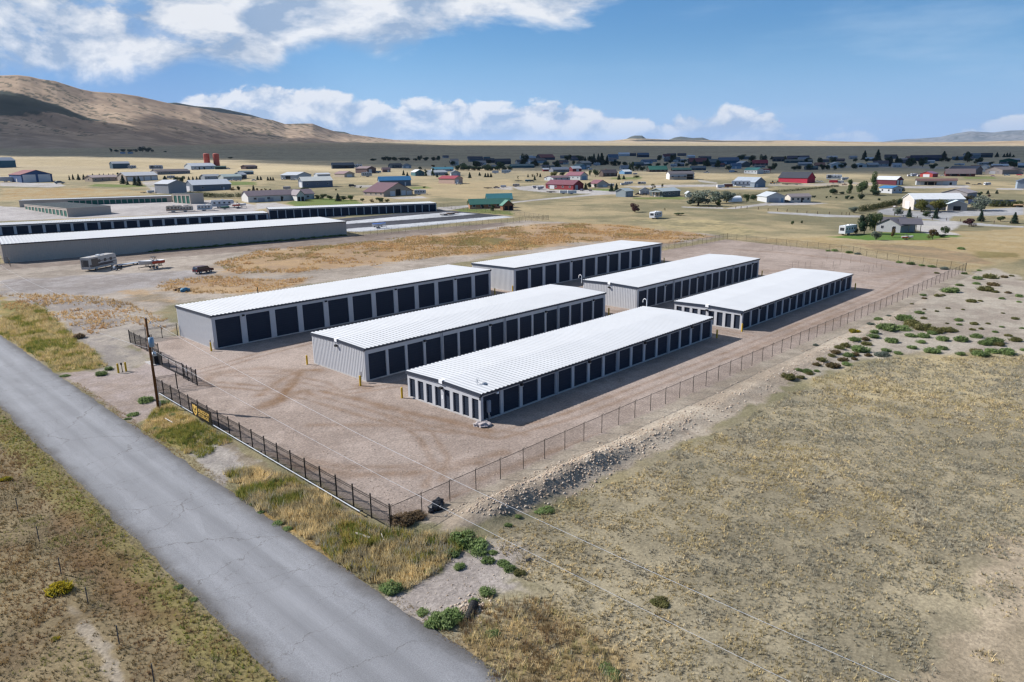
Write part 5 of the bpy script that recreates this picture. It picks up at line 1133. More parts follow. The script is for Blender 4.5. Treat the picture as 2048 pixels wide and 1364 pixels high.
    if extra == 'solar':
        w2 = LL / 2; sl_ = rise / w2; e = MB(); y0, y1 = w2 * .12, w2 * .85
        e.add([(LR * a, y, he + y * sl_ + q) for q in (.26, .34) for a, y in ((.04, y0), (.62, y0), (.62, y1), (.04, y1))], [(3, 2, 1, 0), (4, 5, 6, 7), (0, 1, 5, 4), (1, 2, 6, 5), (2, 3, 7, 6), (3, 0, 4, 7)]); e.build('solar_panels', paint('solar_glass', (.012, .02, .05), .25, 0, .1, spec=.6), root)
    return root
    return root
WH = (226, 226, 230); SL = (108, 122, 138); GY = (168, 172, 180); TN = (196, 176, 156); DK = (70, 72, 82)
H = house
# -- far left
H('1', -90, -40, 105, 264, 58, 82, 'L', (176, 190, 206), (44, 110, 134), 'teal barn with a pale roof cut by the left picture edge', 'barn', 'barn')
H('1', 95, 177, 390, 382, 62, 96, 'R', (140, 48, 62), (52, 92, 150), 'blue barn with a red roof and two tall white doors', 'barn', 'barn', 'R.05-.46h1.0w R.54-.94h1.0w L.55-.62h.5w', ar=.8)
H('1', 688, 742, 932, 375, 33, 50, 'L', (190, 168, 164), (190, 168, 146), 'long tan house with a faded pink roof beside dark conifers', doors='', win='R4 L1')
H('1', 930, 950, 990, 362, 26, 34, 'L', (170, 150, 140), (176, 150, 128), 'low brown link building joining the tan house and the white roofed shop', 'shed', 'shed')
H('1', 950, 1010, 1245, 372, 44, 70, 'L', (228, 226, 226), (190, 170, 152), 'tan shop with a white roof and four white doors', 'shop', 'shop', 'R.05-.22h.75w R.33-.54h.8w R.58-.76h.8w R.80-.98h.8w')
H('1', 883, 905, 1028, 270, 40, 55, 'L', (176, 184, 196), (56, 92, 116), 'slate teal shed with a pale roof out in the dry field', 'shed', 'shed')
H('1', 1212, 1260, 1505, 318, 24, 40, 'L', (104, 96, 104), (150, 142, 140), 'long dark roofed ranch house behind the white roofed shop', win='R4')
H('1', 1480, 1530, 1715, 278, 28, 50, 'L', (226, 230, 236), (206, 212, 218), 'white barn in front of the two red silos', 'barn', 'barn', 'R.3-.36h.7k R.5-.56h.7k', 'R3')
H('1', 1715, 1722, 1805, 275, 18, 26, 'L', (60, 96, 88), (52, 84, 78), 'low dark green shed beside the white barn', 'shed', 'shed')
H('1', 1930, 1970, 2056, 274, 22, 32, 'L', (120, 100, 100), (120, 92, 88), 'small brown house right of the two red silos', win='R2')
H('1', 1605, 1640, 1760, 360, 28, 42, 'L', (178, 184, 192), (160, 168, 178), 'pale grey house with trees in front, left of the green roofed building', win='R2')
H('1', 1750, 1790, 1930, 363, 28, 46, 'L', (196, 214, 206), (188, 196, 194), 'long pale building with a faint green roof', 'shed', 'shed', 'R.5-.56h.7w')
H('1', 1872, 1925, 1974, 352, 34, 50, 'L', (210, 214, 222), (96, 108, 128), 'dark walled garage with a pale roof by parked pickups', 'garage', 'garage', 'R.2-.8h.7k')
H('1', 1905, 1925, 2025, 318, 20, 30, 'L', (120, 140, 150), (84, 110, 128), 'blue grey house with a small white gable above the pickups', win='R2')
H('1', 1253, 1353, 1487, 470, 76, 104, 'R', (196, 202, 212), (160, 164, 172), 'tall grey metal barn at the edge of the old storage yard', 'barn', 'barn', ar=.9)
H('1', 1487, 1547, 1838, 452, 50, 86, 'L', (232, 236, 242), (112, 126, 144), 'slate walled barn with a bright white roof and a hedge in front', 'barn', 'barn', 'L.2-.6h.8w R.78-.82h.5w', 'R2x1.4')
# -- centre left
H('2', -110, -60, 465, 541, 50, 86, 'L', (128, 112, 122), (226, 222, 216), 'long white ranch house with a purple brown roof and a lawn', 'house', 'house', 'R.14-.24h.65g R.29-.37h.65g R.48-.51h.8k', 'R5x1.6', ar=.34)
H('2', 276, 330, 390, 530, 50, 84, 'R', (124, 108, 118), (222, 218, 212), 'white gabled wing with a dark porch on the long ranch house', 'house', 'house', 'R.1-.4h.7k R.55-.9h.7k', ar=.7, psi=18)
H('2', 343, 376, 612, 424, 54, 84, 'L', (236, 236, 226), (112, 124, 144), 'slate barn with a cream white roof behind the ranch house', 'barn', 'barn', 'L.2-.8h.8w', 'R3')
H('2', 203, 330, 443, 358, 36, 58, 'R', (204, 210, 218), (188, 194, 202), 'pale grey barn with an open dark doorway', 'barn', 'barn', 'L.3-.6h.8k', ar=1.1)
H('2', 463, 492, 592, 334, 18, 28, 'L', (228, 232, 238), (206, 210, 214), 'small white shed right of the pale grey barn', 'shed', 'shed')
H('2', 630, 708, 788, 339, 28, 46, 'R', (160, 128, 132), (206, 186, 160), 'tan garage with a brown red roof and one white door', 'garage', 'garage', 'R.25-.75h.8w', ar=.8)
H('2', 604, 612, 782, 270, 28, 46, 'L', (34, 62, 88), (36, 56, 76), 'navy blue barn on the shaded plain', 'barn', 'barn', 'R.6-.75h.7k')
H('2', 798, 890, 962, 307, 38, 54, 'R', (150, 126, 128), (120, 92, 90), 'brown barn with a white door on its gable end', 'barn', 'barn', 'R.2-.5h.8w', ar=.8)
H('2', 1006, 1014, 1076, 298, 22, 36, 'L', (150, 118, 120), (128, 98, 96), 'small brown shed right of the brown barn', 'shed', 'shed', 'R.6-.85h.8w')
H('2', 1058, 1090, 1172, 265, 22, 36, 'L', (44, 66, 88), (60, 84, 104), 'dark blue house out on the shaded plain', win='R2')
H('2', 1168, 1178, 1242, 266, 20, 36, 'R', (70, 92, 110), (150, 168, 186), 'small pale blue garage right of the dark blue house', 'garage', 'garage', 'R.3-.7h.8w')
H('2', 978, 990, 1240, 411, 46, 74, 'L', (46, 142, 206), (106, 126, 148), 'slate barn with a bright blue roof', 'barn', 'barn', 'R.8-.84h.6w')
H('2', 860, 1022, 1262, 495, 36, 104, 'R', (122, 84, 96), (190, 172, 152), 'big tan barn with a maroon roof, one dark door among white ones', 'barn', 'barn', 'R.22-.38h1.15w R.41-.57h1.5k R.60-.75h1.15w R.79-.96h1.0w', 'L4', ar=1.3)
H('2', 1240, 1276, 1346, 328, 30, 48, 'R', (226, 230, 232), (64, 120, 130), 'teal gabled house with a white roof', doors='', win='R2', ar=.7)
H('2', 1345, 1400, 1535, 325, 24, 40, 'L', (186, 192, 198), (170, 178, 184), 'long pale house between garden trees', win='R3')
H('2', 1400, 1420, 1582, 292, 16, 32, 'L', (52, 134, 160), (190, 200, 206), 'white house with a teal roof behind garden trees', win='R3')
H('2', 1552, 1562, 1636, 327, 24, 42, 'R', (130, 138, 150), (186, 190, 194), 'grey gabled garage beside the garden trees', 'garage', 'garage', 'R.2-.6h.8w')
H('2', 1460, 1590, 1655, 392, 42, 62, 'R', (178, 62, 78), (218, 178, 156), 'peach barn with a red roof and a white pickup by its door', 'barn', 'barn', 'R.1-.5h.8w', ar=.6)
H('2', 1553, 1562, 1622, 245, 36, 52, 'L', (196, 168, 150), (222, 220, 214), 'tall two storey white house on the plain', win='R2')
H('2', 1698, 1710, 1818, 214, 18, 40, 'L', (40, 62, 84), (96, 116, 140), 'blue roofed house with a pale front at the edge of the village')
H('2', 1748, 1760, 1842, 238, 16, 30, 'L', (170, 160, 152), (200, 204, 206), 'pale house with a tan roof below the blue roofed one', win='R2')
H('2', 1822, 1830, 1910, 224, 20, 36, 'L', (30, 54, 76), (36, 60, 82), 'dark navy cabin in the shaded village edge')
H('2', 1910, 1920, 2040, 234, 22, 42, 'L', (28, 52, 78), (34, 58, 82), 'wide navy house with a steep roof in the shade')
H('2', 1840, 1850, 2050, 522, 12, 48, 'L', (92, 186, 184), (176, 164, 150), 'pale teal roofed barn behind the green roofed house', 'barn', 'barn')
H('2', 1700, 1712, 2036, 592, 38, 74, 'L', (86, 158, 132), (186, 122, 80), 'orange log house with a green roof', 'house', 'house', 'R.30-.34h.7k', 'R5x1.5', ar=.42)
H('2', 1955, 1976, 2060, 604, 42, 78, 'R', (84, 150, 128), (150, 96, 66), 'front gable of the green roofed log house with dark porch', 'house', 'house', 'R.15-.45h.8k R.6-.9h.8k', ar=.7, psi=22)
# -- centre right
H('3', 62, 70, 168, 194, 14, 26, 'L', (196, 206, 216), (180, 192, 206), 'long white house at the far edge of the village', win='R3')
H('3', 186, 230, 345, 200, 20, 44, 'L', (140, 46, 62), (54, 66, 90), 'dark house with a red roof at the far edge of the village', 'house')
H('3', 112, 158, 280, 227, 22, 40, 'L', (30, 52, 76), (150, 170, 190), 'navy roofed barn with one white gable', 'barn', 'barn', 'L.3-.7h.8w')
H('3', -20, 0, 180, 264, 16, 28, 'L', (36, 100, 118), (44, 112, 130), 'long low teal building in the shade', 'shed', 'shed')
H('3', 243, 246, 276, 262, 18, 24, 'L', (44, 78, 116), (56, 92, 132), 'small blue cube-like shed in the shade', 'shed', 'shed')
H('3', 384, 392, 462, 188, 12, 24, 'L', (80, 96, 110), (130, 140, 150), 'low grey house left of the tall conifers')
H('3', 462, 466, 528, 190, 12, 24, 'L', (40, 52, 70), (50, 62, 80), 'dark cottage left of the tall conifers')
H('3', 515, 560, 636, 250, 26, 40, 'L', (150, 152, 148), (130, 134, 132), 'grey green barn with a pale roof below the tall conifers', 'barn', 'barn', ar=1)
H('3', 490, 548, 596, 276, 28, 42, 'R', (70, 120, 130), (96, 140, 170), 'blue gabled barn with one pale door', 'barn', 'barn', 'R.3-.7h.8b', ar=.9)
H('3', 452, 486, 556, 293, 24, 42, 'L', (190, 198, 208), (140, 44, 58), 'red barn with a grey roof and white edge', 'barn', 'barn', 'R.4-.7h.8w', ar=.9)
H('3', 295, 330, 458, 298, 20, 38, 'L', (112, 126, 146), (120, 124, 136), 'blue grey roofed house with bushes in front', win='R3')
H('3', 244, 250, 296, 291, 16, 24, 'L', (214, 216, 222), (176, 48, 60), 'tiny red shed with a white roof', 'shed', 'shed')
H('3', 428, 546, 606, 361, 36, 62, 'R', (150, 88, 104), (196, 200, 204), 'pale grey shop with a maroon roof and blue grey door', 'shop', 'shop', 'R.25-.8h.9b', 'L3', ar=.55)
H('3', 258, 330, 466, 368, 24, 38, 'L', (130, 96, 108), (190, 198, 206), 'low pale house with a maroon roof left of the shop', doors='', win='R3 L2', ar=.8)
H('3', 262, 490, 572, 441, 42, 74, 'R', (136, 72, 88), (160, 36, 46), 'large red building with a maroon roof and white garage doors', 'barn', 'barn', 'L.15-.32h.85w R.2-.45h.9g', 'L4x1.5', ar=.4)
H('3', 618, 680, 766, 420, 30, 56, 'R', (138, 82, 94), (200, 192, 184), 'pale house with a maroon roof beside the large red building', 'house', 'house', 'R.2-.5h.7g R.55-.9h.7w', ar=.8)
H('3', 698, 730, 842, 333, 28, 52, 'L', (96, 84, 92), (96, 78, 74), 'dark brown house with a steep dormer roof', win='R3', chim=True)
H('3', 856, 900, 958, 314, 20, 34, 'L', (226, 232, 238), (96, 150, 196), 'small bright blue shed with a white roof', 'shed', 'shed', 'R.5-.9h.8b', ar=1)
H('3', 1075, 1100, 1242, 296, 18, 46, 'L', (56, 134, 112), (80, 70, 66), 'long house with a green roof behind the garden trees', win='R4', ar=.6)
H('3', 1272, 1285, 1432, 291, 12, 26, 'L', (54, 130, 112), (78, 72, 70), 'second green roofed house, right of the long one', win='R3', ar=.6)
H('3', 1232, 1260, 1452, 357, 44, 62, 'L', (104, 98, 108), (226, 224, 220), 'two storey white house with a dark roof and open porches', 'house', 'house', 'R.7-.95h.9k', 'R4x1.4', porch=('R', 0, 1.0, 3.0, .5), ar=.6)
H('3', 830, 908, 968, 497, 46, 66, 'L', (190, 206, 208), (158, 172, 178), 'grey green shed standing alone on the grass', 'shed', 'shed', 'R.3-.8h.75g', ar=.8)
H('3', 1018, 1024, 1106, 477, 32, 54, 'R', (110, 118, 128), (222, 222, 224), 'white garage with two doors and cars in front', 'garage', 'garage', 'R.15-.45h.8g R.55-.85h.8g', psi=6)
H('3', 1104, 1206, 1344, 497, 44, 66, 'L', (178, 194, 200), (100, 112, 112), 'long dark grey house with a pale roof and timber deck', 'house', 'house', 'L.3-.42h.8w', 'R4x1.3 L1', ar=.7, porch=('L', .1, .9, 2.0, .9))
H('3', 1384, 1400, 1434, 497, 30, 44, 'R', (200, 206, 210), (206, 210, 214), 'small white shed left of the silver trees', 'shed', 'shed', psi=20)
H('3', 1962, 2036, 2172, 540, 46, 76, 'R', (196, 204, 212), (208, 210, 212), 'white garage with a grey roof and a wide grey door', 'garage', 'garage', 'R.15-.66h.72g R.80-.92h.7b', ar=.8)
H('3', 1768, 1942, 2022, 419, 40, 76, 'R', (168, 180, 196), (140, 156, 176), 'blue grey barn with a low lean-to roof and a camper in front', 'barn', 'barn', 'L.10-.16h.7w R.1-.3h.6w', ar=.5)
H('3', 760, 775, 852, 194, 18, 38, 'L', (60, 104, 140), (130, 150, 170), 'blue roofed house right of the tall conifers', win='R2')
H('3', 848, 856, 940, 168, 14, 26, 'L', (214, 222, 230), (196, 206, 216), 'long white barn beyond the tall conifers', 'barn', 'barn')
H('3', 938, 944, 992, 168, 12, 22, 'L', (40, 58, 76), (56, 72, 88), 'dark shed touching the long white barn', 'shed', 'shed')
H('3', 998, 1010, 1096, 178, 18, 34, 'L', (52, 96, 130), (40, 66, 92), 'blue barn standing alone at the far village edge', 'barn', 'barn')
H('3', 1238, 1244, 1312, 168, 10, 20, 'L', (44, 66, 92), (56, 84, 116), 'navy bungalow farthest out on the plain')
H('3', 1322, 1328, 1392, 167, 10, 20, 'L', (42, 60, 84), (62, 84, 108), 'dark bungalow next to the navy one far out')
H('3', 1394, 1410, 1464, 182, 12, 20, 'L', (206, 220, 232), (176, 196, 212), 'pale blue white shed far out on the plain', 'shed', 'shed')
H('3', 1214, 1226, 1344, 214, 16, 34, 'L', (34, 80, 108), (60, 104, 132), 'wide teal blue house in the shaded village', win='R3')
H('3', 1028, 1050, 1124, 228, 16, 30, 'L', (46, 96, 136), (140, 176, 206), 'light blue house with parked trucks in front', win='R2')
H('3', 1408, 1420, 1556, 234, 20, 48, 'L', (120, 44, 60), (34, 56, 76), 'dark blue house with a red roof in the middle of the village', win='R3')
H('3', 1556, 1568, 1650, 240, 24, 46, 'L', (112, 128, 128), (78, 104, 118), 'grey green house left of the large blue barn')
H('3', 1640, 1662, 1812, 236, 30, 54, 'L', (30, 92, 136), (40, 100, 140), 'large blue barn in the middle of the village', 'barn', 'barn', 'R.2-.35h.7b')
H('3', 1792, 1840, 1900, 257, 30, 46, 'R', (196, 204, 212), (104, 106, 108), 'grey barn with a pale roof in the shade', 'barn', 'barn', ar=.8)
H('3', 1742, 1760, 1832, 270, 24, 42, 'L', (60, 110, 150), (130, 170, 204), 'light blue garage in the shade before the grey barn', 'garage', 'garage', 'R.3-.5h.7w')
H('3', 1858, 1960, 2008, 312, 32, 48, 'R', (36, 118, 120), (200, 206, 210), 'white building with a teal green roof', 'house', 'house', '', 'L4', ar=.5)
H('3', 1996, 2000, 2062, 300, 18, 28, 'L', (140, 44, 52), (150, 60, 64), 'low red roofed shed behind the teal roofed building', 'shed', 'shed')
H('3', 1916, 1926, 2040, 244, 18, 42, 'L', (176, 34, 62), (70, 66, 82), 'house with a vivid crimson roof', win='R3')
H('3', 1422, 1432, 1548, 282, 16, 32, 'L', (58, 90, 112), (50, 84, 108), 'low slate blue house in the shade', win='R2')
# -- right
H('4', 90, 312, 370, 386, 42, 84, 'R', (56, 62, 76), (206, 28, 62), 'bright red barn with two cupolas on its dark roof', 'barn', 'barn', ar=.42, gable_wall=None)
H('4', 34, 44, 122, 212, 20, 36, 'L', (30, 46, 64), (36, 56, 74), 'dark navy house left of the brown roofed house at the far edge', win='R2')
H('4', 148, 156, 318, 208, 20, 40, 'L', (70, 72, 94), (70, 78, 96), 'long house with a violet grey roof at the far edge', win='R4')
H('4', 128, 140, 342, 224, 16, 26, 'L', (36, 84, 92), (48, 90, 100), 'low teal house before the violet grey roof', win='R3')
H('4', 236, 244, 342, 244, 14, 24, 'L', (150, 166, 178), (140, 150, 160), 'pale roofed house among dark garden trees')
H('4', 370, 380, 450, 252, 14, 30, 'L', (176, 112, 88), (150, 110, 96), 'house with a rust orange roof among dark garden trees')
H('4', 480, 505, 592, 262, 26, 44, 'R', (176, 190, 200), (200, 206, 210), 'white gabled house with a pale roof in the shade', win='R2', psi=22)
H('4', 530, 536, 606, 212, 12, 22, 'L', (84, 62, 76), (90, 80, 90), 'dark plum roofed cottage at the far edge')
H('4', 676, 700, 782, 258, 20, 32, 'R', (170, 180, 186), (200, 206, 206), 'white garage with a dark door in the shaded street', 'garage', 'garage', 'R.3-.6h.8k', psi=20)
H('4', 778, 800, 876, 258, 20, 34, 'L', (160, 170, 176), (150, 150, 146), 'grey cottage beside the white garage in the shaded street', win='R2')
H('4', 836, 846, 950, 252, 22, 44, 'L', (96, 88, 96), (180, 182, 186), 'house with a plum grey roof beside big conifers', win='R3')
H('4', 776, 782, 838, 206, 14, 26, 'L', (190, 206, 216), (70, 96, 116), 'small pale roofed shed far behind the garage', 'shed', 'shed')
H('4', 928, 936, 1022, 190, 16, 32, 'L', (48, 58, 72), (104, 116, 128), 'dark roofed house beyond the big conifers', win='R2')
H('4', 1030, 1040, 1112, 220, 20, 32, 'L', (150, 140, 142), (150, 134, 130), 'tan house right of the big conifers', win='R2')
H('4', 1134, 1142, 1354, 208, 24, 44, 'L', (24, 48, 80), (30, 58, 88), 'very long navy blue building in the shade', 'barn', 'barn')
H('4', 1242, 1248, 1322, 222, 12, 18, 'L', (176, 192, 204), (190, 200, 208), 'long white trailer home before the navy building', 'trailer_home', 'trailer home')
H('4', 1470, 1478, 1560, 200, 12, 26, 'L', (40, 96, 124), (60, 110, 134), 'low teal house right of the navy building')
H('4', 1558, 1570, 1680, 188, 28, 40, 'L', (60, 100, 128), (120, 140, 152), 'grey barn with a blue roof at the far edge', 'barn', 'barn')
H('4', 1676, 1682, 1778, 180, 20, 34, 'L', (26, 50, 64), (36, 64, 76), 'dark green barn touching the blue roofed one', 'barn', 'barn')
H('4', 1846, 1850, 1968, 238, 34, 48, 'R', (24, 104, 80), (26, 104, 82), 'green barn with a rounded looking roof', 'barn', 'barn', 'R.4-.62h.7w', psi=8)
H('4', 1996, 2000, 2080, 262, 20, 36, 'L', (206, 214, 222), (56, 96, 116), 'teal house with a white roof at the right edge')
H('4', 870, 1024, 1072, 401, 42, 66, 'R', (210, 214, 220), (112, 34, 54), 'dark red barn with solar panels on a white roof', 'barn', 'barn', 'R.1-.4h.9w R.55-.9h.9w', ar=.42)
H('4', 896, 990, 1062, 468, 42, 56, 'R', (40, 128, 196), (208, 210, 214), 'white house with a blue roof beside tall trees', 'house', 'house', '', 'R2 L2', ar=.9)
H('4', 1178, 1186, 1464, 400, 34, 48, 'L', (128, 92, 86), (196, 202, 208), 'long low white building with a rusty brown roof', 'stable', 'stable', 'R.2-.5h.75k R.82-.88h.6k', porch=('R', .08, .62, 3, .95), ar=.35)
H('4', 1226, 1316, 1352, 338, 28, 44, 'L', (150, 100, 140), (204, 66, 62), 'small orange red garage with a white door', 'garage', 'garage', 'L.25-.75h.8w', ar=1.2)
H('4', 1410, 1420, 1620, 330, 22, 56, 'L', (124, 108, 110), (120, 52, 56), 'wide house with a brown hipped-looking roof and red walls', 'house', 'house', 'R.2-.4h.8k R.5-.7h.8k', 'R3', ar=.6)
H('4', 1470, 1660, 1704, 318, 40, 66, 'R', (28, 44, 74), (110, 100, 104), 'long barn with a navy blue roof behind the brown roofed house', 'barn', 'barn', ar=.4)
H('4', 1694, 1750, 1766, 294, 38, 54, 'L', (150, 160, 168), (186, 192, 198), 'pale grey gabled shed right of the navy roofed barn', 'shed', 'shed', ar=1)
H('4', 1754, 1872, 1990, 316, 36, 58, 'L', (136, 120, 118), (160, 148, 144), 'tan gabled house with parked cars in front', 'house', 'house', 'L.25-.6h.7g', 'L2', ar=.8)
H('4', 1880, 1890, 2016, 312, 26, 52, 'R', (130, 116, 116), (176, 162, 156), 'second gable of the tan house group at the right', 'house', 'house', 'R.3-.7h.8g', psi=8)
H('4', 1780, 1790, 1900, 262, 16, 28, 'L', (196, 206, 216), (100, 106, 112), 'pale roofed house behind the tan gabled house')
H('4', 1978, 1990, 2120, 428, 58, 84, 'R', (96, 110, 134), (150, 168, 188), 'blue grey barn cut by the right picture edge', 'barn', 'barn', 'R.4-.55h.35w', psi=10)
H('4', 1078, 1162, 1510, 601, 84, 124, 'L', (234, 236, 238), (214, 206, 196), 'big cream shop with a white roof behind two yellow green trees', 'shop', 'shop', 'L.25-.62h.78w', '', ar=.55)
H('4', 1400, 1432, 1566, 606, 52, 80, 'R', (216, 232, 240), (190, 180, 170), 'tan cottage with a pale roof attached to the big cream shop', 'house', 'house', 'R.30-.68h.7k', '', ar=.5, psi=14)
H('4', 1408, 1590, 1656, 508, 42, 72, 'L', (176, 164, 162), (172, 166, 168), 'grey brown house behind the cream shop', 'house', 'house', '', 'L2', ar=.9)
H('4', 880, 1056, 1160, 782, 56, 106, 'L', (112, 108, 116), (164, 168, 170), 'grey house with a dark gable on the green lawn', 'house', 'house', 'L.66-.80h.75k', 'L2x1.1', ar=.9)
H('4', 884, 906, 1000, 730, 40, 66, 'L', (118, 110, 116), (160, 164, 166), 'rear wing of the grey lawn house with a dark roof edge', 'house', 'house', ar=.8)
H('4', 132, 178, 330, 540, 44, 64, 'L', (150, 138, 138), (222, 212, 196), 'cream ranch house with a brown grey roof', 'house', 'house', 'R.52-.60h.8k', 'R4x1.2', ar=.55)
RC_ = [(60, 74, 96), (120, 60, 66), (150, 156, 164), (44, 96, 110), (92, 84, 92), (36, 60, 90), (176, 182, 190)]; WC_ = [(150, 160, 170), (96, 108, 122), (176, 170, 160), (70, 92, 116), (200, 204, 208)]
for i in range(46):                       # the small houses that fill the shaded belt of the village
    rr = '23434343'[i % 8]; X = {'2': 1500, '3': 20, '4': 20}[rr] + (i * 317.0) % {'2': 520, '3': 2000, '4': 1960}[rr]; Y = 184 + (i * 53.0) % 96; w = 42 + (i * 29) % 46
    H(rr, X - w * .2, X, X + w, Y, 11 + i % 4 * 2, 20 + i % 5 * 3, 'L' if i % 3 else 'N', RC_[i % 7], WC_[i % 5], 'small low house among dark trees in the shaded belt of the far village', win='R2x1.4')['group'] = 'small houses in the shaded belt of the far village'
# covered porch of the lawn house
pA = at(*zp('4', 1056, 782)); pr_ = empty('carport', tuple(at(*zp('4', 1062, 780)))); tag(pr_, 'open carport with a grey roof on thin posts beside the lawn house', 'carport')
e_ = np.array([pA[0], pA[1]]) / np.hypot(pA[0], pA[1]); ang_ = math.atan2(-e_[0], e_[1]) + .25; pr_.rotation_euler = (0, 0, ang_)
mb = MB()
for x in (.2, 2.4, 4.4, 6.2):
    for y in (.1, 5.4): mb.box(x - .09, x + .09, y - .09, y + .09, -.5, 2.9)
mb.build('post', WOODP, pr_); mb = MB(); mb.add([(x, y, z + q) for q in (0, .2) for x, y, z in ((-.6, -.5, 2.75), (6.8, -.5, 2.75), (6.8, 2.7, 4.6), (-.6, 2.7, 4.6), (6.8, 6, 2.75), (-.6, 6, 2.75))], [(0, 1, 2, 3), (3, 2, 4, 5), (9, 8, 7, 6), (11, 10, 8, 9), (0, 6, 7, 1), (4, 10, 11, 5), (1, 7, 8, 2), (2, 8, 10, 4), (0, 3, 9, 6), (3, 5, 11, 9)]); mb.build('roof', paint('roofing', alb((112, 108, 116)), .6, 0, .1), pr_)
# twin silos
for i, (X, lab) in enumerate([(1662, 'left of the twin red silos behind the white barn'), (1738, 'right of the twin red silos behind the white barn')]):
    c = at(*zp('1', X, 268)); s_ = float(np.array([c[0], c[1], c[2] - CAM_H]) @ FW) / F_PX / 4; root = empty('silo', tuple(c)); tag(root, lab, 'silo', 'twin red silos')
    rad_, hg = 23 * s_, 112 * s_; mb = MB(); mb.cyl((0, 0, -1), (0, 0, hg), rad_, n=24, cap=False); mb.build('silo_body', paint('rust_red_silo', alb((190, 88, 72)), .7, 0, .12, .3), root, True)
    mb = MB(); mb.dome((0, 0, hg), rad_, rad_, rad_ * .25, 24, 4); mb.build('roof', paint('silo_cap', alb((200, 110, 96)), .6, 0, .1), root, True)
    mb = MB(); [mb.cyl((0, 0, z), (0, 0, z + .15), rad_ * 1.012, n=24, cap=False) for z in np.linspace(1, hg - .5, 9)]; mb.build('hoops', paint('silo_hoop', alb((160, 74, 62)), .7, 0, .1), root)
# solar array on the ground
c = at(*zp('4', 1600, 566)); root = empty('solar_array', tuple(c)); tag(root, 'dark ground mounted solar panels behind the silver tree', 'solar array'); e_ = np.array([c[0], c[1]]) / np.hypot(c[0], c[1]); root.rotation_euler = (0, 0, math.atan2(-e_[0], e_[1]) + .12)
for i in range(4):
    mb = MB(); x = i * 5.2; mb.add([(x + dx, y, z + q) for q in (0, .08) for dx, y, z in ((0, 0, .8), (4.9, 0, .8), (4.9, 3.2, 3.0), (0, 3.2, 3.0))], [(3, 2, 1, 0), (4, 5, 6, 7), (0, 1, 5, 4), (1, 2, 6, 5), (2, 3, 7, 6), (3, 0, 4, 7)]); mb.build('solar_panel', paint('solar_glass', (.012, .02, .05), .25, 0, .1, spec=.6), root)
    mb = MB(); mb.cyl((x + 2.4, 1.6, -.5), (x + 2.4, 1.6, 1.9), .12, n=6); mb.build('post', GALV, root)
# white round-topped shelter
c = at(*zp('3', 1728, 536)); root = empty('fabric_shelter', tuple(c)); tag(root, 'white round topped fabric shelter right of the silver trees', 'shelter'); e_ = np.array([c[0], c[1]]) / np.hypot(c[0], c[1]); root.rotation_euler = (0, 0, math.atan2(-e_[0], e_[1]) + .5)
R_ = 2.9; pr = [(R_ + R_ * math.cos(a), R_ * 1.05 * math.sin(a)) for a in np.linspace(0, math.pi, 13)]; mb = MB(); mb.add([(t, y, z) for t in (0, 8.5) for y, z in pr], [(i, i + 1, 14 + i, 13 + i) for i in range(12)]); mb.build('cover', paint('white_fabric', (.78, .79, .8), .6, 0, .05), root, True)
mb = MB(); mb.add([(8.45, y, z) for y, z in pr], [tuple(range(13))]); mb.build('end_panel', paint('pale_blue_fabric', alb((170, 200, 222)), .6, 0, .05), root)
# ------------------------------------------------------------------ vehicles
TYRE = paint('tyre_rubber', (.015, .015, .016), .8, 0, .1); RIM = paint('wheel_rim', (.45, .46, .48), .35, .5, .05); CHROME = paint('chrome', (.5, .5, .52), .25, .8, .05)
REDL = paint('tail_light', (.35, .01, .01), .3, 0, .05); LAMPW = paint('head_light', (.75, .76, .78), .2, 0, .05)
def view_yaw(p): return math.atan2(-p[0], p[1])          # local x runs left to right as seen from the camera
_WM = {}
def wheel_mesh(r, w):
    k = (round(r, 2), round(w, 2))
    if k not in _WM:
        mb = MB(); mb.cyl((0, -w / 2, 0), (0, w / 2, 0), r, n=16); o = mb.build('wheel', TYRE); a = o.data; bpy.data.objects.remove(o)
        mb = MB(); mb.cyl((0, -w / 2 - .01, 0), (0, w / 2 + .01, 0), r * .58, n=12); o = mb.build('rim', RIM); b = o.data; bpy.data.objects.remove(o); _WM[k] = (a, b)
    return _WM[k]
def wheels(root, spots, r, w=.24):
    a, b = wheel_mesh(r, w)
    for x, y in spots:
        o = link('wheel', a, root); o.location = (x, y, r); q = link('rim', b, o)
def side_prism(root, name, prof, w, m, y0=None):
    mb = MB(); mb.prism(prof, -w / 2 if y0 is None else y0, w / 2 if y0 is None else y0 + w); return mb.build(name, m, root)
def place(root, p, turn, sc): root.location = tuple(p); root.rotation_euler = (0, 0, view_yaw(p) + math.radians(turn)); root.scale = (sc,) * 3
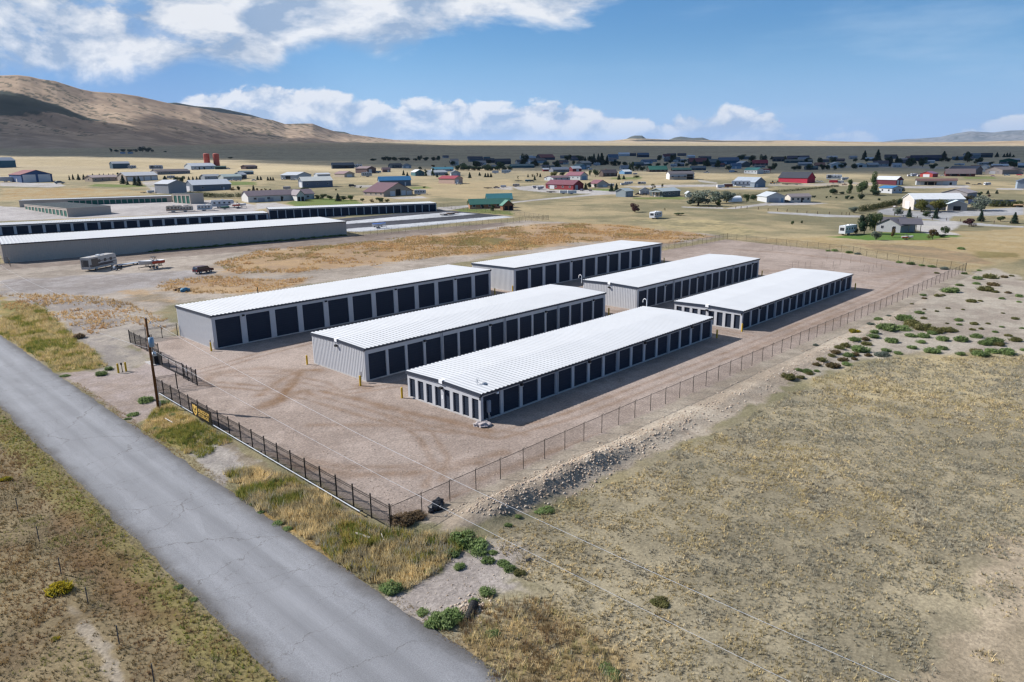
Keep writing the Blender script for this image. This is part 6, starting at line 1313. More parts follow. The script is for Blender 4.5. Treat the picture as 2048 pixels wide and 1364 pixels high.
def car_body(root, c, kind):
    P = paint('car_paint', c, .35, 0, .03, spec=.5)
    if kind == 'pickup':
        L = 5.5; prof = [(-2.75, .45), (2.7, .45), (2.75, .95), (1.25, 1.1), (.75, 1.8), (-.75, 1.85), (-.95, 1.12), (-2.75, 1.12)]; gl = [(.68, 1.72), (1.05, 1.15), (-.78, 1.15), (-.68, 1.75)]
    elif kind == 'suv':
        L = 4.9; prof = [(-2.42, .45), (2.4, .45), (2.45, 1.0), (1.35, 1.12), (.75, 1.78), (-2.1, 1.84), (-2.42, 1.15)]; gl = [(.68, 1.70), (1.1, 1.17), (-2.2, 1.17), (-2.02, 1.74)]
    else:
        L = 4.5; prof = [(-2.2, .35), (2.2, .35), (2.25, .78), (1.2, .92), (.55, 1.38), (-1.0, 1.40), (-1.75, .98), (-2.25, .92)]; gl = [(.5, 1.34), (1.05, .93), (-1.55, .97), (-.95, 1.36)]
    side_prism(root, 'body', prof, 1.85, P)
    for y in (-.945, .925):
        mb = MB(); mb.prism(gl, y, y + .02); mb.build('side_window', GLASS, root)
    if kind == 'suv':
        mb = MB(); mb.add([(-2.40, -.75, 1.22), (-2.40, .75, 1.22), (-2.16, .72, 1.76), (-2.16, -.72, 1.76), (-2.44, -.75, 1.22), (-2.44, .75, 1.22), (-2.20, .72, 1.76), (-2.20, -.72, 1.76)], [(4, 5, 6, 7), (0, 3, 2, 1), (0, 1, 5, 4), (1, 2, 6, 5), (2, 3, 7, 6), (3, 0, 4, 7)]); mb.build('rear_window', GLASS, root)
    mb = MB(); f = .02
    if kind == 'pickup': a, b = (1.27, 1.11), (.78, 1.79)
    elif kind == 'suv': a, b = (1.36, 1.13), (.78, 1.77)
    else: a, b = (1.21, .93), (.57, 1.38)
    mb.add([(a[0] + f, -.8, a[1] + f), (a[0] + f, .8, a[1] + f), (b[0] + f, .72, b[1] - f), (b[0] + f, -.72, b[1] - f)], [(0, 1, 2, 3)]); mb.build('windscreen', GLASS, root)
    if kind == 'pickup': mb = MB(); mb.box(-2.68, -1.0, -.78, .78, 1.121, 1.135); mb.build('load_bed', DARKIN, root)
    r = .38 if kind != 'car' else .32; e = L / 2 - .95; wheels(root, [(e, .82), (e, -.82), (-e, .82), (-e, -.82)], r)
    for y in (-.65, .65):
        mb = MB(); mb.box(-L / 2 - .03, -L / 2 + .05, y - .12, y + .12, .72, 1.0); mb.build('tail_light', REDL, root); mb = MB(); mb.box(L / 2 - .08, L / 2 + .02, y - .16, y + .16, .62, .82); mb.build('headlight', LAMPW, root)
    mb = MB(); mb.box(-L / 2 - .08, -L / 2 + .02, -.85, .85, .42, .58); mb.box(L / 2 - .04, L / 2 + .06, -.85, .85, .4, .56); mb.build('bumper', CHROME, root)
    return L
def camper(root, c, kind, stripe=None):
    P = paint('camper_shell', c, .4, 0, .04, spec=.4); S = paint('camper_stripe', stripe or (.10, .11, .13), .4, 0, .1)
    if kind == 'fifth':
        L = 10.0; prof = [(-5, .7), (2.2, .7), (2.8, 1.7), (4.6, 1.8), (5.0, 2.6), (4.6, 3.6), (-5, 3.6)]; h = 3.6; ax = (-1.2, -2.2)
    elif kind == 'motorhome':
        L = 10.5; prof = [(-5.25, .5), (5.1, .5), (5.25, 1.2), (4.95, 3.3), (4.7, 3.5), (-5.25, 3.5)]; h = 3.5; ax = (-2.8, 3.4)
    else:
        L = 7.0; prof = [(-3.5, .55), (3.0, .55), (3.5, 1.3), (3.35, 2.6), (2.9, 2.95), (-3.1, 2.95), (-3.5, 2.6)]; h = 2.95; ax = (-.2, -1.0)
    side_prism(root, 'body', prof, 2.45, P)
    for y in (-1.245, 1.225):
        for a in np.linspace(-L * .36, L * .28, 4): mb = MB(); mb.box(a - .45, a + .45, y, y + .02, h * .55, h * .76); mb.build('window', GLASS, root)
        mb = MB(); mb.box(-L / 2 + .05, L * .34, y - .003, y + .023, h * .34, h * .46); mb.build('stripe', S, root)
    mb = MB(); mb.box(-L / 2 - .02, -L / 2, -1.0 if kind == 'motorhome' else -.8, 1.0 if kind == 'motorhome' else .8, h * (.34 if kind == 'motorhome' else .5), h * .82); mb.build('rear_window', GLASS, root)
    if kind == 'motorhome':
        mb = MB(); mb.box(-4.4, -2.0, -1.262, -1.24, 1.0, 3.1); mb.build('slide_out', GLASS, root)
        mb = MB(); [mb.box(a, b, -1.272, -1.26, z, z + .16) for a, b, z in ((-1.9, 4.8, 2.2), (-1.2, 4.9, 1.5), (-4.9, 4.0, 1.05))]; mb.build('side_graphics', S, root)
        mb = MB(); [mb.box(-5.32, -5.28, y, y + .05, .9, 3.4) for y in (.55, .95)]; [mb.box(-5.32, -5.28, .55, 1.0, z, z + .05) for z in np.linspace(1.1, 3.3, 6)]; mb.build('ladder', CHROME, root)
    mb = MB(); mb.box(-.6, .3, -.4, .4, h, h + .28); mb.box(1.4, 1.9, -.3, .3, h, h + .15); mb.box(-L * .36, -L * .3, -.25, .25, h, h + .14); mb.build('roof_unit', WHITEP, root)
    wheels(root, [(a, y) for a in ax for y in (-1.08, 1.08)], .38)
    if kind == 'trailer': mb = MB(); mb.cyl((3.2, .5, .55), (4.4, 0, .5), .05); mb.cyl((3.2, -.5, .55), (4.4, 0, .5), .05); mb.cyl((4.2, 0, 0), (4.2, 0, .7), .05); mb.build('hitch', DARKLAMP, root)
    return L
def box_trailer(root, c):
    P = paint('box_shell', c, .45, 0, .05); mb = MB(); mb.box(-3, 3, -1.15, 1.15, .55, 2.7); mb.prism([(3, .55), (3.5, .8), (3.5, 2.3), (3, 2.7)], -1.0, 1.0); mb.build('body', P, root)
    mb = MB(); mb.box(-3.02, -3.0, -1.05, 1.05, .65, 2.6); mb.build('rear_door', DOORW, root); mb = MB(); mb.box(-3.05, 3.05, -1.17, 1.17, 2.68, 2.76); mb.build('roof', WHITEP, root)
    wheels(root, [(a, y) for a in (-.5, .4) for y in (-1.12, 1.12)], .34); mb = MB(); mb.cyl((3.4, 0, .55), (4.5, 0, .5), .06); mb.build('hitch', DARKLAMP, root); return 6.6
def hull(root, name, m, L=6.4, B=2.3, z=1.0, h=1.05):
    V = []; n = 9; secs = np.linspace(0, 1, 12)
    for s in secs:
        b = B / 2 * (1 - s ** 3.2) ** .6 * (0.86 + .14 * min(1, s * 4)); k = .25 * s * s
        for i in range(n):
            t = (i / (n - 1)) * 2 - 1; V.append((-L / 2 + L * s, b * t, z + k + h * (abs(t) ** 1.7) * (1 - .0 * s) * (.9 + .1 * s)))
    mb = MB(); mb.add(V, [(a * n + i, (a + 1) * n + i, (a + 1) * n + i + 1, a * n + i + 1) for a in range(11) for i in range(n - 1)] + [tuple(range(n))]); return mb.build(name, m, root, True)
def boat_on_trailer(root, hullc, deckc, cover=None):
    hull(root, 'hull', paint('boat_hull', hullc, .25, 0, .05, spec=.5))
    if not cover:
        mb = MB(); [mb.box(-3.1, .2, y, y + .05, 1.3, 1.95) for y in (-1.12, 1.07)]; mb.build('hull_flash', paint('flash_orange', alb((214, 78, 50)), .3, 0, .05), root)
    V = []; n = 5
    for s in np.linspace(0, 1, 10):
        b = 1.13 * (1 - s ** 3.2) ** .6 * (0.86 + .14 * min(1, s * 4))
        for t in np.linspace(-1, 1, n): V.append((-3.2 + 6.4 * s, b * t, 2.0 + .25 * s * s + (.30 if cover else .16) * (1 - t * t) * (1 if s > .3 or cover else .2)))
    mb = MB(); mb.add(V, [(a * n + i, (a + 1) * n + i, (a + 1) * n + i + 1, a * n + i + 1) for a in range(9) for i in range(n - 1)]); mb.build('cover' if cover else 'deck', paint('boat_top', cover or deckc, .5, 0, .12), root, True)
    if not cover:
        mb = MB(); mb.add([(.2, -.8, 2.15), (.2, .8, 2.15), (-.25, .72, 2.65), (-.25, -.72, 2.65)], [(0, 1, 2, 3)]); mb.build('windscreen', GLASS, root)
        mb = MB(); mb.path([(-.2, -1.0, 2.0), (-.7, -.95, 3.0), (-.7, .95, 3.0), (-.2, 1.0, 2.0)], .06, 6); mb.path([(-1.2, -1.0, 2.0), (-.75, -.95, 2.95)], .05, 6); mb.path([(-1.2, 1.0, 2.0), (-.75, .95, 2.95)], .05, 6); mb.box(-1.2, -.3, -.95, .95, 2.98, 3.05); mb.build('wake_tower', DARKLAMP, root)
    mb = MB()
    for y in (-.75, .75): mb.box(-2.6, 1.6, y - .05, y + .05, .55, .66); mb.cyl((1.6, y, .6), (3.4, 0, .55), .05)
    for x in (-2.2, -.4, 1.2): mb.box(x - .05, x + .05, -.8, .8, .55, .65); mb.box(x - .05, x + .05, -.9, -.75, .6, 1.25); mb.box(x - .05, x + .05, .75, .9, .6, 1.25); mb.box(x - .06, x + .06, -.14, .14, .6, 1.05)
    mb.cyl((3.3, 0, 0), (3.3, 0, .8), .05); mb.build('trailer_frame', DARKLAMP, root); wheels(root, [(a, y) for a in (-.9, -.05) for y in (-1.02, 1.02)], .33); return 7.0
def flat_trailer(root, c):
    mb = MB(); mb.box(-3, 3, -1.1, 1.1, .6, .72); mb.build('deck', paint('trailer_planks', c, .8, 0, .25, 3), root); mb = MB()
    for y in (-1.12, 1.08): mb.box(-3, 3, y, y + .05, .5, .82)
    mb.cyl((3, .5, .6), (4.3, 0, .55), .05); mb.cyl((3, -.5, .6), (4.3, 0, .55), .05); mb.build('frame', DARKLAMP, root); wheels(root, [(a, y) for a in (-.45, .4) for y in (-1.2, 1.2)], .34); return 6.6
def loader(root, c):
    P = paint('machine_paint', c, .5, 0, .08); mb = MB(); mb.box(-2.4, .3, -.9, .9, .8, 1.7); mb.box(.3, 1.9, -.5, .5, .8, 1.3); mb.build('body', P, root)
    mb = MB(); mb.box(-.9, .5, -.7, .7, 1.7, 3.0); mb.build('cab', GLASS, root); mb = MB(); mb.box(-1.0, .6, -.78, .78, 3.0, 3.12); mb.build('roof', P, root)
    mb = MB(); mb.path([(.6, -.6, 1.5), (2.4, -.6, 1.6), (3.4, -.6, .6)], .12, 6); mb.path([(.6, .6, 1.5), (2.4, .6, 1.6), (3.4, .6, .6)], .12, 6); mb.build('lift_arm', P, root)
    mb = MB(); mb.prism([(3.2, .1), (4.4, .05), (3.6, .4), (3.4, 1.2), (3.2, 1.1)], -1.3, 1.3); mb.build('bucket', GALV, root); wheels(root, [(x, y) for x in (-1.5, 1.3) for y in (-1, 1)], .75, .5); return 6.5
VN = {'car': ('parked_car', 'car'), 'suv': ('sport_utility_car', 'car'), 'pickup': ('pickup_truck', 'pickup'), 'trailer': ('camper_trailer', 'camper'), 'fifth': ('fifth_wheel_camper', 'camper'), 'motorhome': ('motorhome', 'motorhome'), 'box': ('cargo_trailer', 'trailer'), 'boat': ('boat_on_trailer', 'boat'), 'flat': ('flat_trailer', 'trailer'), 'loader': ('wheel_loader', 'loader')}
_PROTO = {}
def vehicle(r, x0, x1, yb, kind, col, label, turn=0, cover=None, stripe=None, group=None, lens=None):
    """span x0..x1 and ground line yb, survey units"""
    p = at(*zp(r, (x0 + x1) / 2, yb)); s = float(np.array([p[0], p[1], p[2] - CAM_H]) @ FW) / F_PX / 4
    key = (kind, col, cover, stripe)
    if key in _PROTO: root = copy_tree(_PROTO[key][0]); L = _PROTO[key][1]
    else:
        root = empty(VN[kind][0], (0, 0, 0)); c = alb(col)
        if kind in ('car', 'suv', 'pickup'): L = car_body(root, c, kind)
        elif kind in ('trailer', 'fifth', 'motorhome'): L = camper(root, c, kind, alb(stripe) if stripe else None)
        elif kind == 'box': L = box_trailer(root, c)
        elif kind == 'boat': L = boat_on_trailer(root, c, (.7, .7, .72), alb(cover) if cover else None)
        elif kind == 'flat': L = flat_trailer(root, c)
        else: L = loader(root, c)
        _PROTO[key] = (root, L)
    W = 2.3; ap = abs(L * math.cos(math.radians(turn))) + abs(W * math.sin(math.radians(turn))); sc = min(1.7, max(.6, (x1 - x0) * s / ap)) if lens is None else lens
    for k in ('label', 'category', 'group'):
        if k in root: del root[k]
    place(root, p, turn, sc); tag(root, label, VN[kind][1], group); return root
V_ = vehicle
# near the second yard: motorhome, boat, dark red truck
V_('1', 655, 950, 1068, 'motorhome', (204, 198, 192), 'white and brown motorhome parked beside the long tan building, rear end towards the road', 52, stripe=(96, 84, 84), lens=1.0)
V_('1', 1120, 1312, 1068, 'boat', (206, 206, 206), 'white and orange red wakeboard boat on a trailer right of the motorhome', 204, lens=1.0)
V_('1', 1548, 1708, 1103, 'suv', (72, 30, 42), 'dark red utility car parked alone in the rust coloured weeds', 38, lens=1.0)
p = gpt(*at(255, 531)[:2]); mb = MB(); mb.box(-3.0, 3.0, -1.1, 1.1, .45, .58); o_ = mb.build('panel_deck', paint('grey_panel', alb((176, 186, 200)), .5, 0, .08)); rt2 = empty('deck_panel', p, view_yaw(p) + .62); o_.parent = rt2; tag(rt2, 'flat grey deck panel lying on blocks between the motorhome and the boat', 'panel')
mb = MB(); [mb.box(x - .15, x + .15, y - .12, y + .12, -.1, .45) for x in (-2.4, 2.4) for y in (-.8, .8)]; mb.build('blocks', DARKLAMP, rt2)
p = gpt(*at(234, 540)[:2]); rt2 = empty('tow_dolly', p, view_yaw(p) - .5); tag(rt2, 'small dark tow dolly with a white tank behind the motorhome', 'tow dolly'); mb = MB(); mb.cyl((-1.4, 0, .45), (1.6, 0, .45), .07); mb.cyl((.4, -1, .4), (.4, 1, .4), .08); mb.cyl((-1.4, 0, 0), (-1.4, 0, .8), .05); mb.build('frame', DARKLAMP, rt2); wheels(rt2, [(.4, -1), (.4, 1)], .36); mb = MB(); mb.cyl((-.6, -.1, .5), (-.6, -.1, 1.1), .26, n=10); mb.build('tank', WHITEP, rt2)
V_('2', 932, 1042, 745, 'boat', (210, 214, 220), 'boat under a blue tarp on its trailer on the pale concrete lane', 12, cover=(74, 120, 200), lens=.85)
V_('2', 1478, 1560, 643, 'flat', (196, 170, 150), 'flat trailer with tan planks, left of two on the concrete lane', 8, lens=.95)
V_('2', 1540, 1608, 634, 'flat', (186, 150, 130), 'flat trailer with reddish planks, right of two on the concrete lane', 15, lens=.95)
# old yard campers and boats
V_('1', 1338, 1460, 616, 'trailer', (216, 200, 180), 'cream camper trailer in the old yard, left of the row behind the white roof', 0, stripe=(170, 120, 90))
V_('1', 1440, 1545, 612, 'trailer', (222, 206, 188), 'tan and cream camper trailer right beside the cream one in the old yard', 5, stripe=(150, 110, 90))
V_('1', 1585, 1700, 606, 'trailer', (228, 228, 228), 'white camper trailer behind the white roof in the old yard', -6, stripe=(120, 150, 170))
V_('1', 1698, 1872, 582, 'fifth', (228, 230, 232), 'large white fifth wheel camper in the old yard', 4, stripe=(140, 150, 160))
V_('1', 1672, 1724, 556, 'car', (220, 220, 222), 'white car left of the large white fifth wheel camper', 0)
V_('1', 1768, 1840, 594, 'boat', (60, 110, 96), 'boat with a green cover in front of the large camper', 5, cover=(50, 110, 94))
V_('1', 1855, 1976, 586, 'boat', (226, 226, 230), 'white boat on a trailer at the right of the old yard', 8)
V_('1', 1466, 1536, 568, 'flat', (180, 160, 140), 'empty flat trailer in front of the small green doored building', 0)
V_('1', 1176, 1232, 465, 'box', (226, 228, 230), 'white cargo trailer left of the tall grey barn', 20)
V_('1', 1124, 1186, 464, 'flat', (70, 62, 62), 'dark flat trailer beside the white cargo trailer', 0)
V_('1', 0, 96, 376, 'box', (206, 206, 210), 'pale cargo trailer left of the blue barn', 0)
V_('1', 438, 516, 389, 'car', (110, 130, 140), 'grey car on the gravel right of the blue barn', 10)
V_('1', 1028, 1090, 270, 'trailer', (190, 196, 204), 'pale camper beside the slate teal shed', 0, stripe=(90, 100, 110))
V_('1', 1202, 1302, 276, 'motorhome', (200, 206, 214), 'white motorhome with dark stripe out in the dry field', 0, stripe=(60, 70, 84))
V_('1', 1535, 1590, 280, 'pickup', (222, 224, 228), 'white pickup in front of the barn with silos', 0)
V_('1', 1805, 1842, 272, 'car', (210, 214, 220), 'small white car right of the dark green shed', 0)
V_('1', 1843, 1890, 366, 'pickup', (226, 226, 228), 'white pickup, left of two before the pale building with the green roof', 8)
V_('1', 1885, 1932, 366, 'pickup', (226, 226, 228), 'white pickup, right of two before the pale building with the green roof', 172)
V_('1', 2012, 2052, 366, 'car', (220, 222, 226), 'white car at the end of the gravel by the ranch house trees', 0)
V_('1', 955, 1010, 152, 'box', (130, 160, 186), 'pale box trailer by the lone farmstead trees, left of two', 0)
V_('1', 1014, 1070, 152, 'box', (130, 160, 186), 'pale box trailer by the lone farmstead trees, right of two', 0)
V_('1', 1340, 1400, 350, 'trailer', (214, 214, 214), 'white camper between conifers behind the white roofed shop', 0, stripe=(120, 120, 124))
V_('2', 843, 930, 334, 'trailer', (200, 204, 206), 'grey white camper by the brown barn', 170, stripe=(110, 110, 112))
V_('2', 778, 852, 266, 'trailer', (186, 196, 206), 'pale camper right of the navy barn', 0, stripe=(100, 110, 120))
V_('2', 958, 1000, 304, 'box', (96, 130, 150), 'slate trailer right of the brown barn', 10)
V_('2', 1268, 1362, 478, 'trailer', (220, 220, 222), 'white camper right of the maroon roofed barn', 0, stripe=(150, 150, 152))
V_('2', 743, 802, 416, 'suv', (34, 34, 38), 'black utility car in the field before the blue roofed barn', 0)
V_('2', 1594, 1645, 396, 'pickup', (226, 226, 228), 'white pickup beside the peach barn', 12)
V_('2', 216, 276, 436, 'box', (206, 186, 180), 'faded pink trailer above the ranch house', 0)
V_('2', 200, 240, 357, 'pickup', (214, 218, 222), 'pale pickup left of the open dark doorway', 20)
V_('2', 275, 316, 361, 'car', (196, 200, 206), 'pale car right in front of the open dark doorway', 0)
V_('2', 1818, 1890, 428, 'flat', (190, 150, 130), 'loaded flat trailer on the gravel pad in the middle fields', 0)
V_('2', 1900, 1950, 426, 'car', (110, 84, 74), 'brown car on the gravel pad in the middle fields', 0)
V_('2', 1955, 2000, 420, 'box', (200, 200, 204), 'small white trailer on the gravel pad in the middle fields', 0)
V_('2', 1888, 1940, 308, 'box', (206, 210, 216), 'white trailer below the shaded tree belt', 0)
V_('2', 1965, 2044, 308, 'fifth', (200, 214, 224), 'white fifth wheel camper below the shaded tree belt', 0, stripe=(120, 140, 156))
V_('2', 1068, 1100, 264, 'trailer', (210, 214, 220), 'white camper in front of the dark blue house', 0, stripe=(140, 150, 160))
V_('3', 162, 212, 426, 'trailer', (224, 220, 220), 'white camper left of two by the large red building', 12, stripe=(140, 90, 90))
V_('3', 200, 252, 436, 'fifth', (226, 224, 224), 'taller white camper next to the large red building', 40, stripe=(150, 130, 130))
V_('3', 6, 62, 414, 'trailer', (220, 204, 186), 'cream truck camper at the far left of the red building gravel', 0, stripe=(160, 120, 90))
V_('3', 20, 80, 370, 'flat', (150, 140, 130), 'flat trailer by the thin tree left of the pale house', 0)
V_('3', 103, 145, 374, 'box', (74, 118, 126), 'teal cargo box left of the pale house', 0)
V_('3', 140, 180, 374, 'suv', (34, 36, 42), 'dark car beside the teal cargo box', 0)
V_('3', 270, 350, 460, 'flat', (190, 160, 140), 'flat trailer loaded with tan bundles before the red building', 10)
V_('3', 378, 446, 470, 'box', (232, 234, 238), 'white cargo trailer, left of two before the red building', 8)
V_('3', 440, 514, 472, 'box', (232, 234, 238), 'white cargo trailer, right of two before the red building', 8)
V_('3', 542, 574, 446, 'car', (90, 100, 130), 'blue grey car right of the white cargo trailers', 80)
V_('3', 612, 642, 448, 'car', (60, 66, 84), 'dark car at the corner of the grass right of the trailers', 80)
V_('3', 764, 818, 412, 'trailer', (222, 222, 222), 'white camper behind the twin dark conifers', 0, stripe=(90, 90, 96))
V_('3', 866, 910, 402, 'box', (170, 178, 186), 'grey cargo trailer in the field left of a fifth wheel', 20)
V_('3', 896, 968, 398, 'fifth', (224, 226, 230), 'white fifth wheel camper standing in the straw field', 12, stripe=(150, 150, 156))
V_('3', 1010, 1068, 396, 'motorhome', (226, 226, 226), 'small white motorhome in the straw field', 0, stripe=(180, 160, 120))
V_('3', 970, 1002, 318, 'trailer', (214, 206, 206), 'small pale camper right of the bright blue shed', 0, stripe=(150, 130, 130))
V_('3', 980, 1038, 480, 'pickup', (80, 62, 66), 'dark red pickup before the white garage, left of two', 165)
V_('3', 1034, 1086, 482, 'suv', (58, 52, 60), 'dark utility car before the white garage, right of two', 165)
V_('3', 1632, 1698, 424, 'box', (228, 230, 234), 'white container left of the rust red container', 25)
V_('3', 1690, 1762, 420, 'box', (120, 66, 50), 'rust red container between white container and camper', 5)
V_('3', 1756, 1900, 418, 'fifth', (228, 230, 234), 'long white fifth wheel camper before the blue grey barn', 180, stripe=(120, 124, 134))
V_('3', 652, 706, 246, 'trailer', (206, 214, 222), 'white camper below the tall conifers', 0, stripe=(130, 140, 150))
V_('3', 608, 640, 278, 'box', (200, 206, 214), 'white box trailer right of the blue gabled barn', 30)
V_('3', 1268, 1322, 256, 'trailer', (200, 210, 220), 'white camper in the shaded middle of the village', 0, stripe=(110, 120, 134))
V_('3', 1536, 1582, 304, 'pickup', (214, 218, 224), 'white pickup alone on the shaded grass edge', 0)
V_('3', 1734, 1778, 300, 'box', (150, 180, 206), 'light blue trailer on the shaded grass edge', 0)
V_('3', 1770, 1806, 300, 'suv', (40, 50, 70), 'dark utility car beside the light blue trailer', 0)
V_('3', 1290, 1330, 218, 'trailer', (190, 204, 216), 'pale camper, left of two by the wide teal blue house', 0, stripe=(90, 110, 130))
V_('3', 1345, 1396, 216, 'trailer', (190, 204, 216), 'pale camper, right of two by the wide teal blue house', 0, stripe=(90, 110, 130))
V_('3', 1160, 1204, 172, 'car', (176, 194, 210), 'pale car far out right of the lone blue barn', 0)
V_('3', 1108, 1192, 668, 'trailer', (228, 230, 234), 'white camper parked alone in the grass behind the yard', 62, stripe=(170, 176, 184), lens=1.0)
V_('3', 2000, 2060, 308, 'trailer', (214, 218, 224), 'white camper beside the teal roofed white building', 0, stripe=(140, 150, 160))
V_('4', 10, 66, 392, 'loader', (214, 150, 46), 'yellow wheel loader left of the bright red barn', 0)
V_('4', 62, 96, 384, 'loader', (196, 140, 60), 'small yellow loader touching the red barn wall', 0)
V_('4', 110, 190, 398, 'flat', (96, 84, 76), 'dark flat trailer in front of the red barn, left of two', 0)
V_('4', 190, 268, 398, 'flat', (96, 84, 76), 'dark flat trailer in front of the red barn, right of two', 0)
V_('4', 372, 412, 376, 'pickup', (226, 226, 228), 'white pickup right of the red barn', 0)
V_('4', 408, 444, 376, 'pickup', (206, 208, 214), 'silver pickup right of the red barn', 170)
V_('4', 470, 586, 356, 'motorhome', (226, 228, 230), 'long white motorhome behind the red trailer', 0, stripe=(120, 130, 140))
V_('4', 588, 642, 360, 'fifth', (222, 224, 228), 'white camper right of the long white motorhome', 30, stripe=(130, 130, 136))
V_('4', 488, 552, 386, 'box', (190, 46, 60), 'red cargo trailer among the parked campers', 0)
V_('4', 550, 602, 386, 'box', (176, 176, 180), 'grey cargo trailer right of the red one', 0)
V_('4', 590, 632, 402, 'pickup', (220, 160, 120), 'orange and white pickup beside the tall trees', 10)
V_('4', 1112, 1146, 332, 'box', (210, 190, 190), 'pinkish box trailer left of the orange red garage', 40)
V_('4', 1140, 1192, 332, 'fifth', (206, 216, 226), 'pale blue white camper left of the orange red garage', 50, stripe=(120, 150, 180))
V_('4', 1190, 1226, 333, 'box', (150, 180, 206), 'light blue box trailer against the orange red garage', 40)
V_('4', 1376, 1412, 328, 'car', (206, 206, 210), 'white car left of the brown roofed house', 0)
V_('4', 1728, 1778, 402, 'trailer', (226, 228, 232), 'white camper standing alone in the fenced paddock', 40, stripe=(180, 180, 186))
V_('4', 1634, 1672, 400, 'flat', (120, 110, 100), 'low hay trailer in the fenced paddock', 0)
V_('4', 1678, 1712, 398, 'suv', (60, 54, 56), 'dark car in the fenced paddock', 0)
V_('4', 1586, 1612, 392, 'suv', (60, 40, 40), 'dark brown car at the left of the fenced paddock', 0)
V_('4', 1490, 1536, 244, 'boat', (120, 176, 214), 'pale blue covered boat in the shade before the far barns', 0, cover=(110, 170, 210))
V_('4', 1530, 1570, 244, 'trailer', (206, 214, 224), 'white camper beside the pale blue boat', 0, stripe=(130, 140, 156))
V_('4', 1780, 1818, 332, 'car', (214, 170, 176), 'pink car in front of the tan gabled house', 0)
V_('4', 1890, 1932, 326, 'pickup', (150, 170, 190), 'blue grey pickup in front of the second tan gable', 0)
V_('4', 1990, 2030, 324, 'car', (206, 60, 80), 'red car at the right edge by the tan gables', 0)
V_('4', 1964, 2036, 578, 'boat', (214, 180, 140), 'tan covered boat on the gravel lot at the right edge', 0, cover=(214, 180, 140))
V_('4', 582, 692, 796, 'fifth', (230, 232, 234), 'white camper seen from behind beside the big tree at the lawn house', 66, stripe=(190, 194, 200), lens=.9)
V_('4', 128, 168, 538, 'suv', (60, 74, 70), 'dark green car between garage and cream ranch house', 70)
V_('4', 1004, 1030, 580, 'car', (226, 224, 224), 'white car left of the big cream shop', 60)
V_('4', 1090, 1134, 838, 'boat', (226, 226, 228), 'small white boat on the lawn behind the yard', 20, lens=.55)
# ------------------------------------------------------------------ trees and bushes
LEAF = attr_mat('foliage', .8, .22, 1.2, .08, .22, .16)
BARK = paint('bark', (.06, .045, .035), .95, 0, .25, 4)
def leaf_cloud(rng, centers, radii, n, size, cols, flat=1.0, shell=.55, up=0.3):
    """many small leaf faces through the volume of several lobes"""
    k = rng.integers(0, len(centers), n); C = np.array(centers)[k]; R = np.array(radii)[k]
    d = rng.normal(size=(n, 3)); d /= np.linalg.norm(d, axis=1)[:, None]
    rr = (shell + (1 - shell) * rng.random(n)) ** .8; P = C + d * R * rr[:, None] * np.array([1, 1, flat])
    nv = d + rng.normal(size=(n, 3)) * .7 + np.array([0, 0, up]); nv /= np.linalg.norm(nv, axis=1)[:, None]
    a = np.cross(nv, rng.normal(size=(n, 3))); a /= np.linalg.norm(a, axis=1)[:, None]; b = np.cross(nv, a)
    s = size * (.6 + .8 * rng.random(n))[:, None]
    V = np.stack([P - a * s, P + b * s * .55, P + a * s, P - b * s * .55], 1).reshape(-1, 3)
    F = np.arange(n * 4).reshape(-1, 4); cs = np.array(cols); cl = cs[rng.integers(0, len(cs), len(centers))][k] * .55 + cs[rng.integers(0, len(cs), n)] * .45
    return V, F, np.repeat(cl * (.8 + .4 * rng.random(n))[:, None], 4, 0)
GREENS = [(.055, .088, .036), (.075, .11, .044), (.045, .070, .032), (.09, .115, .05)]
DARKG = [(.028, .052, .036), (.038, .066, .042), (.024, .044, .034)]
SILV = [(.16, .19, .15), (.20, .23, .19), (.11, .14, .10)]
YELG = [(.14, .14, .035), (.10, .11, .03), (.18, .16, .05), (.08, .09, .03)]
PURP = [(.07, .03, .035), (.05, .022, .028), (.09, .045, .045)]
AUT = [(.16, .09, .04), (.12, .09, .04), (.09, .08, .035)]
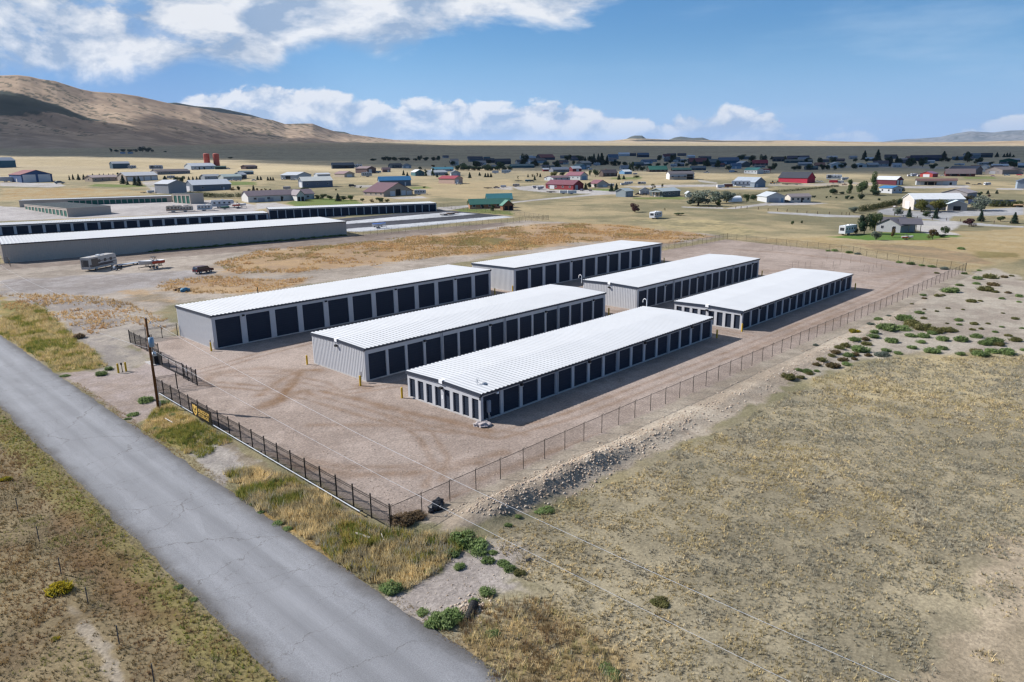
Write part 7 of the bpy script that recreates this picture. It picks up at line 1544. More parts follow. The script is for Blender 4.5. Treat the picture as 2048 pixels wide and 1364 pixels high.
def tree_kind(kind, seed):
    """unit tree: one metre tall, about one metre wide crown; returns (crown mesh, trunk mesh)"""
    rng = np.random.default_rng(seed); rnd = random.Random(seed); tk = MB()
    if kind == 'conifer':
        Vs, Fs, Cs = [], [], []; n0 = 0
        for L in range(13):
            t = L / 12; z = .08 + .88 * t; r = .46 * (1 - t) ** .85 * (.85 + .3 * rnd.random()) + .02; m = int(7 + 12 * (1 - t))
            for j in range(m):
                a = 2 * math.pi * (j + rnd.random() * .8) / m; rr = r * (.7 + .45 * rnd.random())
                c = [(rr * f * math.cos(a), rr * f * math.sin(a), z - .05 * f * (1 - t) + .02) for f in (.35, .65, .95)]
                V, F, C = leaf_cloud(rng, c, [(.075, .075, .04)] * 3, 12, .045, DARKG, 1, .2, .6); Vs.append(V); Fs.append(F + n0); Cs.append(C); n0 += len(V)
        V, F, C = np.concatenate(Vs), np.concatenate(Fs), np.concatenate(Cs); tk.cyl((0, 0, -.06), (0, 0, .95), .03, .006, 7)
    else:
        spec = {'round': (GREENS, 11, .30, .66, 2600, .032), 'silver': (SILV, 11, .30, .62, 2600, .034), 'yellow': (YELG, 12, .30, .64, 2800, .032), 'purple': (PURP, 9, .28, .62, 1800, .036), 'autumn': (AUT, 9, .28, .62, 1800, .034), 'poplar': (GREENS, 10, .24, .58, 2600, .030), 'sparse': (GREENS + AUT, 8, .22, .62, 500, .035), 'darkround': (DARKG + GREENS[:1], 11, .32, .62, 2600, .034)}[kind]
        cols, nl, rad, zc, n, sz = spec; cs, rs = [], []
        for i in range(nl):
            a = rnd.random() * 2 * math.pi; q = rnd.random() ** .6 * (.30 if kind != 'poplar' else .16); z = .50 + (rnd.random() - .5) * (.56 if kind != 'poplar' else .74)
            cs.append((q * math.cos(a), q * math.sin(a), min(.82, z))); f = rad * (.55 + .5 * rnd.random()); rs.append((f * .85, f * .85, f * .72))
        V, F, C = leaf_cloud(rng, cs, rs, n, sz, cols)
        tk.cyl((0, 0, -.08), (0, 0, zc - .1), .034, .022, 7)
        for c in cs[:7]: tk.cyl((0, 0, .22 + .2 * rnd.random()), (c[0] * .8, c[1] * .8, c[2]), .015, .005, 5)
    V[:, 2] = np.clip(V[:, 2], .0, 1.02); crown = np_mesh('crown', V, F, LEAF, C)
    o = tk.build('trunk', BARK); tm = o.data; bpy.data.objects.remove(o); return crown, tm
_TK = {}
_tn = 0
TCAT = {'conifer': 'conifer_tree', 'round': 'leafy_tree', 'silver': 'silver_tree', 'yellow': 'leafy_tree', 'purple': 'plum_tree', 'autumn': 'leafy_tree', 'poplar': 'tall_tree', 'sparse': 'sapling', 'darkround': 'leafy_tree'}
def tree(r, x0, x1, yb, h, kind, label, group=None):
    global _tn
    _tn += 1
    p = at(*zp(r, (x0 + x1) / 2, yb)); s = float(np.array([p[0], p[1], p[2] - CAM_H]) @ FW) / F_PX / 4; v = _tn % 3
    if (kind, v) not in _TK: _TK[(kind, v)] = tree_kind(kind, 100 + v * 17 + len(kind))
    cm, tm = _TK[(kind, v)]; root = empty(TCAT[kind], tuple(p), _tn * 1.7); W = max(.4, (x1 - x0) * s); Hh = h * s
    root.scale = (W / .92, W / .92, Hh); link('trunk', tm, root); link('crown', cm, root); tag(root, label, 'tree', group); return root
T_ = tree
# around the far left houses
for i, (X, w) in enumerate([(557, 16), (586, 22), (630, 30), (672, 24), (712, 16)]): T_('1', X - w / 2, X + w / 2, 361 - i % 2 * 3, 30 + w * .6, 'conifer', 'young conifer in the short row left of the long tan house', 'young conifers left of the tan house')
for i, X in enumerate([742, 796, 830, 872, 906]): T_('1', X - 8, X + 8, 328, 20, 'conifer', 'small conifer in the line behind the long tan house', 'small conifers behind the tan house')
T_('1', 930, 956, 322, 26, 'darkround', 'round dark tree behind the brown link building')
T_('1', 962, 1010, 392, 70, 'conifer', 'broad dark conifer in front of the brown link building')
T_('1', 1008, 1036, 398, 30, 'conifer', 'small conifer at the foot of the broad dark one')
T_('1', 1060, 1102, 403, 68, 'conifer', 'tall dark conifer, left of two before the white roofed shop')
T_('1', 1092, 1138, 408, 76, 'conifer', 'tall dark conifer, right of two before the white roofed shop')
T_('1', 1296, 1348, 364, 36, 'conifer', 'dark conifer left of the round trees behind the tall grey barn')
T_('1', 1390, 1436, 378, 54, 'darkround', 'round dark tree behind the tall grey barn, left of two')
T_('1', 1430, 1486, 380, 58, 'darkround', 'round dark tree behind the tall grey barn, right of two')
for X in (1512, 1545, 1576, 1600): T_('1', X - 12, X + 12, 364, 32, 'conifer', 'small conifer in the group left of the pale grey house', 'small conifers left of the pale grey house')
T_('1', 1838, 1876, 447, 34, 'autumn', 'rust tinted bush at the end of the slate barn')
T_('1', 1896, 1924, 444, 40, 'darkround', 'dark young tree right of the slate barn')
T_('1', 1980, 2008, 452, 28, 'darkround', 'low round bush in the grass above the ranch house'); T_('1', 2014, 2046, 452, 50, 'conifer', 'conifer above the left end of the ranch house')
for i, (X, w, h) in enumerate([(890, 24, 34), (930, 40, 26), (985, 50, 28), (1040, 50, 26), (1085, 40, 32), (1140, 60, 50), (1185, 60, 40), (1220, 30, 26)]): T_('1', X - w / 2, X + w / 2, 136, h, 'darkround', 'dark tree of the lone farmstead grove out on the shaded plain', 'grove of the lone farmstead')
T_('1', 1308, 1340, 137, 12, 'darkround', 'single dark bush right of the lone farmstead'); T_('1', 1822, 1868, 188, 14, 'darkround', 'flat dark bush right of the red silos')
# centre left
for X, h in ((14, 34), (40, 30)): T_('2', X - 12, X + 12, 361, h, 'conifer', 'dark young conifer in the row by the pale grey barn', 'young conifers by the pale grey barn')
for X, h in ((96, 30), (118, 28), (138, 28)): T_('2', X - 11, X + 11, 364, h, 'conifer', 'dark young conifer in the row by the pale grey barn', 'young conifers by the pale grey barn')
for X, h in ((10, 30), (46, 28), (78, 26), (114, 24)): T_('2', X - 12, X + 12, 450, h, 'autumn', 'brownish bush above the roof of the ranch house', 'brownish bushes above the ranch house')
T_('2', 356, 424, 442, 30, 'round', 'round green bush before the slate barn')
for i, (X, w, h) in enumerate([(492, 60, 40), (540, 60, 46), (590, 60, 44), (700, 70, 40), (760, 70, 44)]): T_('2', X - w / 2, X + w / 2, 512 + i * 3, h, 'round', 'grey green shrub of the belt right of the ranch house', 'shrub belt right of the ranch house')
T_('2', 632, 684, 530, 62, 'conifer', 'blue green conifer in the shrub belt right of the ranch house')
T_('2', 302, 344, 524, 48, 'conifer', 'small dark conifer before the white gabled wing'); T_('2', 362, 396, 524, 50, 'conifer', 'second small dark conifer before the ranch house')
T_('2', 832, 870, 532, 32, 'round', 'light green bush at the corner of the maroon roofed barn'); T_('2', 906, 944, 540, 32, 'autumn', 'yellowish bush before the maroon roofed barn'); T_('2', 955, 1026, 542, 44, 'round', 'wide green bush before the maroon roofed barn'); T_('2', 1028, 1072, 540, 34, 'yellow', 'yellow green bush at the right of the maroon roofed barn')
T_('2', 1168, 1194, 322, 40, 'conifer', 'conifer left of the teal gabled house, left of two'); T_('2', 1200, 1222, 330, 34, 'conifer', 'conifer left of the teal gabled house, right of two')
T_('2', 1294, 1328, 276, 30, 'darkround', 'round dark tree above the teal gabled house'); T_('2', 1340, 1380, 328, 56, 'poplar', 'tall green tree between the teal house and the long pale house'); T_('2', 1392, 1440, 326, 70, 'poplar', 'tallest green tree before the long pale house'); T_('2', 1400, 1444, 262, 34, 'autumn', 'round reddish tree above the teal roof'); T_('2', 1438, 1460, 338, 32, 'conifer', 'small conifer right of the long pale house'); T_('2', 1500, 1528, 286, 36, 'conifer', 'conifer behind the teal roofed white house'); T_('2', 1510, 1545, 326, 26, 'darkround', 'dark bush left of the grey gabled garage')
T_('2', 1694, 1726, 345, 46, 'conifer', 'conifer right of the peach barn'); T_('2', 1778, 1800, 326, 28, 'conifer', 'small conifer alone in the field under the tree belt')
for X in (1835, 1856, 1880): T_('2', X - 12, X + 12, 338, 34, 'conifer', 'conifer of the close trio under the tree belt', 'trio of conifers under the tree belt')
for i, (X, w, h) in enumerate([(940, 60, 24), (1020, 50, 36), (1060, 56, 40), (1105, 56, 40), (1165, 60, 30), (1205, 60, 30), (1275, 40, 26), (1312, 44, 48), (1360, 50, 34), (1420, 46, 40), (1462, 40, 46)]): T_('2', X - w / 2, X + w / 2, 206, h, 'darkround', 'dark tree of the windbreak line on the shaded plain', 'windbreak on the shaded plain')
for i, (X, w, h) in enumerate([(1615, 50, 50), (1660, 60, 46), (1700, 60, 48), (1745, 60, 40), (1790, 60, 40), (1835, 60, 44), (1880, 60, 44), (1930, 60, 46), (1980, 60, 44), (2030, 50, 40)]): T_('2', X - w / 2, X + w / 2, 284, h, 'darkround', 'dark tree of the belt below the navy houses', 'tree belt below the navy houses')
T_('2', 1684, 1738, 556, 42, 'yellow', 'yellow green bush left of the green roofed log house'); T_('2', 1866, 1922, 608, 56, 'poplar', 'leafy tree before the door of the log house')
for X, w in ((640, 18), (1340, 14), (1352, 14), (838, 22)): T_('2', X - w / 2, X + w / 2, 444 if X < 700 else 424, 16, 'darkround', 'small dark bush alone in the dry middle fields', 'small bushes in the dry middle fields')
# centre right
for i, (X, w, h) in enumerate([(585, 36, 60), (620, 40, 66), (655, 46, 84), (690, 46, 84), (725, 44, 60), (760, 40, 70)]): T_('3', X - w / 2, X + w / 2, 236, h, 'conifer', 'tall dark conifer of the tight clump in the village centre', 'conifer clump in the village centre')
T_('3', 478, 508, 238, 44, 'darkround', 'dark tree left of the grey green barn')
for i, (X, w, h, k) in enumerate([(800, 50, 40, 'darkround'), (850, 50, 44, 'darkround'), (900, 50, 40, 'darkround'), (945, 44, 70, 'poplar'), (965, 44, 84, 'poplar'), (1005, 50, 50, 'sparse'), (1045, 50, 44, 'darkround')]): T_('3', X - w / 2, X + w / 2, 288 if X > 930 else 244, h, k, 'garden tree in the shaded gardens right of the conifer clump', 'shaded garden trees right of the conifers')
T_('3', 612, 640, 330, 50, 'round', 'light green tree left of the dark brown house'); T_('3', 638, 700, 334, 72, 'round', 'big leafy tree left of the dark brown house')
T_('3', 300, 372, 328, 38, 'yellow', 'yellowish bushy tree before the blue grey house'); T_('3', 376, 432, 324, 32, 'darkround', 'dark bushy tree before the blue grey house')
for X, w, h, k in ((128, 16, 26, 'conifer'), (164, 18, 30, 'autumn'), (202, 22, 44, 'autumn'), (182, 22, 42, 'conifer'), (226, 22, 30, 'conifer'), (48, 16, 46, 'sparse')): T_('3', X - w / 2, X + w / 2, 338 if X != 182 and X != 48 else 362, h, k, 'young roadside tree left of the low pale house', 'young trees left of the low pale house')
T_('3', 572, 606, 434, 50, 'conifer', 'dark conifer left of two beside the red building gable'); T_('3', 596, 640, 424, 52, 'darkround', 'dark round tree beside the red building gable'); T_('3', 652, 682, 424, 40, 'darkround', 'dark bush before the pale maroon roofed house')
T_('3', 774, 816, 452, 62, 'conifer', 'dark conifer, left of two behind the grey green shed'); T_('3', 814, 856, 450, 62, 'conifer', 'dark conifer, right of two behind the grey green shed')
T_('3', 840, 870, 358, 46, 'conifer', 'conifer at the corner of the dark brown house'); T_('3', 880, 908, 354, 32, 'conifer', 'small conifer right of the dark brown house'); T_('3', 968, 1026, 342, 22, 'round', 'low green bush under the small pale camper')
T_('3', 1102, 1152, 448, 76, 'sparse', 'thin open tree behind the white garage, left of two'); T_('3', 1180, 1216, 434, 70, 'sparse', 'thin open tree behind the long dark house, right of two')
T_('3', 1380, 1600, 566, 132, 'silver', 'widest silver leaved tree, left of the grove above the yard'); T_('3', 1560, 1700, 548, 116, 'silver', 'silver leaved tree in the middle of the grove above the yard'); T_('3', 1640, 1790, 540, 112, 'silver', 'silver leaved tree at the right of the grove above the yard'); T_('3', 1620, 1682, 572, 66, 'round', 'green bush in front of the silver leaved trees')
T_('3', 1848, 1900, 540, 70, 'round', 'green bush right of the white fabric shelter'); T_('3', 1900, 1960, 520, 50, 'darkround', 'dark bush left of the white garage')
T_('3', 936, 1032, 616, 78, 'purple', 'dark purple leaved bush standing alone left of the white camper'); T_('3', 1212, 1230, 606, 26, 'sparse', 'thin stunted tree right of the lone white camper'); T_('3', 1292, 1376, 642, 26, 'round', 'low green bush right of the lone white camper')
T_('3', 1905, 1930, 212, 32, 'conifer', 'dark conifer left of the crimson roofed house'); T_('3', 2012, 2036, 208, 42, 'conifer', 'dark conifer behind the crimson roofed house')
for X, h in ((1100, 30), (1170, 34), (1230, 36), (1330, 34), (1400, 30), (1560, 34), (1700, 28), (1900, 44)): T_('3', X - 22, X + 22, 252, h, 'darkround', 'dark garden tree among the shaded village houses', 'dark garden trees of the shaded village')
# right
T_('4', 604, 700, 470, 130, 'poplar', 'tall leafy tree at the left of the big cluster by the blue roofed house'); T_('4', 700, 800, 478, 136, 'round', 'broad leafy tree in the middle of the big cluster by the blue roofed house'); T_('4', 790, 892, 480, 190, 'poplar', 'tallest leafy tree of the cluster by the blue roofed house'); T_('4', 812, 900, 484, 56, 'darkround', 'dark shrub under the tallest tree of the cluster'); T_('4', 480, 556, 474, 60, 'darkround', 'dark shrub left of the big tree cluster'); T_('4', 566, 616, 474, 24, 'darkround', 'low dark bush at the left foot of the big cluster')
T_('4', 1036, 1094, 458, 48, 'darkround', 'dark round tree right of the blue roofed house')
for X, w, y in ((350, 24, 500), (372, 24, 502), (468, 20, 505), (500, 16, 498), (548, 20, 508), (632, 40, 514), (672, 36, 514), (742, 60, 518), (888, 24, 524)): T_('4', X - w / 2, X + w / 2, y, w * .9, 'darkround', 'low dark bush along the field edge above the hedge', 'low bushes along the field edge above the hedge')
for X, w, h in ((330, 56, 62), (240, 50, 44), (435, 50, 54), (476, 44, 56), (533, 36, 42), (20, 60, 36), (205, 46, 40)): T_('4', X - w / 2, X + w / 2, 280, h, 'darkround', 'dark garden tree of the shaded street above the red barn', 'dark garden trees above the red barn')
T_('4', 940, 1010, 252, 82, 'conifer', 'huge dark conifer left of two in the shaded street'); T_('4', 1000, 1054, 250, 76, 'conifer', 'huge dark conifer right of two in the shaded street'); T_('4', 1096, 1160, 254, 54, 'darkround', 'broad dark tree right of the huge conifers')
for X, w, h in ((700, 40, 30), (790, 36, 32), (1120, 50, 40), (1390, 60, 36), (1440, 50, 34), (1612, 44, 30)): T_('4', X - w / 2, X + w / 2, 214, h, 'darkround', 'dark tree of the far edge behind the shaded street', 'dark trees of the far village edge')
for X, w, h in ((1830, 34, 38), (1888, 26, 28), (1910, 26, 36), (1932, 26, 38), (1962, 26, 20)): T_('4', X - w / 2, X + w / 2, 178, h, 'conifer', 'dark conifer in the row on the plain at the upper right', 'conifer row on the plain at the upper right')
T_('4', 1906, 1972, 250, 54, 'darkround', 'dark round tree before the green barn'); T_('4', 2012, 2060, 254, 40, 'darkround', 'dark tree at the right edge beside the teal house')
T_('4', 1150, 1300, 616, 108, 'yellow', 'broad yellow green tree before the cream shop, left of two'); T_('4', 1290, 1436, 614, 124, 'yellow', 'broad yellow green tree before the cream shop, right of two')
T_('4', 1626, 1782, 606, 128, 'silver', 'large silver tree in the middle of the gravel lot'); T_('4', 1672, 1712, 490, 42, 'darkround', 'dark tree behind the large silver tree'); T_('4', 1752, 1782, 500, 36, 'purple', 'small purple tree behind the large silver tree')
T_('4', 1742, 1772, 472, 30, 'conifer', 'conifer far behind the gravel lot, left of two'); T_('4', 1816, 1842, 470, 30, 'conifer', 'conifer far behind the gravel lot, right of two')
T_('4', 1030, 1080, 562, 70, 'darkround', 'dark tree at the left corner of the cream shop'); T_('4', 998, 1074, 642, 74, 'silver', 'young silver tree at the end of the hedge'); T_('4', 1104, 1150, 658, 82, 'conifer', 'blue conifer on the verge below the cream shop, left of two'); T_('4', 1312, 1364, 668, 80, 'conifer', 'blue conifer on the verge below the cream shop, right of two'); T_('4', 1228, 1300, 656, 50, 'round', 'low leafy tree between the two blue conifers')
T_('4', 1672, 1730, 692, 88, 'conifer', 'conifer on the verge right of the purple tree'); T_('4', 1830, 1892, 692, 54, 'round', 'small leafy tree on the right verge'); T_('4', 1934, 2002, 708, 88, 'conifer', 'conifer nearest the right edge on the verge'); T_('4', 1556, 1658, 732, 78, 'purple', 'purple leaved tree beside the drive junction')
T_('4', 640, 735, 622, 62, 'silver', 'pale silver shrub at the left end of the hedge')
T_('4', 716, 820, 792, 188, 'darkround', 'big dark leafy tree beside the lawn house, left of two'); T_('4', 796, 902, 790, 178, 'round', 'big leafy tree beside the lawn house, right of two'); T_('4', 818, 908, 842, 92, 'silver', 'silver bush on the lawn before the grey house'); T_('4', 976, 1018, 818, 74, 'autumn', 'slim brown green tree before the grey gable'); T_('4', 1276, 1356, 834, 100, 'autumn', 'bronze leaved tree on the lawn, left of two'); T_('4', 1380, 1450, 798, 84, 'round', 'dense green tree on the lawn, right of two'); T_('4', 1346, 1432, 818, 28, 'darkround', 'low dark bush under the dense green tree'); T_('4', 680, 722, 790, 54, 'darkround', 'dark bush between the white camper and the big tree')
T_('4', 180, 210, 720, 42, 'round', 'scrubby bush in the straw field above the fence, left of two'); T_('4', 258, 280, 708, 28, 'round', 'scrubby bush in the straw field above the fence, right of two')
for i in range(64):
    X = 30 + (i * 137.5) % 2010; Y = 196 + (i * 61.8) % 88; w = 34 + (i * 23) % 40
    T_('3' if i % 2 else '4', X - w / 2, X + w / 2, Y, w * (.75 + .3 * ((i * 7) % 3)), 'conifer' if i % 5 == 0 else 'darkround', 'dark garden tree between the shaded houses of the far village', 'dark garden trees of the far village')
for i in range(18):
    X = 1560 + (i * 97) % 480; Y = 230 + (i * 37) % 60; w = 34 + (i * 23) % 36
    T_('2', X - w / 2, X + w / 2, Y, w * .9, 'darkround', 'dark tree scattered around the navy houses at the village edge', 'dark trees around the navy houses')
# hedges: long clipped or loose rows, each one plant body
def hedge(label, pts, h, w, cols, seed, n=2600):
    rng = np.random.default_rng(seed); P = np.array([list(p[:2]) for p in pts]); cs, rs = [], []; p0 = P[0]; z0 = TZ(*p0)
    for a, b in zip(P[:-1], P[1:]):
        k = max(2, int(np.hypot(*(b - a)) / (w * .7)))
        for i in range(k): q = a + (b - a) * (i + rng.random() * .6) / k; cs.append((q[0] - p0[0], q[1] - p0[1], TZ(*q) - z0 + h * (.35 + .15 * rng.random()))); f = .8 + .5 * rng.random(); rs.append((w * .6 * f, w * .6 * f, h * .55 * f))
    V, F, C = leaf_cloud(rng, cs, rs, n, .24, cols, 1, .5); V[:, 2] = np.maximum(V[:, 2], -.3); o = link('hedge', np_mesh('hedge', V, F, LEAF, C)); o.location = (p0[0], p0[1], z0); tag(o, label, 'hedge'); return o
hedge('dark loose hedge in front of the slate barn', [at(*zp('1', X, Y)) for X, Y in ((1520, 486), (1700, 500), (1960, 508))], 3.2, 3.4, [(.05, .065, .028), (.07, .075, .03), (.035, .05, .025)], 5, 4200)
hedge('long rounded hedge curving left of the cream shop', [at(*zp('4', X, Y)) for X, Y in ((735, 612), (880, 588), (1035, 556))], 3.0, 3.2, [(.05, .065, .025), (.075, .075, .03), (.04, .055, .022)], 6, 4200)
hedge('low olive hedge right of the silver tree', [at(*zp('4', X, Y)) for X, Y in ((1780, 572), (1900, 572), (2048, 576))], 3.2, 3.4, [(.06, .075, .03), (.085, .09, .035)], 7, 3600)
hedge('brown green hedge under the grey brown house', [at(*zp('4', X, Y)) for X, Y in ((1506, 524), (1580, 524), (1640, 518))], 2.6, 2.6, [(.07, .06, .03), (.05, .05, .025)], 8, 1600)
hedge('scrub line along the ditch above the white garage', [at(*zp('3', X, Y)) for X, Y in ((1780, 500), (1900, 506), (1990, 500), (2100, 476))], 2.4, 3.0, [(.06, .06, .03), (.05, .055, .028), (.08, .065, .035)], 9, 2600)
hedge('scrub line running up to the big tree cluster', [at(*zp('4', X, Y)) for X, Y in ((0, 462), (200, 448), (400, 430), (560, 412))], 1.6, 2.4, [(.07, .07, .035), (.055, .06, .03)], 10, 2600)
# roadside posts in front of the ranch houses
PM2 = MB(); PM2.box(-.11, .11, -.11, .11, -.3, 1.25); PM2 = PM2.build('drive_post', paint('post_wood', alb((96, 78, 66)), .85, 0, .2)); first = True
for rr, X, Y, lb in [('4', x, y, 'squat dark post along the drive above the far fence') for x, y in ((0, 606), (76, 608), (152, 614), (232, 620), (310, 627), (396, 632), (490, 635), (590, 638), (624, 640), (650, 641))] + [('4', x, y, 'squat dark post along the verge below the cream shop') for x, y in ((1010, 646), (1080, 664), (1192, 672), (1314, 678), (1428, 684), (1540, 692), (1706, 700), (1808, 708), (1946, 712))] + [('3', x, y, 'squat dark post along the track below the silver grove') for x, y in ((1480, 576), (1570, 578), (1640, 582), (1790, 588), (1832, 588), (1880, 590), (1970, 596))]:
    p = at(*zp(rr, X, Y)); o = PM2 if first else PM2.copy()
    if not first: COL.objects.link(o)
    first = False; o.location = tuple(p); tag(o, lb, 'post', {'squat dark post along the drive above the far fence': 'posts of the drive above the far fence', 'squat dark post along the verge below the cream shop': 'posts of the verge below the cream shop'}.get(lb, 'posts of the track below the silver grove'))
# ------------------------------------------------------------------ weeds, bushes and grass near the camera
WEED = attr_mat('weed_leaves', .85, .2, 2.0, .06, .5, .18)
WG = [(.18, .25, .09), (.22, .28, .12), (.15, .205, .08)]; WY = [(.17, .165, .06), (.13, .14, .055), (.20, .18, .08)]; WB = [(.19, .13, .07), (.15, .11, .06), (.13, .12, .055)]; WS = [(.17, .20, .16), (.21, .24, .20)]; WF = [(.40, .30, .02), (.30, .26, .03), (.10, .11, .04)]; WD = [(.24, .17, .10), (.18, .13, .08), (.28, .20, .12)]
def weed_mesh(cols, seed, n=420, spread=.5, h=.5, blade=.16):
    """low dome of short stems and leaves, about one metre across"""
    rng = np.random.default_rng(seed); cs = [(0, 0, h * .35)] + [(.26 * math.cos(a), .26 * math.sin(a), h * .3 * (.7 + .6 * rng.random())) for a in rng.random(6) * 6.28]; rs = [(.34, .34, h * .5)] + [(.22, .22, h * .42)] * 6
    V, F, C = leaf_cloud(rng, cs, rs, n * 2, blade * .36, cols, 1, .45, .5); V[:, 2] = np.maximum(V[:, 2], -.02)
    # upright sprays
    m = n // 3; a = rng.random(m) * 6.283; r = rng.random(m) ** .5 * .42; P = np.stack([r * np.cos(a), r * np.sin(a), np.zeros(m)], -1); d = np.stack([np.cos(a) * .5 * r / .42, np.sin(a) * .5 * r / .42, np.ones(m)], -1) + rng.normal(size=(m, 3)) * .18; L = h * (.45 + .3 * rng.random(m)) * (1.1 - r); e = P + d * L[:, None]
    t = np.cross(d, rng.normal(size=(m, 3))); t /= np.linalg.norm(t, axis=1)[:, None]; V2 = np.stack([P - t * .016, P + t * .016, e + t * .008, e - t * .008], 1).reshape(-1, 3); F2 = np.arange(m * 4).reshape(-1, 4) + len(V); C2 = np.repeat(np.array(cols)[rng.integers(0, len(cols), m)] * (.8 + .4 * rng.random(m))[:, None], 4, 0)
    return np_mesh('weed_bush', np.concatenate([V, V2]), np.concatenate([F, F2]), WEED, np.concatenate([C, C2]))
WM = {k: [weed_mesh(c, 7 * i + ord(k), **kw) for i in range(3)] for k, c, kw in (('g', WG, {}), ('y', WY, {}), ('b', WB, {}), ('s', WS, {}), ('f', WF, dict(n=520)), ('d', WD, dict(n=520, h=.6)))}
_wn = 0
def weed(x, y, wpx, k, label, group, hs=1.0):
    global _wn
    _wn += 1
    g = at(x, y); p = gpt(*g[:2]); s = float(np.array([p[0], p[1], p[2] - CAM_H]) @ FW) / F_PX; W = wpx * s
    o = link('weed_bush', WM[k][_wn % 3]); o.location = p; o.rotation_euler = (0, 0, _wn * 2.4); o.scale = (W * 1.05, W * (1.0 + .15 * math.sin(_wn)), W * .78 * hs); tag(o, label, 'bush', group); return o
WLAB = {'g': ('green tumbleweed bush on the bare bank beyond the wire fence', 'green weed bushes on the bare bank'), 'y': ('yellowing weed bush on the bare bank beyond the wire fence', 'yellowing weed bushes on the bare bank'), 'b': ('rust brown weed bush on the bare bank beyond the wire fence', 'rust brown weed bushes on the bare bank'), 's': ('silvery weed bush on the bare bank beyond the wire fence', 'silvery weed bushes on the bare bank')}
BANK = [(950, 800, 160, 'g'), (1095, 725, 140, 'g'), (1085, 800, 120, 'g'), (1150, 765, 150, 'y'), (1230, 795, 160, 'y'), (1330, 820, 140, 'y'), (1310, 832, 80, 'g'), (1440, 812, 110, 'y'), (1490, 812, 60, 'y'), (1140, 852, 90, 'g'), (1240, 857, 110, 'g'), (845, 832, 80, 'g'), (840, 862, 90, 'g'), (985, 898, 110, 'g'), (1220, 902, 75, 'g'), (1395, 882, 110, 'g'), (1540, 888, 130, 'g'), (1665, 862, 100, 'g'), (1810, 898, 130, 'g'), (1740, 917, 110, 'g'), (1840, 924, 90, 'y'), (1975, 888, 100, 'y'), (1920, 852, 60, 'y'), (1645, 757, 70, 'y'), (1525, 728, 70, 'g'), (1530, 762, 45, 'g'), (1760, 752, 40, 'y'), (1635, 803, 50, 'y'), (1705, 797, 45, 'y'), (1245, 713, 60, 'y'), (1210, 670, 75, 'g'), (1360, 528, 60, 'y'), (1450, 493, 130, 'g'), (1530, 446, 60, 'g'), (1675, 392, 80, 'g'), (1780, 384, 120, 'y'), (1890, 382, 60, 'b'), (1665, 434, 60, 'g'), (1800, 446, 90, 'b'), (1735, 482, 120, 'y'), (1815, 498, 60, 'y'), (2010, 533, 70, 'g'), (1870, 552, 50, 'g'), (1625, 574, 80, 'y'), (2010, 577, 40, 'g'), (690, 894, 90, 'g'), (775, 884, 70, 'b'), (740, 966, 150, 'g'), (790, 920, 90, 'y'), (620, 938, 90, 'y'), (570, 958, 80, 'y'), (540, 990, 80, 'b'), (640, 1004, 90, 'g'), (510, 1014, 70, 'y'), (700, 998, 80, 'b'), (600, 1044, 90, 'b'), (430, 1050, 90, 'y'), (520, 1094, 110, 'b'), (390, 1085, 70, 'b'), (310, 1142, 90, 'g'), (240, 1134, 60, 'g'), (160, 1194, 130, 'y'), (260, 1184, 70, 'y'), (330, 1155, 60, 'y'), (390, 1134, 50, 'g'), (630, 1080, 80, 'g'), (690, 1034, 60, 'b'), (800, 1003, 70, 'b'), (945, 968, 80, 'g'), (1040, 988, 70, 'g'), (910, 1002, 110, 's'), (1150, 948, 80, 'g'), (1310, 978, 130, 'g'), (1390, 953, 90, 'g'), (1535, 997, 80, 'g'), (1700, 1003, 130, 'g'), (1790, 978, 100, 'g'), (1900, 988, 140, 'g'), (1660, 977, 100, 'y'), (2040, 963, 60, 'g'), (880, 718, 70, 'g'), (1240, 523, 50, 'g'), (1250, 548, 40, 'b'), (1150, 592, 30, 'y'), (1400, 523, 40, 'y'), (1570, 352, 50, 'g'), (1690, 330, 40, 'g'), (1950, 372, 40, 'y'), (1920, 505, 50, 'b'), (1700, 570, 40, 'y'), (1440, 630, 40, 'y'), (1560, 640, 30, 'y'), (1350, 655, 40, 'y'), (1250, 640, 30, 'b'), (1880, 665, 30, 'y'), (1980, 712, 60, 'y'), (1870, 780, 40, 'g'), (1815, 822, 50, 'g'), (2030, 790, 40, 'g'), (380, 925, 50, 's'), (1430, 752, 30, 'y'), (965, 690, 40, 's'), (820, 760, 60, 's'), (1545, 155, 60, 'g'), (535, 170, 60, 'g'), (480, 170, 40, 'g'), (650, 185, 60, 'g'), (715, 195, 50, 's'), (1050, 262, 50, 'g'), (1140, 275, 70, 'g'), (1230, 288, 50, 'g'), (1310, 298, 60, 'g'), (1410, 315, 70, 's'), (1350, 348, 40, 'y')]
for X, Y, w, k in BANK: weed(1536 + X / 4, 460 + Y / 4, w / 4, k, *WLAB[k])
weed(1536 + 690 / 4, 460 + 824 / 4, 22, 'f', 'bright yellow flowering weed beside the wire fence on the bank', None)
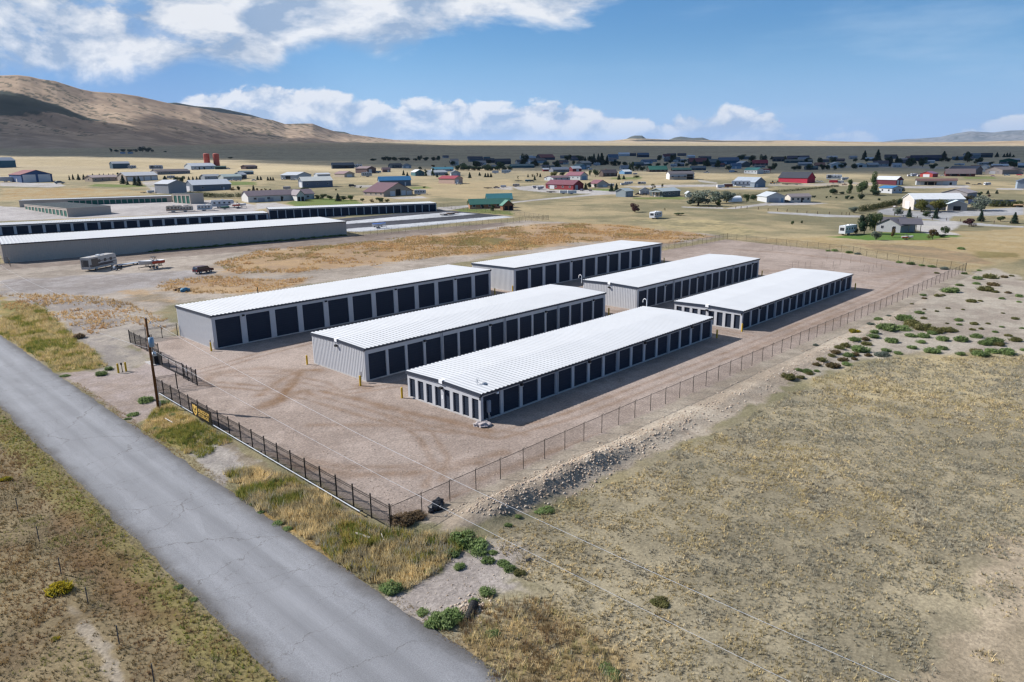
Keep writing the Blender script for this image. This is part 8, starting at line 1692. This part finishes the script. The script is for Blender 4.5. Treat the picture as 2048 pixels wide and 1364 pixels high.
NEAR = [(784, 1179, 46, 'g', 'green weed bush at the road edge left of the pale dirt patch', 1.1), (768, 1176, 30, 'g', 'smaller green weed touching the bush at the road edge', 1), (919, 1137, 28, 'g', 'single round green weed in the middle of the pale dirt patch', 1), (925, 1085, 60, 'g', 'wide green weed at the top of the pale dirt patch, left of its cluster', 1), (952, 1098, 50, 'g', 'green weed in the middle of the cluster above the pale dirt patch', 1), (905, 1110, 36, 'g', 'green weed at the left of the cluster above the pale dirt patch', 1), (975, 1125, 30, 'g', 'green weed below the cluster on the pale dirt patch', .9), (958, 1110, 34, 'g', 'green weed at the lower edge of the cluster', .9), (985, 1108, 22, 'g', 'small green weed right of the cluster', .8), (1007, 1132, 30, 'g', 'green weed left of a pair on the pale dirt patch', .9), (1020, 1142, 28, 'g', 'green weed right of a pair on the pale dirt patch', .9),
        (884, 1246, 56, 'g', 'large green weed beside the culvert pipe, left half', 1.2), (905, 1240, 50, 'g', 'large green weed beside the culvert pipe, right half', 1.3), (862, 1250, 30, 'g', 'bright green weed at the left of the culvert weeds', 1), (845, 1225, 30, 'g', 'low green weed at the road end of the pale dirt patch', .6), (947, 1206, 22, 'g', 'slim green weed above the culvert pipe', 1.2), (975, 1188, 36, 'g', 'green weed on the rusty grass above the culvert', 1), (1040, 1150, 26, 'y', 'yellow green weed at the right of the pale dirt patch', .8), (1093, 1022, 34, 'g', 'green weed at the foot of the gravel bank, left of two', .6), (1078, 1026, 22, 'g', 'small green weed at the foot of the gravel bank', .6), (1016, 1054, 18, 'g', 'tiny green weed below the gravel bank', .8), (1036, 1038, 16, 'g', 'tiny green weed on the gravel bank toe', .8), (857, 1144, 20, 'g', 'small green weed at the upper left of the pale dirt patch', .7), (985, 1270, 30, 'g', 'green weed in the grass right of the culvert', .8), (1320, 1205, 40, 'y', 'greenish weed patch in the dry field between the wires', .5), (1222, 1350, 40, 'g', 'bright green weed at the bottom edge of the dry field', .6), (1210, 1335, 36, 'g', 'green weed near the bottom edge of the dry field', .6),
        (507, 1008, 20, 'g', 'small green weed on the road edge below the tall yellow grass', .7), (556, 1048, 24, 'g', 'green weed on the crumbled road edge, left of two', .7), (575, 1058, 20, 'g', 'green weed on the crumbled road edge, right of two', .7), (522, 1025, 14, 'g', 'tiny green weed on the crumbled road edge', .7),
        (292, 802, 30, 'g', 'grey green bush left of the utility pole', 1.1), (266, 830, 24, 'g', 'green creeping weed where the drive meets the road', .7), (256, 838, 16, 'g', 'flat green weed at the road corner', .5), (347, 832, 18, 'g', 'round green weed right of the utility pole', .9), (310, 860, 26, 'g', 'green weed patch below the utility pole', .6), (420, 882, 26, 'y', 'yellow green weed below the storage sign', .7), (327, 806, 24, 'g', 'green weed at the foot of the utility pole', .7), (203, 750, 26, 'g', 'green weed left of the keypad bollards, nearer the road', .9), (218, 739, 20, 'g', 'green weed left of the keypad bollards, farther from the road', .9), (159, 676, 24, 'd', 'round rust orange tumbleweed in the grass above the drive', 1), (130, 752, 20, 'g', 'low green weed at the end of the road grass', .5),
        (120, 1180, 50, 'f', 'bright yellow flowering bush in the left field', 1.0), (10, 955, 22, 'f', 'yellow flowering bush at the left picture edge', .9), (111, 1276, 18, 'f', 'small yellow flowering bush low in the left field', .7), (356, 1175, 20, 'g', 'dark green weed at the left road edge, upper of two', .7), (386, 1200, 20, 'g', 'dark green weed at the left road edge, lower of two', .7), (805, 1043, 56, 'd', 'large dry tumbleweed caught in the corner of the two fences', .75), (833, 1035, 40, 'd', 'second dry tumbleweed beside the fence corner', .75), (1145, 745, 1, 'g', None, 1)]
for x, y, w, k, lab, hs in NEAR:
    if lab: weed(x, y, w, k, lab, None, hs)
# weeds along the foot of the long tan wall
for i, t in enumerate(np.linspace(.36, .99, 34)):
    q = A_ + (B_ - A_) * t; px_ = q[:2] - nn_ * .9; o = link('weed_bush', WM['g'][i % 3]); s = .9 + .9 * abs(math.sin(i * 1.7)); o.location = gpt(*px_); o.scale = (s * 1.6, s * 1.2, s * .9); o.rotation_euler = (0, 0, i); tag(o, 'dark green weed growing along the foot of the long tan wall', 'bush', 'weeds along the long tan wall')

# grass: tufts as one body, coloured by where they grow
GR = attr_mat('dry_grass_blades', .9, .15, .6, .05, .35)
rg = np.random.default_rng(77)
def tufts(name, x, y, h, nb, col, width=.012, lean=.45, label=None):
    """blades fanning out of each point"""
    n = len(x); z = ground_z(x, y); X = np.repeat(x, nb); Y = np.repeat(y, nb); Zz = np.repeat(z, nb); H = np.repeat(h, nb) * (.6 + .7 * rg.random(n * nb)); a = rg.random(n * nb) * 6.283; r = rg.random(n * nb) * np.repeat(h, nb) * .35
    bx = X + r * np.cos(a); by = Y + r * np.sin(a); a2 = a + rg.normal(size=n * nb) * .8; l = lean * (.4 + rg.random(n * nb)); tx = bx + np.cos(a2) * l * H; ty = by + np.sin(a2) * l * H; tz = Zz + H
    wv = width * (1 + np.repeat(h, nb) * 1.2); p = rg.random(n * nb) * 6.283; wx, wy = np.cos(p) * wv, np.sin(p) * wv
    V = np.stack([np.stack([bx - wx, by - wy, Zz - .02], -1), np.stack([bx + wx, by + wy, Zz - .02], -1), np.stack([tx, ty, tz], -1)], 1).reshape(-1, 3); F = np.arange(len(V)).reshape(-1, 3)
    C = np.repeat(np.repeat(col, nb, 0) * (.75 + .5 * rg.random(n * nb))[:, None], 3, 0); o = link(name, np_mesh(name, V, F, GR, C)); tag(o, label, 'grass', kind='stuff'); return o
def scatter(poly, dens, inner=0.0):
    P = np.array(poly)[:, :2]; x0, y0 = P.min(0); x1, y1 = P.max(0); n = int((x1 - x0) * (y1 - y0) * dens); x = x0 + rg.random(n) * (x1 - x0); y = y0 + rg.random(n) * (y1 - y0); k = poly_sd(x, y, P) + (fbm(x, y, 3, 3, 91) - .5) * 2.0 > inner; return x[k], y[k]
def pick_cols(x, y, cols, sc=2.5, seed=51):
    """clumped choice between several albedos"""
    c = np.array(cols); f = fbm(x, y, sc, 4, seed); f = (np.argsort(np.argsort(f)) / max(1, len(f) - 1)) * .75 + rg.random(len(f)) * .25; return c[np.clip((f * len(c)).astype(int), 0, len(c) - 1)]
G_STRAW = [alb(c, .78) for c in ((150, 145, 130), (150, 138, 108), (180, 164, 124), (130, 120, 96), (194, 176, 136), (120, 113, 98), (168, 162, 146))]
G_RUST = [alb(c, .78) for c in ((176, 156, 116), (190, 170, 126), (160, 144, 108), (148, 140, 98), (204, 186, 144))]
G_BROWN = [alb(c, .82) for c in ((120, 98, 74), (140, 118, 84), (104, 92, 66), (150, 138, 112), (126, 122, 76))]
G_GREEN = [alb(c, .85) for c in ((112, 118, 56), (140, 134, 70), (96, 108, 54), (166, 150, 88))]
FIELD_R = g2([(985, 1085), (1000, 1062), (1150, 1000), (1300, 930), (1560, 800), (1640, 752), (1760, 716), (2060, 712), (2300, 800), (2300, 1700), (1000, 1600), (960, 1364), (900, 1270), (1090, 1190)])
x, y = scatter(FIELD_R, 28.0); D_, X_ = heading(x, y); k = rg.random(len(x)) < np.clip(58 / np.maximum(D_, 20), 0, 1) ** 1.6
sand_ = poly_sd(x, y, g2([(1850, 1210), (1950, 1160), (2048, 1075), (2300, 1000), (2300, 1700), (1740, 1700), (1790, 1364), (1830, 1290)])) + (fbm(x, y, 4, 4, 17) - .5) * 12 > .5; k &= ~(sand_ & ((rg.random(len(x)) < .35) | (fbm(x, y, 3.2, 4, 171) < .52)))
k &= (D_ < 150) & (np.abs(X_) < D_ * .85 + 6); x, y, D_ = x[k], y[k], D_[k]; cl = fbm(x, y, 1.1, 3, 14); k = cl + rg.random(len(x)) * .2 > .46; x, y, D_, cl = x[k], y[k], D_[k], cl[k]
cols_ = pick_cols(x, y, G_STRAW, 3.0); sg = (fbm(x, y, 14, 3, 176) > .55) & (rg.random(len(x)) < .6); cols_[sg] = np.array(alb((158, 153, 136), 1.0))
tufts('dry_grass', x, y, (.09 + .20 * np.maximum(cl - .25, 0) * 2 * rg.random(len(x))) * np.clip(D_ / 60, 1, 1.7), 5, cols_, .022, .55, 'dry straw and sage grass covering the open field on the right')
x, y = scatter(g2([(900, 1262), (960, 1200), (1060, 1195), (1100, 1210), (1250, 1300), (1300, 1480), (1050, 1480), (985, 1370), (930, 1300)]), 16); tufts('tall_grass', x, y, .22 + .34 * rg.random(len(x)) * fbm(x, y, 3, 3, 19) * 1.6, 8, pick_cols(x, y, G_RUST + G_BROWN), .012, .4, 'taller rusty grass right of the road at the bottom')
VERGE = g2([(447, 948), (510, 930), (640, 985), (775, 1062), (860, 1072), (965, 1082), (900, 1110), (870, 1150), (800, 1180), (740, 1160), (600, 1078), (500, 1008)])
x, y = scatter(VERGE, 26); tufts('tall_grass', x, y, .25 + .55 * fbm(x, y, 4, 3, 23) * rg.random(len(x)) + .1, 9, pick_cols(x, y, G_GREEN + G_STRAW[:4] + G_RUST[1:2] + G_STRAW[4:5] + G_RUST[4:], 2.0), .016, .4, 'tall golden weeds on the verge between road and iron fence')
x, y = scatter([(22.9, 76.5), (26.2, 81.8), (28, 82), (28, 66), (26.0, 66), (23.6, 63)], 22); tufts('tall_grass', x, y, .18 + .35 * rg.random(len(x)), 9, pick_cols(x, y, G_GREEN + G_RUST[:2]), .012, .4, 'green gold weeds round the foot of the utility pole')
x, y = scatter([(22.8, 150), (22.9, 107.6), (27.5, 104.5), (29.5, 110), (30, 125), (34, 165)], 13); tufts('tall_grass', x, y, .22 + .4 * rg.random(len(x)), 8, pick_cols(x, y, G_GREEN + G_RUST), .014, .4, 'olive and gold weeds beside the road above the gravel drive')
x, y = scatter([(14.2, 100), (14.2, 18), (-32, 18), (-32, 100)], 18); D_, X_ = heading(x, y); track = poly_sd(x, y, g2([(118, 1195), (142, 1200), (222, 1290), (268, 1385), (230, 1385), (186, 1300)])) > -.1
k = (D_ > 22) & ~(track & (rg.random(len(x)) < .8)); x, y = x[k], y[k]; green = .55 * sst(x + (fbm(x, y, 3, 3, 29) - .5) * 3, 11.6, 13.0); cB = pick_cols(x, y, G_BROWN); cG = pick_cols(x, y, G_GREEN); g_ = (rg.random(len(x)) < green)[:, None]
tufts('dry_grass', x, y, .09 + .20 * fbm(x, y, 2.5, 3, 33) * (.5 + rg.random(len(x))), 6, np.where(g_, cG, cB), .018, .5, 'brown and green grass of the field left of the road')
x, y = scatter([(13.9, 130), (14.9, 130), (14.9, 20), (13.9, 20)], 40, -1.0); k = np.abs(x - 14.2) < .45; tufts('dry_grass', x[k], y[k], .06 + .08 * rg.random(k.sum()), 6, pick_cols(x[k], y[k], [alb((206, 192, 166)), alb((186, 170, 140))]), .011, .7, 'bleached grass fringe along the left road edge')
x, y = scatter([(22.4, 100), (23.4, 100), (23.4, 20), (22.4, 20)], 26, -1.0); k = np.abs(x - 23.0) < .5; tufts('dry_grass', x[k], y[k], .06 + .10 * rg.random(k.sum()), 6, pick_cols(x[k], y[k], [alb((196, 176, 140)), alb((176, 146, 100))]), .011, .7, 'bleached grass fringe along the right road edge')
MID = g2([(425, 528), (520, 500), (700, 487), (850, 470), (1040, 452), (1150, 447), (1250, 452), (1420, 472), (1340, 488), (1200, 482), (1050, 500), (880, 512), (780, 528), (600, 545), (470, 548)])
x, y = scatter(MID, 2.6); k = (fbm(x, y * 1.0, 9, 4, 144) + (fbm(x, y, 2.2, 3, 145) - .5) * .35) > .47; x, y = x[k], y[k]; tufts('rust_weeds', x, y, .2 + .4 * rg.random(len(x)), 7, pick_cols(x, y, [alb(c, 1.0) for c in ((188, 152, 108), (204, 172, 124), (172, 144, 104), (160, 146, 100))], 8), .035, .6, 'rust coloured weeds in the open ground behind the storage buildings')
for poly, lb in ((g2([(0, 588), (110, 588), (240, 598), (330, 640), (330, 658), (250, 650), (190, 668), (110, 655), (0, 612)]), 'rust weeds on the grey ground left of the gate'), (g2([(300, 565), (420, 552), (560, 560), (640, 552), (560, 580), (440, 588), (330, 584)]), 'rust weeds behind the roof of the tallest near building')):
    x, y = scatter(poly, 2.2); k = fbm(x, y, 6, 4, 44) + (fbm(x, y, 1.8, 3, 46) - .5) * .4 > .44; x, y = x[k], y[k]; tufts('rust_weeds', x, y, .25 + .35 * rg.random(len(x)), 7, pick_cols(x, y, [alb(c, 1.0) for c in ((188, 152, 108), (204, 172, 124), (172, 144, 104))], 8), .03, .6, lb)
# stones on the bank and loose gravel
def stones(name, x, y, r, label):
    n = len(x); z = ground_z(x, y); oct_ = np.array([(1, 0, 0), (0, 1, 0), (-1, 0, 0), (0, -1, 0), (0, 0, .8), (0, 0, -.5)]); f8 = np.array([(0, 1, 4), (1, 2, 4), (2, 3, 4), (3, 0, 4), (1, 0, 5), (2, 1, 5), (3, 2, 5), (0, 3, 5)])
    k = oct_[None] * (1 + .5 * (rg.random((n, 6, 1)) - .5)); a = rg.random(n) * 6.28; c, s = np.cos(a)[:, None], np.sin(a)[:, None]; st = .7 + .6 * rg.random((n, 1))
    px, py = k[:, :, 0] * st, k[:, :, 1]; V = np.stack([px * c - py * s, px * s + py * c, k[:, :, 2]], -1) * r[:, None, None] + np.stack([x, y, z], -1)[:, None]; F = (f8[None] + np.arange(n)[:, None, None] * 6).reshape(-1, 3)
    C = np.repeat(np.array([alb((204, 186, 166)), alb((184, 166, 150)), alb((216, 202, 184)), alb((190, 168, 146))])[rg.integers(0, 4, n)], 6, 0); o = link(name, np_mesh(name, V.reshape(-1, 3), F, attr_mat('stone_grey', .95, .2, 4.0), C)); tag(o, label, 'stones', kind='stuff')
x, y = scatter([(32, 39.0), (60, 38.6), (100, 37.6), (130, 36.6), (130, 33.6), (86, 33.0), (60, 32.6), (44, 33.4), (34, 34.6)], 44); D_ = x; k = rg.random(len(x)) < np.clip(np.interp(x, [32, 50, 62, 80, 130], [.95, .8, .35, .16, .12]) * np.where(np.abs(y - np.interp(x, [30, 60, 130], [36.2, 35.4, 34.6])) < 1.3, 1, .35), 0, 1); stones('rubble', x[k], y[k], .035 + .15 * rg.random(k.sum()) ** 4, 'grey stones and clods covering the gravel bank outside the fence')
x, y = scatter([(28.6, 41), (45, 41), (45, 60), (28.8, 80)], 6); stones('loose_gravel', x, y, .02 + .06 * rg.random(len(x)) ** 3, 'loose gravel stones in the near corner of the yard')
x, y = scatter(g2([(775, 1190), (830, 1168), (905, 1120), (1040, 1080), (1080, 1130), (1000, 1160), (940, 1210), (835, 1255)]), 10); stones('loose_gravel', x, y, .02 + .06 * rg.random(len(x)) ** 3, 'loose stones on the pale dirt patch by the road')
p_ = at(940, 1216); x = p_[0] + rg.normal(size=260) * .7; y = p_[1] + rg.normal(size=260) * .5; stones('rubble', x, y, .05 + .12 * rg.random(260) ** 2, 'broken rubble heaped round the culvert pipe')
# ------------------------------------------------------------------ haze: one closed box of thin air around the whole valley
def haze():
    mb = MB(); mb.box(-20000, 45000, -30000, 45000, -60, 1500); m, nt, p = new_mat('haze_air'); o = [n for n in nt.nodes if n.type == 'OUTPUT_MATERIAL'][0]; nt.nodes.remove(p)
    v = nt.nodes.new('ShaderNodeVolumePrincipled'); v.inputs['Color'].default_value = (.55, .72, 1.0, 1); v.inputs['Density'].default_value = 1.6e-5; v.inputs['Anisotropy'].default_value = .2
    nt.links.new(v.outputs[0], o.inputs['Volume']); h = mb.build('haze', m); tag(h, kind='stuff')
haze()
scene.cycles.volume_bounces = 0; scene.cycles.max_bounces = 5; scene.cycles.diffuse_bounces = 3; scene.cycles.transparent_max_bounces = 16; scene.cycles.filter_width = 1.35; scene.cycles.use_denoising = True; scene.cycles.denoising_input_passes = 'RGB_ALBEDO_NORMAL'; scene.cycles.denoising_prefilter = 'ACCURATE'
